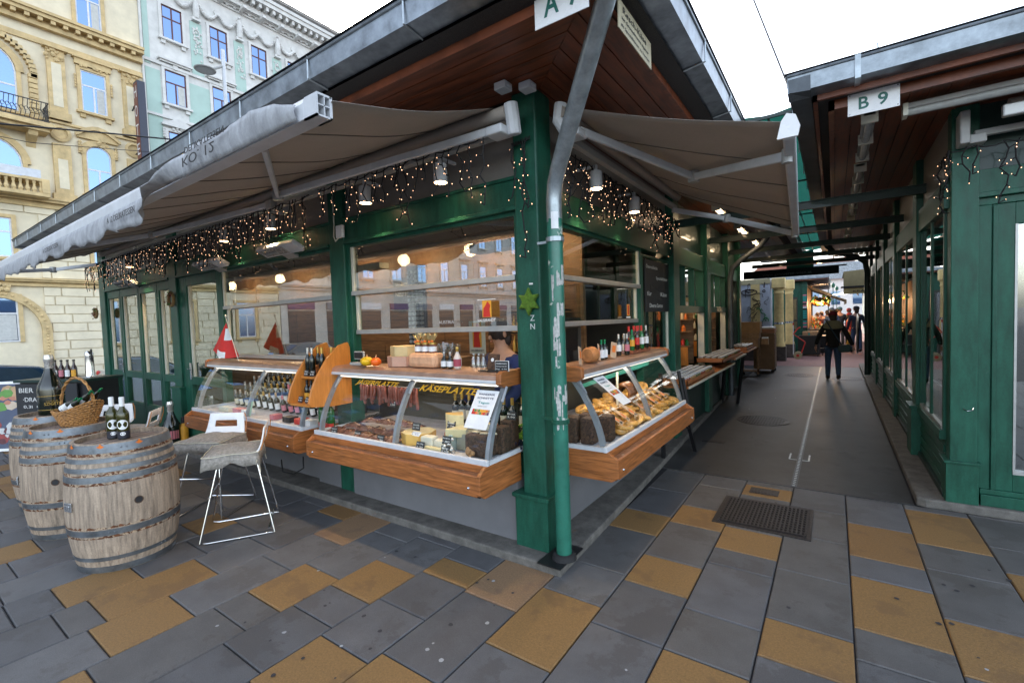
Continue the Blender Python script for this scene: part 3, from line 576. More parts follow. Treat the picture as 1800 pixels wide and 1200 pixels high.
# ================= AWNINGS
ord_=['first','second','third','fourth','fifth','sixth','seventh','eighth','ninth','tenth','eleventh','twelfth','thirteenth','fourteenth','fifteenth','sixteenth','seventeenth','eighteenth','nineteenth','twentieth']
seamm=flat('awning_seam_thread',(.16,.135,.115),.9)
def cloth(par,p00,p10,p11,p01,nu,nv,sag,m,name='cloth'):
    P=[Vector(p) for p in(p00,p10,p11,p01)]; b=MB()
    for i in range(nu+1):
        for j in range(nv+1):
            u,v=i/nu,j/nv; p=(P[0]*(1-u)+P[1]*u)*(1-v)+(P[3]*(1-u)+P[2]*u)*v
            z=-sag*math.sin(math.pi*v)*(1+.35*math.sin(u*9+v*4)+.25*math.sin(u*23-v*5))-.004*math.sin(u*60)*v
            b.v.append((p.x,p.y,p.z+z))
    for i in range(nu):
        for j in range(nv):
            k=i*(nv+1)+j; b.f.append((k,k+nv+1,k+nv+2,k+1)); b.m.append(0)
    o=obj(name,b,m,par,w=True,smooth=True); md=o.modifiers.new('thick','SOLIDIFY'); md.thickness=.002
    L_=(P[1]-P[0]).length; ns=int(L_/.62)
    for q in range(1,ns+1):
        i=round(nu*q/(ns+.5)); obj('seam',MB().tube([Vector(b.v[i*(nv+1)+j])-Vector((0,0,.003)) for j in range(nv+1)],.0035,4),seamm,o,w=True)
    return o
def arm(par,a,e,t,w=.028):
    for p,q in((a,e),(e,t)):
        p,q=Vector(p),Vector(q); d=(q-p); L=d.length; b=MB().box(0,L,-w*.55,w*.55,-w,w)
        M_=Matrix.Translation(p)@d.to_track_quat('X','Z').to_matrix().to_4x4(); b.xf(M_); obj('arm',b,whitep,par,w=True,bev=.008)
    b=MB(); b.lathe([(.04,-.045),(.045,-.035),(.045,.035),(.04,.045)],c=e,n=14); obj('elbow_joint',b,greyp,par,w=True,smooth=True)
    b=MB(); b.lathe([(.028,-.04),(.028,.04)],c=t,n=12); obj('tip_joint',b,greyp,par,w=True,smooth=True)
t=thing('awning','long taupe folding arm awning over the front counters with a flipped up valance','awning',(-4.5,0,3.0))
cloth(t,(-.40,-.02,3.145),(-8.9,-.02,3.145),(-8.9,-1.27,2.74),(-.40,-1.27,2.74),60,14,.03,awning)
obj('roller',MB().tube([(-.30,.0,3.10),(-8.95,.0,3.10)],.045,14),awning,t,w=True,smooth=True)
obj('torsion_bar',MB().box(-8.95,-.42,-.01,.05,2.955,3.005),greyp,t,w=True,bev=.006)
obj('front_bar',MB().prism([(-1.26,2.665),(-1.265,2.75),(-1.29,2.775),(-1.33,2.77),(-1.345,2.74),(-1.345,2.665)],'x',-8.9,-.52),whitep,t,w=True,bev=.004)
b=MB().box(-.52,-.42,-1.275,-1.262,2.66,2.765).box(-.52,-.42,-1.345,-1.335,2.66,2.755).box(-.52,-.42,-1.345,-1.262,2.66,2.668).box(-.52,-.42,-1.34,-1.265,2.755,2.765).box(-.52,-.42,-1.305,-1.30,2.668,2.755).box(-.52,-.42,-1.335,-1.275,2.71,2.715)
obj('open_bar_end',b,whitep,t,w=True)
# valance: flipped up over the bar near the corner, hanging further left
b=MB(); N=150; K=5
def vth(x):
    a=R(86)+(R(-176))*min(1,max(0,(-1.85-x)/.65)); return a
rv=random.Random(4); wav=[rv.uniform(-1,1) for _ in range(40)]
for i in range(N+1):
    x=-.56-(8.85-.56)*i/N; th=vth(x)
    L=.135 if x>-2.05 else .165+.02*math.sin(x*6.3)+.015*math.sin(x*14+1)
    tt=min(1,max(0,(-1.85-x)/.65)); L*=1-.5*math.sin(math.pi*tt)
    if x>-.75: L*=(.5+.5*(-.56-x)/.19)
    for j in range(K+1):
        s_=j/K; q=L*s_; rip=(.4 if x>-2.0 else 1)*(.016*math.sin(x*17+s_*2)*s_+.012*math.sin(x*41+s_*5)*s_+.010*math.sin(x*8)*s_)
        up=x>-2.1; y=-1.352-q*math.cos(th)-abs(rip)-.012*math.sin(math.pi*s_)-(.0*s_ if up else 0); z=2.668+q*math.sin(th)+.01*math.sin(x*11)*s_
        b.v.append((x,y,z))
for i in range(N):
    for j in range(K): k=i*(K+1)+j; b.f.append((k,k+K+1,k+K+2,k+1)); b.m.append(0)
va=obj('valance',b,valm,t,w=True,smooth=True); md=va.modifiers.new('thick','SOLIDIFY'); md.thickness=.003
txt('DELIKATESSEN',ink,va,(-1.68,-1.40,2.796),(1,0,0),(0,.0,-1),.036,width=.50); txt('KO. 12',ink,va,(-1.72,-1.40,2.745),(1,0,0),(0,.0,-1),.055,width=.42)
for x,h in((-3.15,.09),(-5.2,.09)): txt('A 12 DELIKATESSEN',ink,va,(x,-1.40,2.56),(1,0,0),(0,0,1),.045,width=.6)
arm(t,(-.38,-.05,2.985),(-2.6,-.33,2.90),(-1.056,-1.26,2.715)); arm(t,(-3.3,-.05,2.98),(-5.5,-.35,2.93),(-6.45,-1.26,2.72)); arm(t,(-9.0,-.05,2.93),(-9.3,-.55,2.83),(-8.8,-1.26,2.70))
obj('shoulder_bracket',MB().tube([(-.268,.03,2.95),(-.268,-.01,3.15)],.048,10).box(-.44,-.30,-.08,.06,2.95,3.01),whitep,t,w=True,bev=.012)
obj('shoulder_bracket',MB().box(-3.3,-3.2,-.08,.15,2.93,3.02),greyp,t,w=True,bev=.01)
t=thing('awning','shorter taupe folding arm awning reaching out over the alley pastry case','awning',(.4,1.6,3.0))
cloth(t,(-.06,.22,3.15),(-.06,3.05,3.15),(1.17,3.02,2.56),(1.285,.28,2.70),30,14,.025,awning)
obj('roller',MB().tube([(-.03,.22,3.10),(-.03,3.1,3.10)],.045,14),awning,t,w=True,smooth=True)
obj('torsion_bar',MB().box(-.08,-.03,.3,3.1,2.955,3.005),greyp,t,w=True,bev=.006)
b=MB().box(0,2.76,-.03,.03,-.05,.05); d=Vector((1.17,3.03,2.525))-Vector((1.30,.27,2.655)); b.xf(Matrix.Translation(Vector((1.30,.27,2.655)))@d.to_track_quat('X','Z').to_matrix().to_4x4()); obj('front_bar',b,whitep,t,w=True,bev=.01)
obj('bar_end_cap',MB().prism([(1.245,2.61),(1.265,2.70),(1.29,2.735),(1.33,2.72),(1.35,2.66),(1.34,2.61)],'y',.25,.268),white,t,w=True)
arm(t,(.05,.36,3.0),(.56,1.38,2.82),(1.27,.55,2.60)); arm(t,(-.05,2.95,2.93),(.45,3.42,2.83),(1.16,2.98,2.50))
obj('shoulder_bracket',MB().tube([(.0,.25,2.98),(-.05,.25,3.06),(-.03,.25,3.17)],.045,10).box(-.06,.08,.28,.42,2.95,3.01),whitep,t,w=True,bev=.012)
# roller box and lamp arm at B front
t=thing('awning','rolled up awning cassette on the front of the right building','awning',(3.5,2.5,3.1))
obj('roller',MB().tube([(2.55,2.36,3.15),(6,2.36,3.15)],.06,14),awning,t,w=True,smooth=True)
obj('torsion_bar',MB().box(2.40,6,2.52,2.57,3.02,3.07),greyp,t,w=True,bev=.006); obj('front_bar',MB().box(2.5,6,2.26,2.31,3.06,3.15),alu,t,w=True,bev=.01)
obj('shoulder_bracket',MB().box(2.30,2.36,2.42,2.58,2.96,3.21).box(2.36,2.46,2.46,2.6,2.96,3.03),greyp,t,w=True,bev=.01)
for i,(x,y) in enumerate(((-.33,.0),(-.20,.10))):
    o=obj('junction_box',MB().box(-.045,.045,-.045,.045,-.05,0).box(-.055,.055,-.02,.02,-.035,-.02),whitep,bev=.006); o.location=(x,y,3.295); tag(o,'small white junction box on the soffit above the corner post, %s one'%['left','right'][i],'junction box','junction boxes above the corner post')
o=obj('junction_box',MB().box(-.05,.05,-.035,.0,-.06,.06),white,bev=.008); o.location=(-2.42,.185,2.62); tag(o,'white junction box on the green post left of the big serving window','junction box')
tag(obj('cable',MB().tube([(-2.52,.17,3.0),(-2.50,.16,2.7),(-2.50,.15,2.58),(-2.46,.14,2.53),(-2.42,.15,2.56)],.006,6),cream,smooth=True),'pale cable looping down to the white junction box on the post','cable')
# ================= LAMPS on the fronts
def spot(x,y,z,lab,tilt=0,ax='F'):
    t=thing('spot_lamp',lab,'spot lamp',(x,y,z),0 if ax=='F' else R(90),group='white spot lamps under the awnings')
    obj('lamp_housing',MB().lathe([(.052,0),(.052,.13),(.045,.14)],n=18).box(-.012,.012,-.012,.012,.14,.19).box(-.012,.012,0,.17,.17,.19),whitep,t,smooth=True)
    obj('bulb',MB().lathe([(0,-.002),(.047,-.002)],n=16,cap=False),warm,t)
    l=bpy.data.lights.new('spot_light','SPOT'); l.energy=9; l.color=(1,.68,.34); l.spot_size=R(95); l.spot_blend=.6; l.shadow_soft_size=.04
    lo=bpy.data.objects.new('spot_light',l); C.objects.link(lo); lo.parent=t; lo.location=(0,0,-.01)
for x,s_ in((-.93,'nearest to the corner post'),(-1.81,'above the sausage side of the cheese case'),(-3.37,'nearest left of the wide green post'),(-4.40,'between the two heaters'),(-7.6,'above the folding doors')): spot(x,.0,2.757,'white cylindrical spot lamp on the front, '+s_)
for y,s_ in((.95,'nearest to the corner on the alley side'),(1.83,'farther along the alley side above the pastry case')): spot(-.1,y,2.757 if y<1 else 2.72,'white cylindrical spot lamp, '+s_,ax='E')
for x,lab in((-3.34,'white infrared heater above the left serving window'),(-4.98,'white infrared heater above the green entrance door'),(-8.1,'white infrared heater above the folding doors')):
    t=thing('patio_heater',lab,'heater',(x,.06,2.53),group='infrared heaters under the awning'); t.rotation_euler=(R(-28),0,0)
    obj('heater_housing',MB().box(-.36,.36,-.075,.075,0,.05),whitep,t,bev=.008); obj('grille',MB().box(-.32,.14,-.055,.055,-.006,0),greyp,t); obj('heating_tube',MB().tube([(-.26,0,-.009),(.08,0,-.009)],.010,8),alu,t)
    b=MB()
    for i in range(12): b.box(-.31+i*.038,-.305+i*.038,-.05,.05,-.012,-.008)
    obj('guard_wires',b,steel,t); obj('wall_bracket',MB().box(-.1,.1,.075,.17,.02,.05),greyp,t)
# fairy lights
bulb_me=MB().sph((0,0,0),(.0032,.0032,.0045),6,4)
def fairy(lab,path,n_str,n_bulb,zlow,seed,amp=.03,group='fairy light curtains'):
    rr=random.Random(seed); t=thing('fairy_lights',lab,'fairy lights',path[0],group=group); P=[Vector(p) for p in path]
    L=[(P[i+1]-P[i]).length for i in range(len(P)-1)]; T=sum(L)
    def at(s):
        s*=T
        for i,l in enumerate(L):
            if s<=l or i==len(L)-1: return P[i].lerp(P[i+1],min(1,s/l))
            s-=l
    b=MB(); K=24; b.tube([at(i/K)+Vector((0,0,-.03*abs(math.sin(i*2.1)))) for i in range(K+1)],.005,5)
    spots=[]
    for k in range(n_str):
        p=at((k+rr.uniform(.1,.9))/n_str); drop=rr.uniform(.35,1)*zlow; m=max(3,int(drop/.06)); pts=[p.copy()]
        for j in range(m):
            pts.append(Vector((p.x+rr.uniform(-amp,amp),p.y+rr.uniform(-amp*.4,amp*.4)-.01,p.z-drop*(j+1)/m)))
        b.tube(pts,.0052,4)
        for j in range(1,len(pts)): 
            q=pts[j]+Vector((rr.uniform(-.04,.04),rr.uniform(-.02,.01),rr.uniform(-.025,.025))); spots.append(q); b.tube([pts[j],q],.004,4)
    obj('cable',b,rubber,t,w=True)
    rr.shuffle(spots); first=None
    for q in spots[:n_bulb]:
        if first is None: first=obj('bulb',bulb_me,bulbm,t); c=first
        else: c=first.copy(); C.objects.link(c); c.parent=t
        c.location=q-Vector(path[0])
    if len(spots)>n_bulb:
        b=MB(); [b.sph(q,(.0032,.0032,.0045),5,3) for q in spots[n_bulb:n_bulb+160]]
        obj('more_bulbs',b,bulbm,t,w=True)['kind']='stuff'
fairy('curtain of fairy lights hanging above the cheese case window',[(-.45,-.06,2.97),(-2.4,-.06,2.97)],22,90,.52,1)
fairy('curtain of fairy lights above the left serving window and entrance door',[(-2.55,-.06,2.95),(-6.4,-.06,2.95)],48,98,.5,2)
fairy('dense curtain of fairy lights above the folding doors',[(-6.5,-.06,2.95),(-9.7,-.06,2.95)],44,98,.48,3)
fairy('string of fairy lights hanging down the green corner post',[(-.37,.14,2.95),(-.22,.14,2.97)],3,14,.9,4,.02)
fairy('curtain of fairy lights hanging on the alley side above the pastry case',[(-.12,.45,2.95),(-.12,3.5,2.90)],40,98,.5,5)
fairy('few fairy lights around the corner of the right building',[(2.25,2.9,2.95),(2.25,2.5,2.95),(3.3,2.5,2.95)],14,40,.5,6)
# star, wreaths
stm=mat('moss_green_felt',(.10,.20,.015),.95,var=.4,scale=40,bump=.9,bd=.01)
pts=[]
for i in range(12): r=.098 if i%2==0 else .05; a=math.pi/2+i*math.pi/6; pts.append((-.273+r*math.cos(a),1.835+r*1.05*math.sin(a)))
tag(obj('felt_star',MB().prism(pts,'y',.125,.165),stm,bev=.012),'fuzzy moss green six pointed felt star on the corner post','star decoration')
def wreath(x,y,z,r,lab,c1,c2,seed):
    rr=random.Random(seed); t=thing('wreath',lab,'wreath',(x,y,z)); b=MB()
    b.tube([(r*math.cos(a*math.pi/8),0,r*math.sin(a*math.pi/8)) for a in range(17)],.022,8); obj('ring',b,flat('wreath_straw',(.25,.15,.06),.9),t)
    b=MB()
    for i in range(90):
        a=rr.uniform(.2,4.6); d=Vector((math.cos(a)*r,-.015,math.sin(a)*r))+Vector([rr.uniform(-.03,.03) for _ in range(3)]); s=rr.uniform(.01,.025); b.cur=rr.randrange(2)
        u=Vector([rr.uniform(-1,1) for _ in range(3)]).normalized()*s; v=Vector([rr.uniform(-1,1) for _ in range(3)]).normalized()*s*.6
        b.add([d-u,d-v,d+u,d+v],[(0,1,2,3)])
    obj('leaves',b,[c1,c2],t)
dr=flat('dark_red_leaf',(.16,.01,.02),.7); gl=flat('green_leaf',(.07,.16,.03),.7)
wreath(-6.5,.15,2.19,.09,'autumn wreath with dark red leaves on the post right of the folding doors',dr,gl,1); wreath(-9.9,.1,2.12,.08,'green wreath on the leftmost post of the stall',gl,dr,2)
# ================= DISPLAY CASES
stripm=emit('added_case_glow',(1,.92,.8),.25)  # glow for a strip added to the display cases, not a known lamp
def case(lab,fr,u0,u1,arcs,seed=0,back=.55,top=None):
    """fr(u,v,z)->world, v grows towards the street"""
    c=fr((u0+u1)/2,.3,.55); t=thing('display_case',lab,'display case',c)
    def bxx(name,m,a,bev=0): 
        p,q=fr(a[0],a[2],a[4]),fr(a[1],a[3],a[5]); return obj(name,MB().box(p[0],q[0],p[1],q[1],p[2],q[2]),m,t,w=True,bev=bev)
    bxx('front_board',oak,(u0+.03,u1-.03,.465,.49,.545,.685),.004)
    bxx('ledge',oak_top,(u0+.03,u1-.03,.40,.465,.665,.683)); bxx('upper_board',oak,(u0+.03,u1-.03,.395,.415,.683,.735),.003)
    for a,b_ in((u0,u0+.03),(u1-.03,u1)):
        pr=[(.0,.735),(.415,.735),(.49,.688),(.493,.62),(.493,.56),(.44,.525),(.0,.525)]
        vs=[fr(a,v,z) for v,z in pr]+[fr(b_,v,z) for v,z in pr]; n=len(pr)
        obj('side_board',MB().add(vs,[tuple(range(n)),tuple(range(n,2*n))[::-1]]+[(i,i+n,(i+1)%n+n,(i+1)%n) for i in range(n)]),oak,t,w=True,bev=.003)
    bxx('underside',black,(u0+.03,u1-.03,-.2,.46,.53,.545))
    bxx('deck',steel,(u0+.02,u1-.02,-back,.40,.715,.735)); bxx('deck_liner',flat('pale_liner_paper',(.62,.60,.63),.6,var=.2),(u0+.05,u1-.05,-back,.36,.735,.742))
    bxx('lower_rim',whitep,(u0,u1,.378,.408,.728,.772),.006); bxx('side_rim',whitep,(u1-.02,u1+.0,-.1,.378,.735,.765)); bxx('side_rim',whitep,(u0,u0+.02,-.1,.378,.735,.765))
    prof=[(.385,.77),(.375,.83),(.355,.90),(.325,.98),(.285,1.06),(.24,1.14),(.19,1.21),(.16,1.25)]
    # curved glass
    n=len(prof); vs=[fr(u,v,z) for u in(u0+.015,u1-.015) for v,z in prof]
    o=obj('curved_glass',MB().add(vs,[(i,i+1,i+1+n,i+n) for i in range(n-1)]),g_case,t,w=True,smooth=True)
    for ua in arcs:
        vs=[];w=.016
        for v,z in prof: vs+=[fr(ua-w,v-.008,z),fr(ua+w,v-.008,z),fr(ua+w,v-.045,z-.01),fr(ua-w,v-.045,z-.01)]
        fs=[(4*i+j,4*i+(j+1)%4,4*i+4+(j+1)%4,4*i+4+j) for i in range(n-1) for j in range(4)]; obj('arc_rib',MB().add(vs,fs),arcm,t,w=True)
        obj('rib_hinge',MB().tube([fr(ua+.03,prof[5][0]-.02,prof[5][1]),fr(ua+.03,prof[7][0]-.0,prof[7][1]-.01)],.011,8),arcm,t,w=True)
    for ue in(u0+.008,u1-.008):   # side glass
        ps=[fr(ue,v,z) for v,z in prof]+[fr(ue,-.1,1.25),fr(ue,-.1,.77)]; obj('side_glass',MB().poly(ps),g_case,t,w=True)
    # cap
    pr=[(-.06,1.25),(.165,1.25),(.20,1.262),(.222,1.29),(.215,1.32),(.18,1.34),(-.06,1.345)]
    m_=len(pr); vs=[fr(u0+.04,v,z) for v,z in pr]+[fr(u1-.04,v,z) for v,z in pr]
    obj('metal_cap',MB().add(vs,[tuple(range(m_)),tuple(range(m_,2*m_))[::-1]]+[(i,i+m_,(i+1)%m_+m_,(i+1)%m_) for i in range(m_)]),mat('copper_toned_cap',(.42,.27,.20),.32,metal=.5,var=.25,scale=4,bump=.05),t,w=True,smooth=True)
    bxx('cap_strip',whitep,(u0+.04,u1-.04,.175,.226,1.262,1.288),.006)
    for a,b_ in((u0-.005,u0+.04),(u1-.04,u1+.005)):
        pr2=[(-.06,1.235),(.18,1.235),(.232,1.262),(.228,1.335),(.19,1.352),(-.06,1.352)]; k=len(pr2)
        obj('cap_end',MB().add([fr(a,v,z) for v,z in pr2]+[fr(b_,v,z) for v,z in pr2],[tuple(range(k)),tuple(range(k,2*k))[::-1]]+[(i,i+k,(i+1)%k+k,(i+1)%k) for i in range(k)]),oak,t,w=True,bev=.008)
    bxx('rear_panel',flat('case_rear_panel',(.09,.08,.06),.4),(u0+.05,u1-.05,-back-.01,-back,.74,1.2))
    bxx('inner_shelf',g_clear,(u0+.1,u1-.1,-back,-back+.18,1.02,1.026)); bxx('added_glow_strip',stripm,(u0+.08,u1-.08,.13,.155,1.235,1.248))
    l=bpy.data.lights.new('case_fill_light','AREA'); l.shape='RECTANGLE'; l.size=.05; l.size_y=.05; l.energy=.5 if fr is frF else 1.0; l.color=(1,.88,.72); p0=fr(u0+.1,.14,1.232); p1=fr(u1-.1,.14,1.232)  # added fill lamp under the cap, brightens the goods in the case
    dx,dy=abs(p1[0]-p0[0]),abs(p1[1]-p0[1]); l.size=max(.04,dx); l.size_y=max(.04,dy); lo=bpy.data.objects.new('case_fill_light',l); C.objects.link(lo); lo.location=((p0[0]+p1[0])/2,(p0[1]+p1[1])/2,1.230)
    o=obj('screws',MB().sph(fr(u1-.10,.492,.60),.010,8,4).sph(fr(u0+.10,.492,.60),.010,8,4),steel,t,w=True)
    return t
frF=lambda u,v,z:(u,.2-v,z); frA=lambda u,v,z:(v-.26,u,z)
case('wide curved glass case of cheese and sausages left of the corner post',frF,-2.43,-.42,[-2.38,-1.38,-.445])
case('curved glass case full of small wine bottles right of the entrance door',frF,-5.06,-2.64,[-4.95,-3.75,-2.70])
case('curved glass case heaped with golden pastries on the alley side',frA,.46,2.64,[.51,1.55,2.58])
b=MB()
for s in(0,.42):
    b.box(-.02+s*.4,.03+s*.4,0,0,0,0) if 0 else None
b.add([(-.16,2.72,0),(-.12,2.72,0),(-.12,2.76,0),(-.16,2.76,0),(-.16,2.66,1.05),(-.12,2.66,1.05),(-.12,2.70,1.05),(-.16,2.70,1.05)],[(0,1,2,3),(4,5,6,7),(0,1,5,4),(1,2,6,5),(2,3,7,6),(3,0,4,7)])
b.add([(.04,3.36,0),(.08,3.36,0),(.08,3.40,0),(.04,3.40,0),(.02,2.74,.88),(.06,2.74,.88),(.06,2.79,.88),(.02,2.79,.88)],[(0,1,2,3),(4,5,6,7),(0,1,5,4),(1,2,6,5),(2,3,7,6),(3,0,4,7)])
b.tube([(.0,2.70,.55),(.05,3.1,.35)],.016,4); b.tube([(.05,2.72,1.08),(.10,2.80,.6)],.02,4); b.tube([(.09,2.74,1.0),(.13,2.84,.55)],.02,4)
tag(obj('trestle_leg',b,black),'black wooden folding trestle leg at the far end of the pastry case','trestle')
# ================= GOODS
dglass=mat('dark_bottle_glass',(.006,.010,.006),.08,var=.2,scale=6,bump=0,coat=.5); oglass=mat('olive_bottle_glass',(.05,.05,.006),.08,var=.4,scale=5,bump=0,coat=.5)
gglass=mat('green_bottle_glass',(.01,.14,.03),.08,var=.3,scale=6,bump=0,coat=.5); cola=mat('cola_brown',(.03,.008,.004),.1,var=.2,scale=6,bump=0,coat=.4)
foilg=flat('green_foil',(.01,.22,.09),.25,.5); pinkl=flat('pink_label',(.55,.18,.22),.5); creaml=flat('cream_label',(.65,.6,.45),.6)
def bprof(h,r,sty='wine'):
    if sty=='champ': return [(r*.7,0),(r,.012),(r,.42*h),(r*.93,.50*h),(r*.62,.62*h),(r*.38,.74*h),(r*.32,.82*h)],[(r*.36,.70*h),(r*.345,.88*h),(r*.40,.90*h),(r*.40,.95*h),(r*.33,h),(0,h)]
    if sty=='beer': return [(r*.8,0),(r,.01),(r,.5*h),(r*.9,.58*h),(r*.42,.74*h),(r*.38,.92*h)],[(r*.46,.92*h),(r*.48,.98*h),(r*.3,h),(0,h)]
    return [(r*.8,0),(r,.01),(r,.58*h),(r*.9,.64*h),(r*.42,.74*h),(r*.38,.80*h)],[(r*.42,.78*h),(r*.42,.99*h),(r*.3,h),(0,h)]
def bottle(name,lab,cat,loc,h=.3,r=.037,sty='wine',glassm=None,cap=None,label=None,lz=(.12,.45),group=None,n=12,parts=False,face=R(-60)):
    gm=glassm or dglass; p1,p2=bprof(h,r,sty); 
    la=[]
    def lab_mb(b):
        K=8
        for i in range(K+1):
            a=face-1.15+2.3*i/K
            for z in(lz[0]*h,lz[1]*h): la.append(((r+.0008)*math.cos(a),(r+.0008)*math.sin(a),z))
        return b.add(la,[(2*i,2*i+2,2*i+3,2*i+1) for i in range(K)])
    if parts:
        t=thing(name,lab,cat,loc,group=group); obj('bottle_body',MB().lathe(p1,n=24),gm,t,smooth=True); obj('foil_cap',MB().lathe(p2,n=20),cap or gold,t,smooth=True)
        if label: obj('bottle_label',lab_mb(MB()),label,t,smooth=True)
        return t
    b=MB(); b.lathe(p1,n=n); b.cur=1; b.lathe(p2,n=n); b.cur=2
    if label: lab_mb(b)
    o=obj(name,b,[gm,cap or gold,label or paper],None,smooth=True); o.location=loc; return tag(o,lab,cat,group)
def cpy(o,loc,lab=None,rot=None,sc=None):
    c=o.copy(); C.objects.link(c); c.location=loc
    if rot: c.rotation_euler=rot
    if sc: c.scale=(sc,)*3
    if lab: c['label']=lab
    return c
def pricetag(x,y,z,lab,w=.07,h=.045,tx=('Käse','1.90'),rz=0,tilt=-15,m=chalk):
    o=obj('price_tag',MB().box(-w/2,w/2,0,.003,0,h),m); o.location=(x,y,z); o.rotation_euler=(R(tilt),0,rz); tag(o,lab,'price tag')
    for i,s in enumerate(tx): txt(s,chalkw if m is chalk else blue,o,(-w*.42,-.001,h*(.62-.38*i)),(1,0,0),(0,0,1),h*.2,width=w*.8,w=False)
    return o
rg=random.Random(11)
# --- wine case (left): rows of small bottles
kinds=[(dglass,silver,creaml),(dglass,gold,paper),(oglass,gold,creaml),(dglass,pinkl,pinkl),(dglass,silver,paper)]
protos=[]
for row in range(5):
    y=.36-.125*row if row else .33; y=[.58,.45,.33,.20,.08][row]; z=[.92,.86,.80,.76,.745][row]; n=[17,16,15,14,0][row]
    for i in range(n):
        x=-4.75+i*(1.95/(n))+rg.uniform(-.01,.01); k=(0 if i<4 else 1 if i<8 else 3 if i<11 else rg.choice((1,2,4)))
        lab='small bottle in the wine case, %s row from the back, %s from the left'%(ord_[row],ord_[i])
        key=(k,)
        pr=[p for p in protos if p[0]==k]
        if not pr:
            o=bottle('small_bottle',lab,'bottle',(x,y,z),.26 if row<3 else .2,.032,'champ' if k in(2,) else 'wine',*kinds[k][:1],cap=kinds[k][1],label=kinds[k][2],n=10,group='small bottles in the wine case'); protos.append((k,o))
        else: o=cpy(pr[0][1],(x,y,z),lab)
        o.rotation_euler=(R(8),0,rg.uniform(-.3,.3)); o.scale=(.95,.95,(1 if row<3 else .8)*rg.uniform(.93,1.05))
bx_=lambda name,m,lab,cat,a,rz=0,bev=.004,group=None: (lambda o:(setattr(o,'location',((a[0]+a[1])/2,(a[2]+a[3])/2,a[4])),setattr(o,'rotation_euler',(0,0,rz)),tag(o,lab,cat,group))[2])(obj(name,MB().box(-(a[1]-a[0])/2,(a[1]-a[0])/2,-(a[3]-a[2])/2,(a[3]-a[2])/2,0,a[5]-a[4]),m,bev=bev))
for i in range(3): bx_('stepped_riser',black,'black stepped riser under the bottles in the wine case, %s step from the back'%ord_[i],'riser',(-4.9,-2.75,[.52,.39,.27][i],[.64,.51,.38][i],.745,[.92,.86,.80][i]),group='risers in the wine case')
for i,(x,m,w) in enumerate([(-4.62,creaml,.22),(-4.28,pinkl,.16),(-4.08,paper,.14),(-3.45,pinkl,.08),(-3.2,ink,.14),(-2.98,red,.12),(-2.82,paper,.10)]):
    bx_('gift_box',m,'small gift packet along the front of the wine case, %s from the left'%ord_[i],'packet',(x,x+w,-.08,.02,.744,.80),rz=rg.uniform(-.2,.2))
tag(obj('green_note',MB().add([(-3.80,-.155,.775),(-3.70,-.155,.775),(-3.70,-.115,.93),(-3.80,-.115,.93)],[(0,1,2,3)]),flat('mint_note_paper',(.40,.58,.42),.6)),'mint green note stuck inside the front glass of the wine case','note')
# --- cheese case
ch=[flat('pale_cheese',(.72,.60,.32),.5,bump=.1),flat('yellow_cheese',(.70,.42,.10),.5,bump=.1),flat('white_rind_cheese',(.68,.64,.52),.6,bump=.2),flat('orange_rind',(.42,.19,.08),.6,bump=.2),flat('dark_rind',(.10,.06,.045),.7,bump=.2)]
bread=mat('seeded_rye_bread',(.10,.05,.028),.8,var=.6,scale=55,bump=.9,bd=.006,wear=((.30,.2,.1),.70,70)); pinkpaper=flat('pale_liner',(.6,.55,.6),.6)
saus=mat('smoked_sausage_skin',(.24,.06,.035),.38,var=.35,scale=22,bump=.5,bd=.004)
first=None
for i in range(24):
    x=-2.05+i*.031+.01*math.sin(i); L=.15+.03*math.sin(i*1.7); cv=rg.uniform(-.012,.012)
    lab='smoked sausage hanging on the rail of the cheese case, %s from the left'%(ord_[i] if i<20 else 'twenty '+ord_[i-20])
    if first is None:
        first=obj('hanging_sausage',MB().tube([(0,0,0),(.003,0,-.01),(.008,0,-.06),(.004,-.004,-.11),(-.004,0,-.148),(-.005,0,-.155)],[.004,.013,.0155,.0155,.013,.004],8),saus,smooth=True); o=tag(first,lab,'sausage',group='sausages hanging in the cheese case')
    else: o=cpy(first,(0,0,0),lab)
    o.location=(x,.05+rg.uniform(-.01,.01),1.178+rg.uniform(-.004,.004)); o.rotation_euler=(rg.uniform(-.08,.08),rg.uniform(-.06,.06),rg.uniform(0,6)); o.scale=(1,1,L/.155)
tag(obj('sausage_rail',MB().tube([(-2.1,.05,1.180),(-1.3,.05,1.180)],.004,6),steel),'thin steel rail carrying the hanging sausages','rail')
t_=thing('glass_lettering','two words in slanted golden capitals on the inside of the cheese case glass','lettering',(-1.4,-.04,1.16)); yl=flat('golden_lettering',(.70,.36,.012),.5)
txt('JÄGERPLATTE',yl,t_,(-2.06,-.012,1.178),(1,0,0),(0,.55,.83),.062,width=.56,shear=.3,bold=.02); txt('KÄSEPLATTE',yl,t_,(-1.24,-.015,1.172),(1,0,0),(0,.55,.83),.066,width=.60,shear=.3,bold=.02)
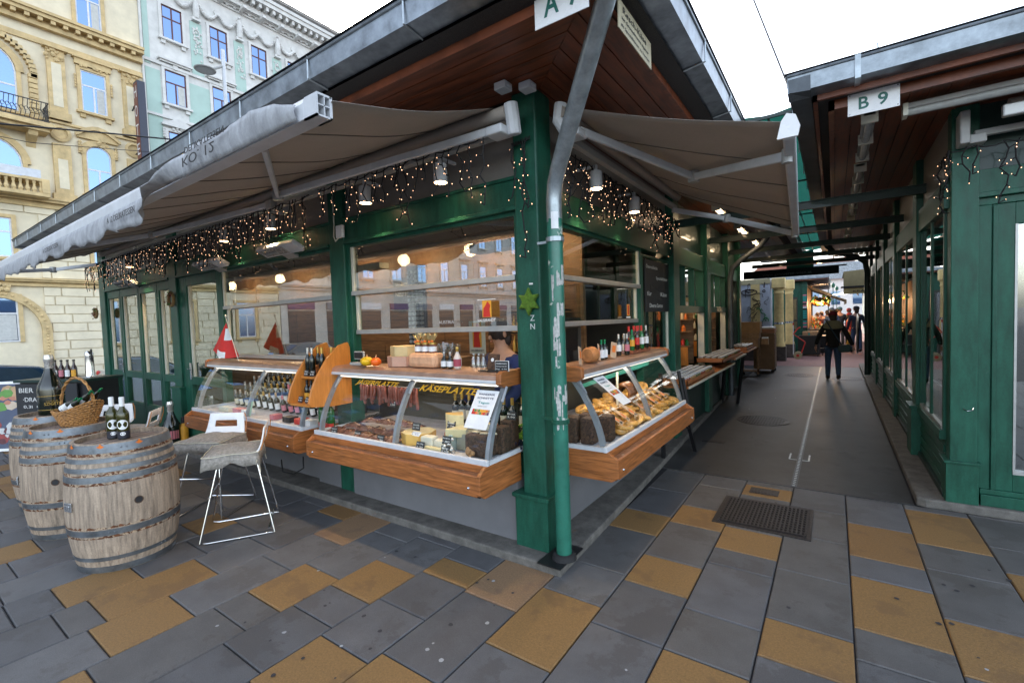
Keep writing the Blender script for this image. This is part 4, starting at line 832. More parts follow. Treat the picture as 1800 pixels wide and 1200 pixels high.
def poster(P,name,lab):
    a,b_,c,d=[Vector(p) for p in P]; t=thing(name,lab,'poster',(a+c)/2); n=(b_-a).cross(d-a).normalized()
    o=obj('sheet',MB().add([a,b_,c,d],[(0,1,2,3)]),paper,t,w=True); rt=(b_-a); up=(d-a); W_=rt.length; H_=up.length; r1,u1=rt.normalized(),up.normalized()
    def at(u,v): return a+r1*(u*W_)+u1*(v*H_)+n*.001
    navy=flat('navy_print',(.02,.03,.09),.6)
    txt('WANDERER',navy,t,at(.14,.87),r1,u1,H_*.05,width=W_*.72); txt('SCHNITTE',navy,t,at(.14,.77),r1,u1,H_*.05,width=W_*.72); txt('Tegun',teal,t,at(.24,.63),r1,u1,H_*.075,width=W_*.5)
    txt('Salatgemüse',greyp,t,at(.28,.565),r1,u1,H_*.03,width=W_*.4); txt('frisch und hausgemacht aus',greyp,t,at(.2,.2),r1,u1,H_*.02,width=W_*.6) if H_>.4 else None
    pal2=[red,orange,flat('leafy',(.08,.25,.05)),flat('plum2',(.12,.03,.10)),yellow,brown]; pb=MB(); rr=random.Random(2)
    for i in range(9):
        for j in range(2):
            pb.cur=rr.randrange(6); u,v=.12+i*.085,.36+j*.07; pb.add([at(u,v)+n*.0005,at(u+.083,v)+n*.0005,at(u+.083,v+.068)+n*.0005,at(u,v+.068)+n*.0005],[(0,1,2,3)])
    obj('picture_strip',pb,pal2,t,w=True)
poster([(-.665,-.150,.965),(-.465,-.150,.965),(-.435,-.017,1.215),(-.635,-.017,1.215)],'snack_poster','white snack poster standing inside the cheese case near the corner post')
poster([(.10,.92,1.0),(.10,1.10,1.0),(-.06,.90,1.235),(-.06,.70,1.235)][::1],'snack_poster','white snack poster lying behind the glass of the pastry case')
def wedge(x,y,z,r,h,a0,a1,ms,lab,cat='cheese',name='cheese_wedge'):
    b=MB(); K=8; pts=[(0,0)]+[(r*math.cos(a0+(a1-a0)*i/K),r*math.sin(a0+(a1-a0)*i/K)) for i in range(K+1)]
    b.prism(pts,'z',0,h); 
    if len(ms)>1:
        b.m=[0]*len(b.f); 
        for i in range(1,K+1): b.m[2+i]=1
        b.m[1]=1 if len(ms)>2 else 0
    o=obj(name,b,ms,bev=.003); o.location=(x,y,z); return tag(o,lab,cat)
z0=.745
wedge(-1.30,.02,z0,.14,.09,0,2*math.pi-.01,[ch[0],ch[1]],'round yellow cheese beside the middle rib of the cheese case',name='round_cheese')
wedge(-1.02,.02,z0,.16,.10,.2,2.2,[ch[3],ch[4]],'orange brown cheese wedge behind the white cheeses')
wedge(-1.02,.25,z0+.06,.14,.17,-2.4,-.8,[ch[1],ch[0]],'tall standing wedge of yellow cheese in the back of the case')
wedge(-.72,.24,z0+.06,.14,.13,-2.6,-.9,[ch[0],ch[2]],'tall pale cheese wedge at the back right of the case')
wedge(-.93,-.06,z0+.10,.17,.06,.3,1.5,[ch[0],ch[2]],'pale blue veined cheese block under clear wrap')
bx_('cheese_block',ch[2],'white soft cheese block, left of the two front ones','cheese',(-1.16,-1.04,-.10,-.02,z0,z0+.09),rz=.1,bev=.012); bx_('cheese_block',ch[2],'white soft cheese block with a rounded top, right of the two front ones','cheese',(-1.04,-.88,-.09,-.01,z0,z0+.075),rz=-.1,bev=.02)
bx_('cheese_block',ch[0],'flat yellowish cheese slab at the very front of the case','cheese',(-1.08,-.90,-.14,-.10,z0,z0+.03),bev=.008)
bx_('cheese_block',flat('grey_wrapped_cheese',(.30,.29,.22),.3,bump=.2),'grey green wrapped cheese stack in the middle of the case','cheese',(-.86,-.70,-.02,.14,z0,z0+.13),bev=.01)
bx_('cheese_block',flat('blueish_cheese',(.52,.60,.52),.4),'narrow pale green cheese slice','cheese',(-.90,-.87,-.06,.08,z0,z0+.12),bev=.005)
def loaf(x,y,z,sx,sy,sz,lab,rz=0):
    o=obj('rye_loaf',MB().box(-sx/2,sx/2,-sy/2,sy/2,0,sz),bread,bev=.018); o.location=(x,y,z); o.rotation_euler=(0,0,rz); return tag(o,lab,'bread')
loaf(-.60,-.03,z0,.20,.16,.16,'wide dark rye loaf at the front of the cheese case'); loaf(-.53,.22,z0,.11,.13,.22,'tall dark rye loaf beside the grapes',.2); loaf(-.50,.08,z0,.09,.12,.20,'tall dark rye loaf behind the right rib of the cheese case',.1)
for i,(x,y) in enumerate(((-.68,-.05),(-.60,-.06),(-.53,-.05))): bx_('cracker',creaml,'thin pale cracker lying on the wide rye loaf, %s from the left'%ord_[i],'cracker',(x,x+.06,y,y+.04,z0+.162,z0+.168),rz=.4*i)
def cluster(name,lab,cat,c,n,spread,r,m,seed):
    rr=random.Random(seed); b=MB()
    for i in range(n): b.sph((rr.gauss(0,spread[0]),rr.gauss(0,spread[1]),abs(rr.gauss(0,spread[2]))),r*rr.uniform(.8,1.15),7,5)
    o=obj(name,b,m,smooth=True); o.location=c; return tag(o,lab,cat)
cluster('grapes','heap of green grapes beside the rye loaves','grapes',(-.50,.36,z0+.05),60,(.05,.05,.05),.013,flat('green_grape',(.18,.34,.03),.3),1); cluster('grapes','small heap of dark grapes at the corner of the case','grapes',(-.48,.28,z0+.01),30,(.03,.04,.02),.012,flat('dark_grape',(.012,.012,.03),.3),2)
cluster('dried_figurine','small silver wrapped figure at the front glass','figure',(-.83,-.12,z0+.01),22,(.025,.015,.03),.014,silver,3); cluster('gingerbread_figure','gingerbread man shaped bun at the front glass','bun',(-.62,-.15,z0+.02),12,(.018,.006,.03),.016,flat('bun_brown',(.36,.2,.09),.8,bump=.5),4)
# vacuum packs of smoked meat
vp=mat('vacuum_packed_meat',(.20,.085,.06),.22,var=.6,scale=28,bump=.9,bd=.008,wear=((.38,.30,.30),.62,30))
for i,(x,y,z,rz) in enumerate([(-2.25,-.08,0,.2),(-2.2,.05,.02,.4),(-2.05,-.1,.0,-.2),(-2.0,.02,.02,.1),(-1.85,-.1,0,.3),(-1.82,.04,.02,-.3),(-1.66,-.10,0,.1),(-1.64,.03,.02,.25),(-1.5,-.08,0,-.2),(-1.48,.08,.02,.1),(-2.1,.18,.05,.5),(-1.9,.2,.05,-.1),(-1.7,.2,.06,.3),(-1.55,.2,.05,0)]):
    b=MB(); K=7
    for a in range(K+1):
        for c in range(K+1):
            u,v=a/K,c/K; b.v.append(((u-.5)*.19,(v-.5)*.13,.012+.035*math.sin(math.pi*u)**.6*math.sin(math.pi*v)**.6*rg.uniform(.7,1.2)))
    b.f=[(a*(K+1)+c,(a+1)*(K+1)+c,(a+1)*(K+1)+c+1,a*(K+1)+c+1) for a in range(K) for c in range(K)]; b.m=[0]*len(b.f)
    o=obj('packed_sausage',b,vp,smooth=True); o.location=(x,y,z0+z); o.rotation_euler=(0,0,rz); tag(o,'clear pack of smoked sausages, %s pack %s of the cheese case'%(ord_[i%7] if i<10 else ord_[i-10],'at the front' if i<10 else 'at the back') if i not in(7,8,9) else 'clear pack of smoked sausages beside the middle rib, %s one'%['nearest','middle','farthest'][i-7],'meat pack')
for i,(x,y,z,s,l) in enumerate([(-2.22,-.145,z0,('Speck','2.40'),'leftmost at the front of the sausage side'),(-1.88,-.15,z0,('Hirsch','3.10'),'in the middle of the front of the sausage side'),(-1.58,-.15,z0,('Wurst','1.90'),'just left of the middle rib'),(-1.27,-.04,z0+.11,('Gouda','2.10'),'on the round yellow cheese'),(-1.12,-.15,z0,('Brie 100g','2.20'),'before the white cheese blocks'),(-.86,-.15,z0,('Camembert','2.50'),'low one right of the white cheeses'),(-.87,-.12,z0+.065,('Bergkäse','1.80'),'upper one right of the white cheeses'),(-1.02,.10,z0+.12,('Emmental','1.70'),'before the tall yellow wedge'),(-.50,.20,z0+.22,('Brot','3.90'),'on the tall rye loaf'),(-1.80,.18,z0+.22,('Kantwurst','2.90'),'under the hanging sausages'),(-.68,.14,z0+.2,('Parmesan','2.80'),'beside the tall pale wedge')]):
    pricetag(x,y,z,'black chalk price tag '+l,.085,.06,s)
pricetag(-1.22,-.10,z0+.085,'white price card lying before the round yellow cheese',.09,.04,('Angebot','1.20'),m=paper,tilt=-50)
bp_=None
for i in range(11):
    x=-1.32+i*.083+(.05 if i>5 else 0); lab='upright bottle at the back of the cheese case, %s from the left'%ord_[i]
    if bp_ is None: bp_=bottle('wine_bottle',lab,'bottle',(x,.50,.80),.27,.034,cap=gold,label=creaml,n=10,group='bottles behind the cheeses')
    else: cpy(bp_,(x,.50+rg.uniform(-.02,.02),.80+rg.uniform(-.01,.02)),lab)
# --- on top of the cheese case
zt=1.347
t=thing('scale_display','grey customer scale display on the left end of the cheese case','scale display',(-2.15,.10,zt)); bx('base',greyp,t,-2.21,-2.05,.05,.16,zt,zt+.025,bev=.004); bx('stem',black,t,-2.15,-2.11,.10,.12,zt+.02,zt+.06); obj('screen_frame',MB().box(-2.20,-2.06,.095,.115,zt+.05,zt+.125),greyp,t,w=True,bev=.006); bx('screen',black,t,-2.19,-2.07,.092,.096,zt+.06,zt+.115)
def gourd(name,lab,c,r,m,ribs,sq,seed=1):
    b=MB(); n=30
    pr=[]
    vs=[];M_=9
    for a in range(M_+1):
        ph=math.pi*a/M_
        for k in range(n):
            th=2*math.pi*k/n; q=1+ribs*abs(math.sin(th*5))+.04*math.sin(th*3+a); vs.append((r*q*math.sin(ph)*math.cos(th),r*q*math.sin(ph)*math.sin(th),sq*r*math.cos(ph)+sq*r))
    b.add(vs,[(a*n+k,(a+1)*n+k,(a+1)*n+(k+1)%n,a*n+(k+1)%n) for a in range(M_) for k in range(n)])
    t=thing(name,lab,'squash',c); obj('flesh',b,m,t,smooth=True); obj('stalk',MB().tube([(0,0,2*sq*r-.01),(.005,0,2*sq*r+.02)],[.008,.005],6),brown,t,smooth=True); return t
gourd('yellow_squash','bumpy yellow squash on the cheese case beside the scale display',(-1.955,.05,zt),.055,mat('yellow_squash_skin',(.80,.50,.01),.4,var=.3,scale=20,bump=.4),.10,.75); gourd('orange_pumpkin','small bright orange pumpkin between the yellow squash and the cheese wheels',(-1.845,.06,zt),.045,mat('orange_pumpkin_skin',(.85,.14,.01),.35,var=.15,scale=10,bump=.1),.04,.85)
def wheel(c,r,h,ms,lab,a0=0,a1=2*math.pi-.02): return wedge(c[0],c[1],c[2],r,h,a0,a1,ms,lab,name='round_cheese')
o=wheel((-1.62,.22,zt),.17,.085,[flat('pink_brown_rind',(.50,.30,.22),.5,bump=.2)],'lower pinkish brown cheese wheel on top of the case'); o=wheel((-1.60,.22,zt+.087),.155,.085,[flat('golden_rind',(.60,.45,.22),.5,bump=.15)],'upper golden cheese wheel stacked on the pinkish one')
b=MB(); b.box(-.16,.16,-.07,.07,0,.12); o=obj('cheese_log',b,mat('peach_rind',(.68,.38,.22),.6,var=.2,scale=14,bump=.4),bev=.035); o.location=(-1.275,.12,zt); tag(o,'long rounded peach coloured cheese loaf on top of the case','cheese')
def giftjar(x,lab):
    t=thing('gift_jar',lab,'jar',(x,.12,zt+.12),group='gift jars on the cheese loaf'); obj('jar_body',MB().lathe([(.03,0),(.034,.005),(.034,.062),(.028,.072)],n=16),flat('jam_jar',(.16,.06,.03),.15),t,smooth=True)
    obj('jar_label',MB().lathe([(.0348,.012),(.0348,.052)],n=16,cap=False),paper,t,smooth=True); obj('jar_lid',MB().lathe([(.031,.07),(.031,.084),(0,.085)],n=16),gold,t,smooth=True)
    b=MB(); rr=random.Random(int(x*100)); b.cur=0
    for k in range(16):
        a=k*.39; rr_=rr.uniform(.03,.055); b.add([(.006*math.cos(a),.006*math.sin(a),.085),(.006*math.cos(a+.4),.006*math.sin(a+.4),.085),(rr_*math.cos(a+.5),rr_*math.sin(a+.5),.085+rr.uniform(.05,.09)),(rr_*math.cos(a),rr_*math.sin(a),.085+rr.uniform(.04,.08))],[(0,1,2,3)])
    obj('cellophane',b,flat('golden_cellophane',(.55,.45,.22),.25,.4),t); obj('bow',MB().sph((.02,-.03,.095),(.022,.006,.01),8,4).sph((-.01,-.032,.09),(.014,.006,.012),8,4),orange,t)
for x,l in((-1.36,'left'),(-1.28,'middle'),(-1.20,'right')): giftjar(x,'small jam jar topped with golden cellophane, %s of the three on the cheese loaf'%l)
for i,x in enumerate((-1.06,-.995)):
    o=bottle('wrapped_bottle','small bottle wrapped in clear cellophane on the case, %s one'%['left','right'][i],'bottle',(x,.10,zt),.13,.028,'champ',cap=silver,label=paper,parts=True,group='wrapped bottles on the cheese case')
    b=MB(); rr=random.Random(i)
    for k in range(14):
        a=k*.45; r_=rr.uniform(.035,.05); b.add([(.012*math.cos(a),.012*math.sin(a),.12),(.012*math.cos(a+.45),.012*math.sin(a+.45),.12),(r_*math.cos(a+.4),r_*math.sin(a+.4),.19+rr.uniform(0,.02)),(r_*math.cos(a),r_*math.sin(a),.18+rr.uniform(0,.03))],[(0,1,2,3)])
    obj('cellophane',b,g_clear,o)
bottle('milk_liqueur_bottle','golden topped bottle with blue and red label on the case','bottle',(-.92,.10,zt),.17,.033,'champ',glassm=flat('cream_bottle',(.62,.55,.5),.25),cap=gold,label=flat('red_blue_label',(.35,.05,.08),.5),parts=True)
for i,x in enumerate((-.84,-.79,-.74)):
    t=thing('glass_carafe','small empty glass carafe on the cheese case, %s of three'%['left','middle','right'][i],'carafe',(x,.2,zt),group='glass carafes on the cheese case'); obj('glass_body',MB().lathe([(.032,0),(.034,.01),(.02,.07),(.014,.09),(.018,.11)],n=14,cap=False),g_clear,t,smooth=True)
t=thing('chocolate_bread_pack','clear pack of dark brown crispbread leaning near the corner post','bread pack',(-.58,.10,zt)); obj('pack',MB().box(-.05,.05,-.008,.012,0,.12),bread,t,bev=.006).rotation_euler=(R(-12),0,0); obj('sticker',MB().lathe([(0,0),(.014,0)],ax='y',n=14,cap=False,c=(0,-.013,.075)),paper,t).rotation_euler=(R(-12),0,0)
t=thing('chalk_sign','small blackboard sign with white edge beside the crispbread pack','chalk sign',(-.46,.06,zt)); bx('board_frame',paper,t,-.525,-.405,.06,.066,zt,zt+.075); bx('board',chalk,t,-.521,-.409,.058,.0605,zt+.003,zt+.072)
for i,s in enumerate(('WANDERER SCHNITTE','hausgemacht','Stg  4.90')): txt(s,chalkw,t,(-.515,.0575,zt+.05-.02*i),(1,0,0),(0,0,1),.009,width=.095)
bx_('tray',black,'shallow black tray under the crispbread pack','tray',(-.66,-.44,.02,.2,zt-.002,zt+.006))
# glasses upturned inside, clerk, poster inside
for i in range(10):
    t=obj('drinking_glass',MB().lathe([(.03,0),(.034,.12)],n=12,cap=False),g_clear,smooth=True) if i==0 else t.copy()
    if i: C.objects.link(t)
    t.location=(-2.0+(i%5)*.085,.85+(i//5)*.09,1.37); tag(t,'upturned drinking glass on the shelf inside the window, %s in the %s row'%(ord_[i%5],['front','back'][i//5]),'glass',group='drinking glasses inside the window')
bx_('glass_shelf',plank,'wooden shelf carrying upturned glasses inside the serving window','shelf',(-2.1,-1.5,.78,1.02,1.33,1.368))
t=thing('coffee_sign','cream enamel sign with red and yellow figure inside the serving window','sign',(-1.62,1.2,1.5)); obj('plate',MB().box(-1.72,-1.50,1.2,1.205,1.37,1.72),cream,t,w=True,bev=.002); bx('picture',yellow,t,-1.67,-1.55,1.197,1.2,1.44,1.70); obj('figure',MB().prism([(-1.655,1.44),(-1.565,1.44),(-1.58,1.56),(-1.56,1.62),(-1.60,1.70),(-1.63,1.64),(-1.65,1.6)],'y',1.194,1.1975),red,t,w=True); txt('HAUSBRANDT',ink,t,(-1.70,1.1985,1.395),(1,0,0),(0,0,1),.022,width=.18)
t=thing('window_sticker','red and yellow coffee sticker with a word under it on the big window','sticker',(-.7,.25,1.75))
bx('sticker_bar',paper,t,-.80,-.62,.222,.223,1.873,1.878); bx('picture',yellow,t,-.752,-.665,.222,.2235,1.74,1.868); obj('figure',MB().prism([(-.745,1.742),(-.675,1.742),(-.682,1.80),(-.672,1.83),(-.70,1.862),(-.72,1.83),(-.74,1.81)],'y',.2205,.222),red,t,w=True); txt('HAUSBRANDT',paper,t,(-.80,.222,1.705),(1,0,0),(0,0,1),.022,width=.17)
txt('AUSTRIA',flat('etched_grey',(.42,.44,.46),.5),t,(-1.22,.222,1.70),(1,0,0),(0,0,1),.026,width=.17)
t=thing('window_sticker','small red and yellow coffee sticker on the alley side window','sticker',(-.3,2.2,1.75)); bx('picture',yellow,t,-.309,-.308,2.12,2.20,1.72,1.84); bx('figure',red,t,-.308,-.307,2.14,2.18,1.73,1.83); bx('sticker_bar',paper,t,-.309,-.308,2.10,2.22,1.695,1.712)
# --- chalk menu on alley side, interior boards
t=thing('chalk_menu','tall black chalk menu board in the alley window beside the pastry case','menu board',(-.3,3.1,2.0)); bx('board',chalk,t,-.305,-.295,2.68,3.60,1.76,2.37)
for s,z,y0,w in(('Österreichische',2.27,2.72,.42),('Spezialitäten',2.14,3.08,.45),('für',1.95,2.74,.16),('Käse',1.95,3.25,.25),('Diverse Sorten',1.81,2.82,.5)): txt(s,chalkw,t,(-.2945,y0,z),(0,1,0),(0,0,1),.05,width=w)
obj('drawn_tongue',MB().prism([(2.86,2.08),(3.2,2.0),(3.3,1.9),(3.0,1.92),(2.88,2.0)],'x',-.2945,-.293),ink,t,w=True)
t=thing('chalk_board','black chalk board with menu lines on the plank wall inside','menu board',(-3.3,2.27,2.1)); bx('board',chalk,t,-4.1,-3.55,2.26,2.27,1.95,2.42); txt('JÄGERPLATTE',chalkw,t,(-4.05,2.258,2.28),(1,0,0),(0,0,1),.07,width=.45); txt('NEU 15.90',chalkw,t,(-4.05,2.258,2.14),(1,0,0),(0,0,1),.06,width=.4)
bx_('sunken_sink',greyp,'pale box shelf hanging under the ceiling inside the serving window','ceiling shelf',(-1.6,-.6,1.1,1.3,2.42,2.5)); bx_('ceiling_box',cream,'pale ceiling box inside the left serving window','ceiling shelf',(-4.0,-3.0,1.1,1.25,2.40,2.47))
t=thing('bottle_shelf','dark wall shelf with rows of bottles deep inside the stall','shelf',(-1.6,2.2,1.2)); obj('shelf_boards',MB().box(-1.85,-1.05,2.1,2.28,1.3,1.32).box(-1.85,-1.05,2.1,2.28,1.55,1.57).box(-1.85,-1.05,2.1,2.28,1.8,1.82),black,t,w=True); b=MB()
for z in(1.32,1.57): 
    for i in range(12): b.lathe([(.028,0),(.028,.11),(.01,.15),(.01,.2)],c=(-1.8+i*.065,2.18,z),n=8)
obj('bottles',b,gold,t,w=True,smooth=True)
t=thing('bottle_rack','black and white patterned bottle rack inside the left of the big window','bottle rack',(-2.6,1.2,1.5)); obj('rack_frame',MB().box(-2.75,-2.45,1.3,1.32,.9,2.4),black,t,w=True); b=MB()
for i in range(4):
    for j in range(26): b.lathe([(0,0),(.02,0),(.02,-.03),(0,-.03)],c=(-2.70+i*.065,1.30,.95+j*.055),ax='y',n=8)
obj('bottle_ends',b,whitep,t,w=True)
# --- wooden bottle rack between the cases
t=thing('wine_rack','curved orange plywood rack with two shelves of dark bottles between the two front cases','wine rack',(-2.53,0,1.0))
pr=[(-.27,1.02),(-.235,1.14),(-.17,1.27),(-.06,1.42),(.07,1.53),(.17,1.555),(.19,1.50),(.19,.96),(-.02,.96),(-.24,.985)]
for x0,x1 in((-2.41,-2.385),(-2.75,-2.725)): obj('side_board',MB().prism([(y,z) for y,z in pr],'x',x0,x1),rackw,t,w=True,bev=.003)
obj('shelf',MB().box(-2.725,-2.41,-.25,.17,.985,1.005),rackw,t,w=True); obj('shelf',MB().box(-2.725,-2.41,-.13,.17,1.225,1.245),rackw,t,w=True); bx('back_board',rackw,t,-2.725,-2.41,.16,.175,.985,1.5)
bb=None
for i,(x,y) in enumerate([(-2.69,-.07),(-2.62,-.07),(-2.66,.02),(-2.59,.02),(-2.52,-.03),(-2.47,.04)]):
    lab='dark slim bottle on the upper shelf of the curved rack, %s from the left'%ord_[i]; c_=silver if i<2 else gold
    bottle('slim_bottle',lab,'bottle',(x,y,1.245),.27,.027,cap=c_,label=(silver if i<2 else None),lz=(.1,.13),n=14,group='bottles in the curved rack',parts=True)
for i,(x,g_,l_) in enumerate([(-2.68,dglass,yellow),(-2.61,dglass,yellow),(-2.53,gglass,paper),(-2.46,dglass,paper)]): bottle('oil_bottle','small bottle on the lower shelf of the curved rack, %s from the left'%ord_[i],'bottle',(x,-.10,1.005),.2,.027,glassm=g_,cap=black if i<2 else foilg,label=l_,lz=(.1,.4),group='bottles in the curved rack',parts=True)
for i,(x,y,z) in enumerate([(-2.66,-.12,1.246),(-2.55,-.125,1.246),(-2.65,-.20,1.006),(-2.53,-.20,1.006)]): pricetag(x,y,z,'chalk price tag in the curved rack, %s shelf %s one'%('upper' if i<2 else 'lower',['left','right'][i%2]),.07,.06,('Wein','8.90'))
for i in range(3): bottle('green_bottle','green bottle standing in the gap under the curved rack, %s from the left'%ord_[i],'bottle',(-2.58+i*.07,-.02,.74),.28,.036,glassm=gglass,cap=foilg,label=red,lz=(.05,.2),group='green bottles under the rack')
# --- flag
t=thing('flag','small red white red flag on a thin stick above the wine case','flag',(-4.28,-.02,1.35))
obj('stick',MB().tube([(-4.19,-.02,1.35),(-4.44,-.02,1.86)],.004,6),cream,t,w=True)
b=MB(); K=10; Lf=6
for i in range(K+1):
    for j in range(Lf+1):
        u,v=i/K,j/Lf; top=Vector((-4.44,-.02,1.80)); 
        a=top.lerp(Vector((-4.22,-.02,1.40)),v); e=Vector((-4.55,-.03,1.76)).lerp(Vector((-4.85,-.05,1.46)),v) if 0 else top.lerp(Vector((-4.80,-.06,1.47)),v)
        p=a.lerp(e,u); p=p+Vector((0,.03*math.sin(u*7+v)*v,-.05*math.sin(u*math.pi)*v)); b.v.append(tuple(p))
for i in range(K):
    for j in range(Lf): b.f.append((i*(Lf+1)+j,(i+1)*(Lf+1)+j,(i+1)*(Lf+1)+j+1,i*(Lf+1)+j+1)); b.m.append(1 if (i<=4 and j in(1,2)) or (4<=i<=7 and j==5) else 0)
obj('flag_cloth',b,[flat('flag_red',(.62,.02,.015),.6),paper],t,w=True,smooth=True); obj('charms',MB().sph((-4.44,-.02,1.88),(.014,.01,.02),8,5).sph((-4.45,.1,2.05),(.012,.01,.025),8,5).sph((-4.46,.12,2.2),(.012,.01,.025),8,5).tube([(-4.44,-.02,1.86),(-4.45,.1,2.05),(-4.46,.12,2.35)],.002,4),cream,t,w=True)
# --- pastry case
bun=mat('golden_glazed_pastry',(.78,.40,.09),.35,var=.45,scale=16,bump=.4,bd=.006,coat=.3,wear=((.85,.62,.28),.62,12)); pret=mat('brown_pretzel_crust',(.30,.10,.025),.3,var=.4,scale=14,bump=.2,coat=.3)
bm=MB(); n,m_=14,8
for i in range(n):
    for j in range(m_):
        a,b__=2*math.pi*i/n,2*math.pi*j/m_; r_=.036+.022*math.cos(b__); bm.v.append((r_*math.cos(a)*1.25,r_*math.sin(a),.018+.019*math.sin(b__)*(1+.12*math.sin(3*a))))
bm.f=[(i*m_+j,((i+1)%n)*m_+j,((i+1)%n)*m_+(j+1)%m_,i*m_+(j+1)%m_) for i in range(n) for j in range(m_)]; bm.m=[0]*len(bm.f)
first=None; idx=0
for layer in range(3):
    for iy in range(11):
        for ix in range(4 if layer<2 else 3):
            y=.95+iy*.145+(layer%2)*.06+rg.uniform(-.02,.02); x=-.26+ix*.105+layer*.0+rg.uniform(-.015,.015); z=.75+layer*.032+(.12-.32*max(0,x+.12) if 0 else max(0,-x)*.38)+rg.uniform(0,.012)
            if y>2.45 or (layer==2 and x>-.02): continue
            lab='golden ring pastry, %s layer, %s row from the corner, %s from back'%(['lowest','middle','top'][layer],ord_[iy],ord_[ix])
            if first is None: first=obj('ring_pastry',bm,bun,smooth=True); o=tag(first,lab,'pastry',group='golden pastries in the alley case')
            else: o=cpy(first,(0,0,0),lab)
            o.location=(x,y,z); o.rotation_euler=(rg.uniform(-.3,.3),rg.uniform(-.1,.45),rg.uniform(0,6)); o.scale=(rg.uniform(1.0,1.2),)*3; idx+=1
for i,(x,y,rz) in enumerate([(-.06,.62,0),(-.20,.60,.2),(.02,.76,.1),(-.14,.75,.1)]): loaf(x,y,z0,.115,.12,.20,'tall dark rye loaf at the near end of the pastry case, %s'%['front left','back left','front right','back right'][i],rz)
b=MB(); rr=random.Random(8)
for i in range(9):
    x,y=rr.uniform(-.27,-.05),rr.uniform(.53,.82); b.add([(x,y,z0+.205+rr.uniform(0,.02)),(x+.05,y+rr.uniform(-.02,.02),z0+.205+rr.uniform(0,.03)),(x+.03,y+.05,z0+.205+rr.uniform(0,.02))],[(0,1,2)])
tag(obj('plastic_wrap',b,g_clear),'crumpled clear plastic wrap over the rye loaves of the pastry case','plastic wrap')
kraft=flat('kraft_card',(.55,.38,.25),.8); 
for i,(y,x) in enumerate([(.92,.09),(1.08,.085),(1.28,.08),(1.55,.07),(1.72,.07),(1.92,.06),(2.12,.05),(2.30,.04)]):
    t=thing('snack_card','kraft paper price card leaning on the pastries, %s from the corner'%ord_[i],'price card',(x-.05,y,.875),group='kraft cards in the pastry case'); t.rotation_euler=(0,R(33),R(8+rg.uniform(-8,8)))
    obj('card',MB().box(-.13,.06,-.042,.042,0,.004),kraft,t); obj('drawing',MB().add([(-.02,-.03,.0045),(.03,-.02,.0045),(.015,.025,.0045),(-.04,.02,.0045)],[(0,1,2,3)]),orange,t); obj('ink_mark',MB().box(.03,.05,-.03,.02,.004,.0048),ink,t); txt('Snack 2.50',ink,t,(-.12,-.02,.0045),(0,1,0),(-1,0,0),.018,width=.05,w=False)
t=thing('pretzel_stand','wooden stick hung with brown pretzels inside the pastry case','pretzel stand',(-.14,1.45,.75)); obj('stick',MB().tube([(-.12,1.33,.75),(-.15,1.42,1.2)],.012,8),creaml,t,w=True)
for k in range(5):
    b=MB(); yy=1.45+k*.035; b.tube([(-.12+.075*math.cos(a*.45)*(.6 if a in(3,4,10,11) else 1),yy,1.0+.085*math.sin(a*.45)) for a in range(15)],.017,8); obj('pretzel',b,pret,t,w=True,smooth=True)
tag(obj('teal_ribbon',MB().add([(-.22,.75,1.13),(-.22,2.5,1.16),(-.2,2.5,1.22),(-.2,.75,1.17)],[(0,1,2,3)]),flat('teal_cloth',(.02,.25,.20),.7)),'teal garland strip along the back of the pastry case','garland')
for i in range(5): bx_('tongs_tray',silver,'silver foil packet at the far end of the pastry case, %s one'%ord_[i],'foil packet',(-.28+i*.05,-.22+i*.05,2.1+i*.06,2.3+i*.05,.93-i*.02,.95-i*.02),rz=.3*i)
# on top of pastry case
zt2=1.348
o=obj('cheese_roll',MB().lathe([(.0,-.06),(.05,-.058),(.062,-.04),(.064,.04),(.05,.058),(0,.06)],ax='y',n=20),mat('orange_netted_rind',(.55,.22,.07),.6,var=.3,scale=18,bump=.5),smooth=True); o.location=(-.13,.82,zt2+.062); tag(o,'orange round smoked cheese roll lying on the pastry case','cheese')
for i,(y,rz) in enumerate([(.98,.3),(1.26,-.35),(.62,.2)]):
    t=thing('snack_card','kraft paper card standing on top of the pastry case, %s one'%['middle','farthest','nearest'][i],'price card',(-.12,y,zt2)); t.rotation_euler=(0,0,rz); obj('card',MB().box(-.003,.003,-.035,.035,0,.14),kraft,t).rotation_euler=(R(-14),R(-6),0); obj('drawing',MB().box(.0035,.0045,-.02,.02,.05,.11),orange,t).rotation_euler=(R(-14),R(-6),0)
for i,y in enumerate((1.06,1.13)): bottle('green_capped_bottle','small dark bottle with green cap on the pastry case, %s one'%['nearer','farther'][i],'bottle',(-.14,y,zt2),.17,.025,cap=foilg,label=paper,lz=(.1,.5),parts=True,face=R(-50),group='green capped bottles on the pastry case')
o=obj('wavy_tray',MB().prism([(1.70+i*.04,zt2+.03+.012*math.sin(i*1.6)) for i in range(14)]+[(2.22-i*.04,zt2) for i in range(14)],'x',-.22,-.10),flat('terracotta',(.28,.09,.04),.7)); tag(o,'wavy brown tray holding soft drink bottles on the pastry case','tray')
dk=[(dglass,silver,paper),(dglass,silver,pinkl),(g_clear,silver,paper),(gglass,foilg,yellow),(cola,red,red),(cola,red,red),(cola,red,red),(gglass,red,paper),(cola,red,red),(dglass,silver,paper)]
for i,(g_,c_,l_) in enumerate(dk): bottle('drink_bottle','soft drink bottle in the wavy tray, %s from the corner'%ord_[i],'bottle',(-.17+(i%2)*.055,1.52+i*.068,zt2+(.0 if i<3 else .035)),.20+(.03 if i>3 else 0),.026,glassm=g_,cap=c_,label=l_,lz=(.2,.5),parts=True,face=R(-50),group='soft drinks on the pastry case')
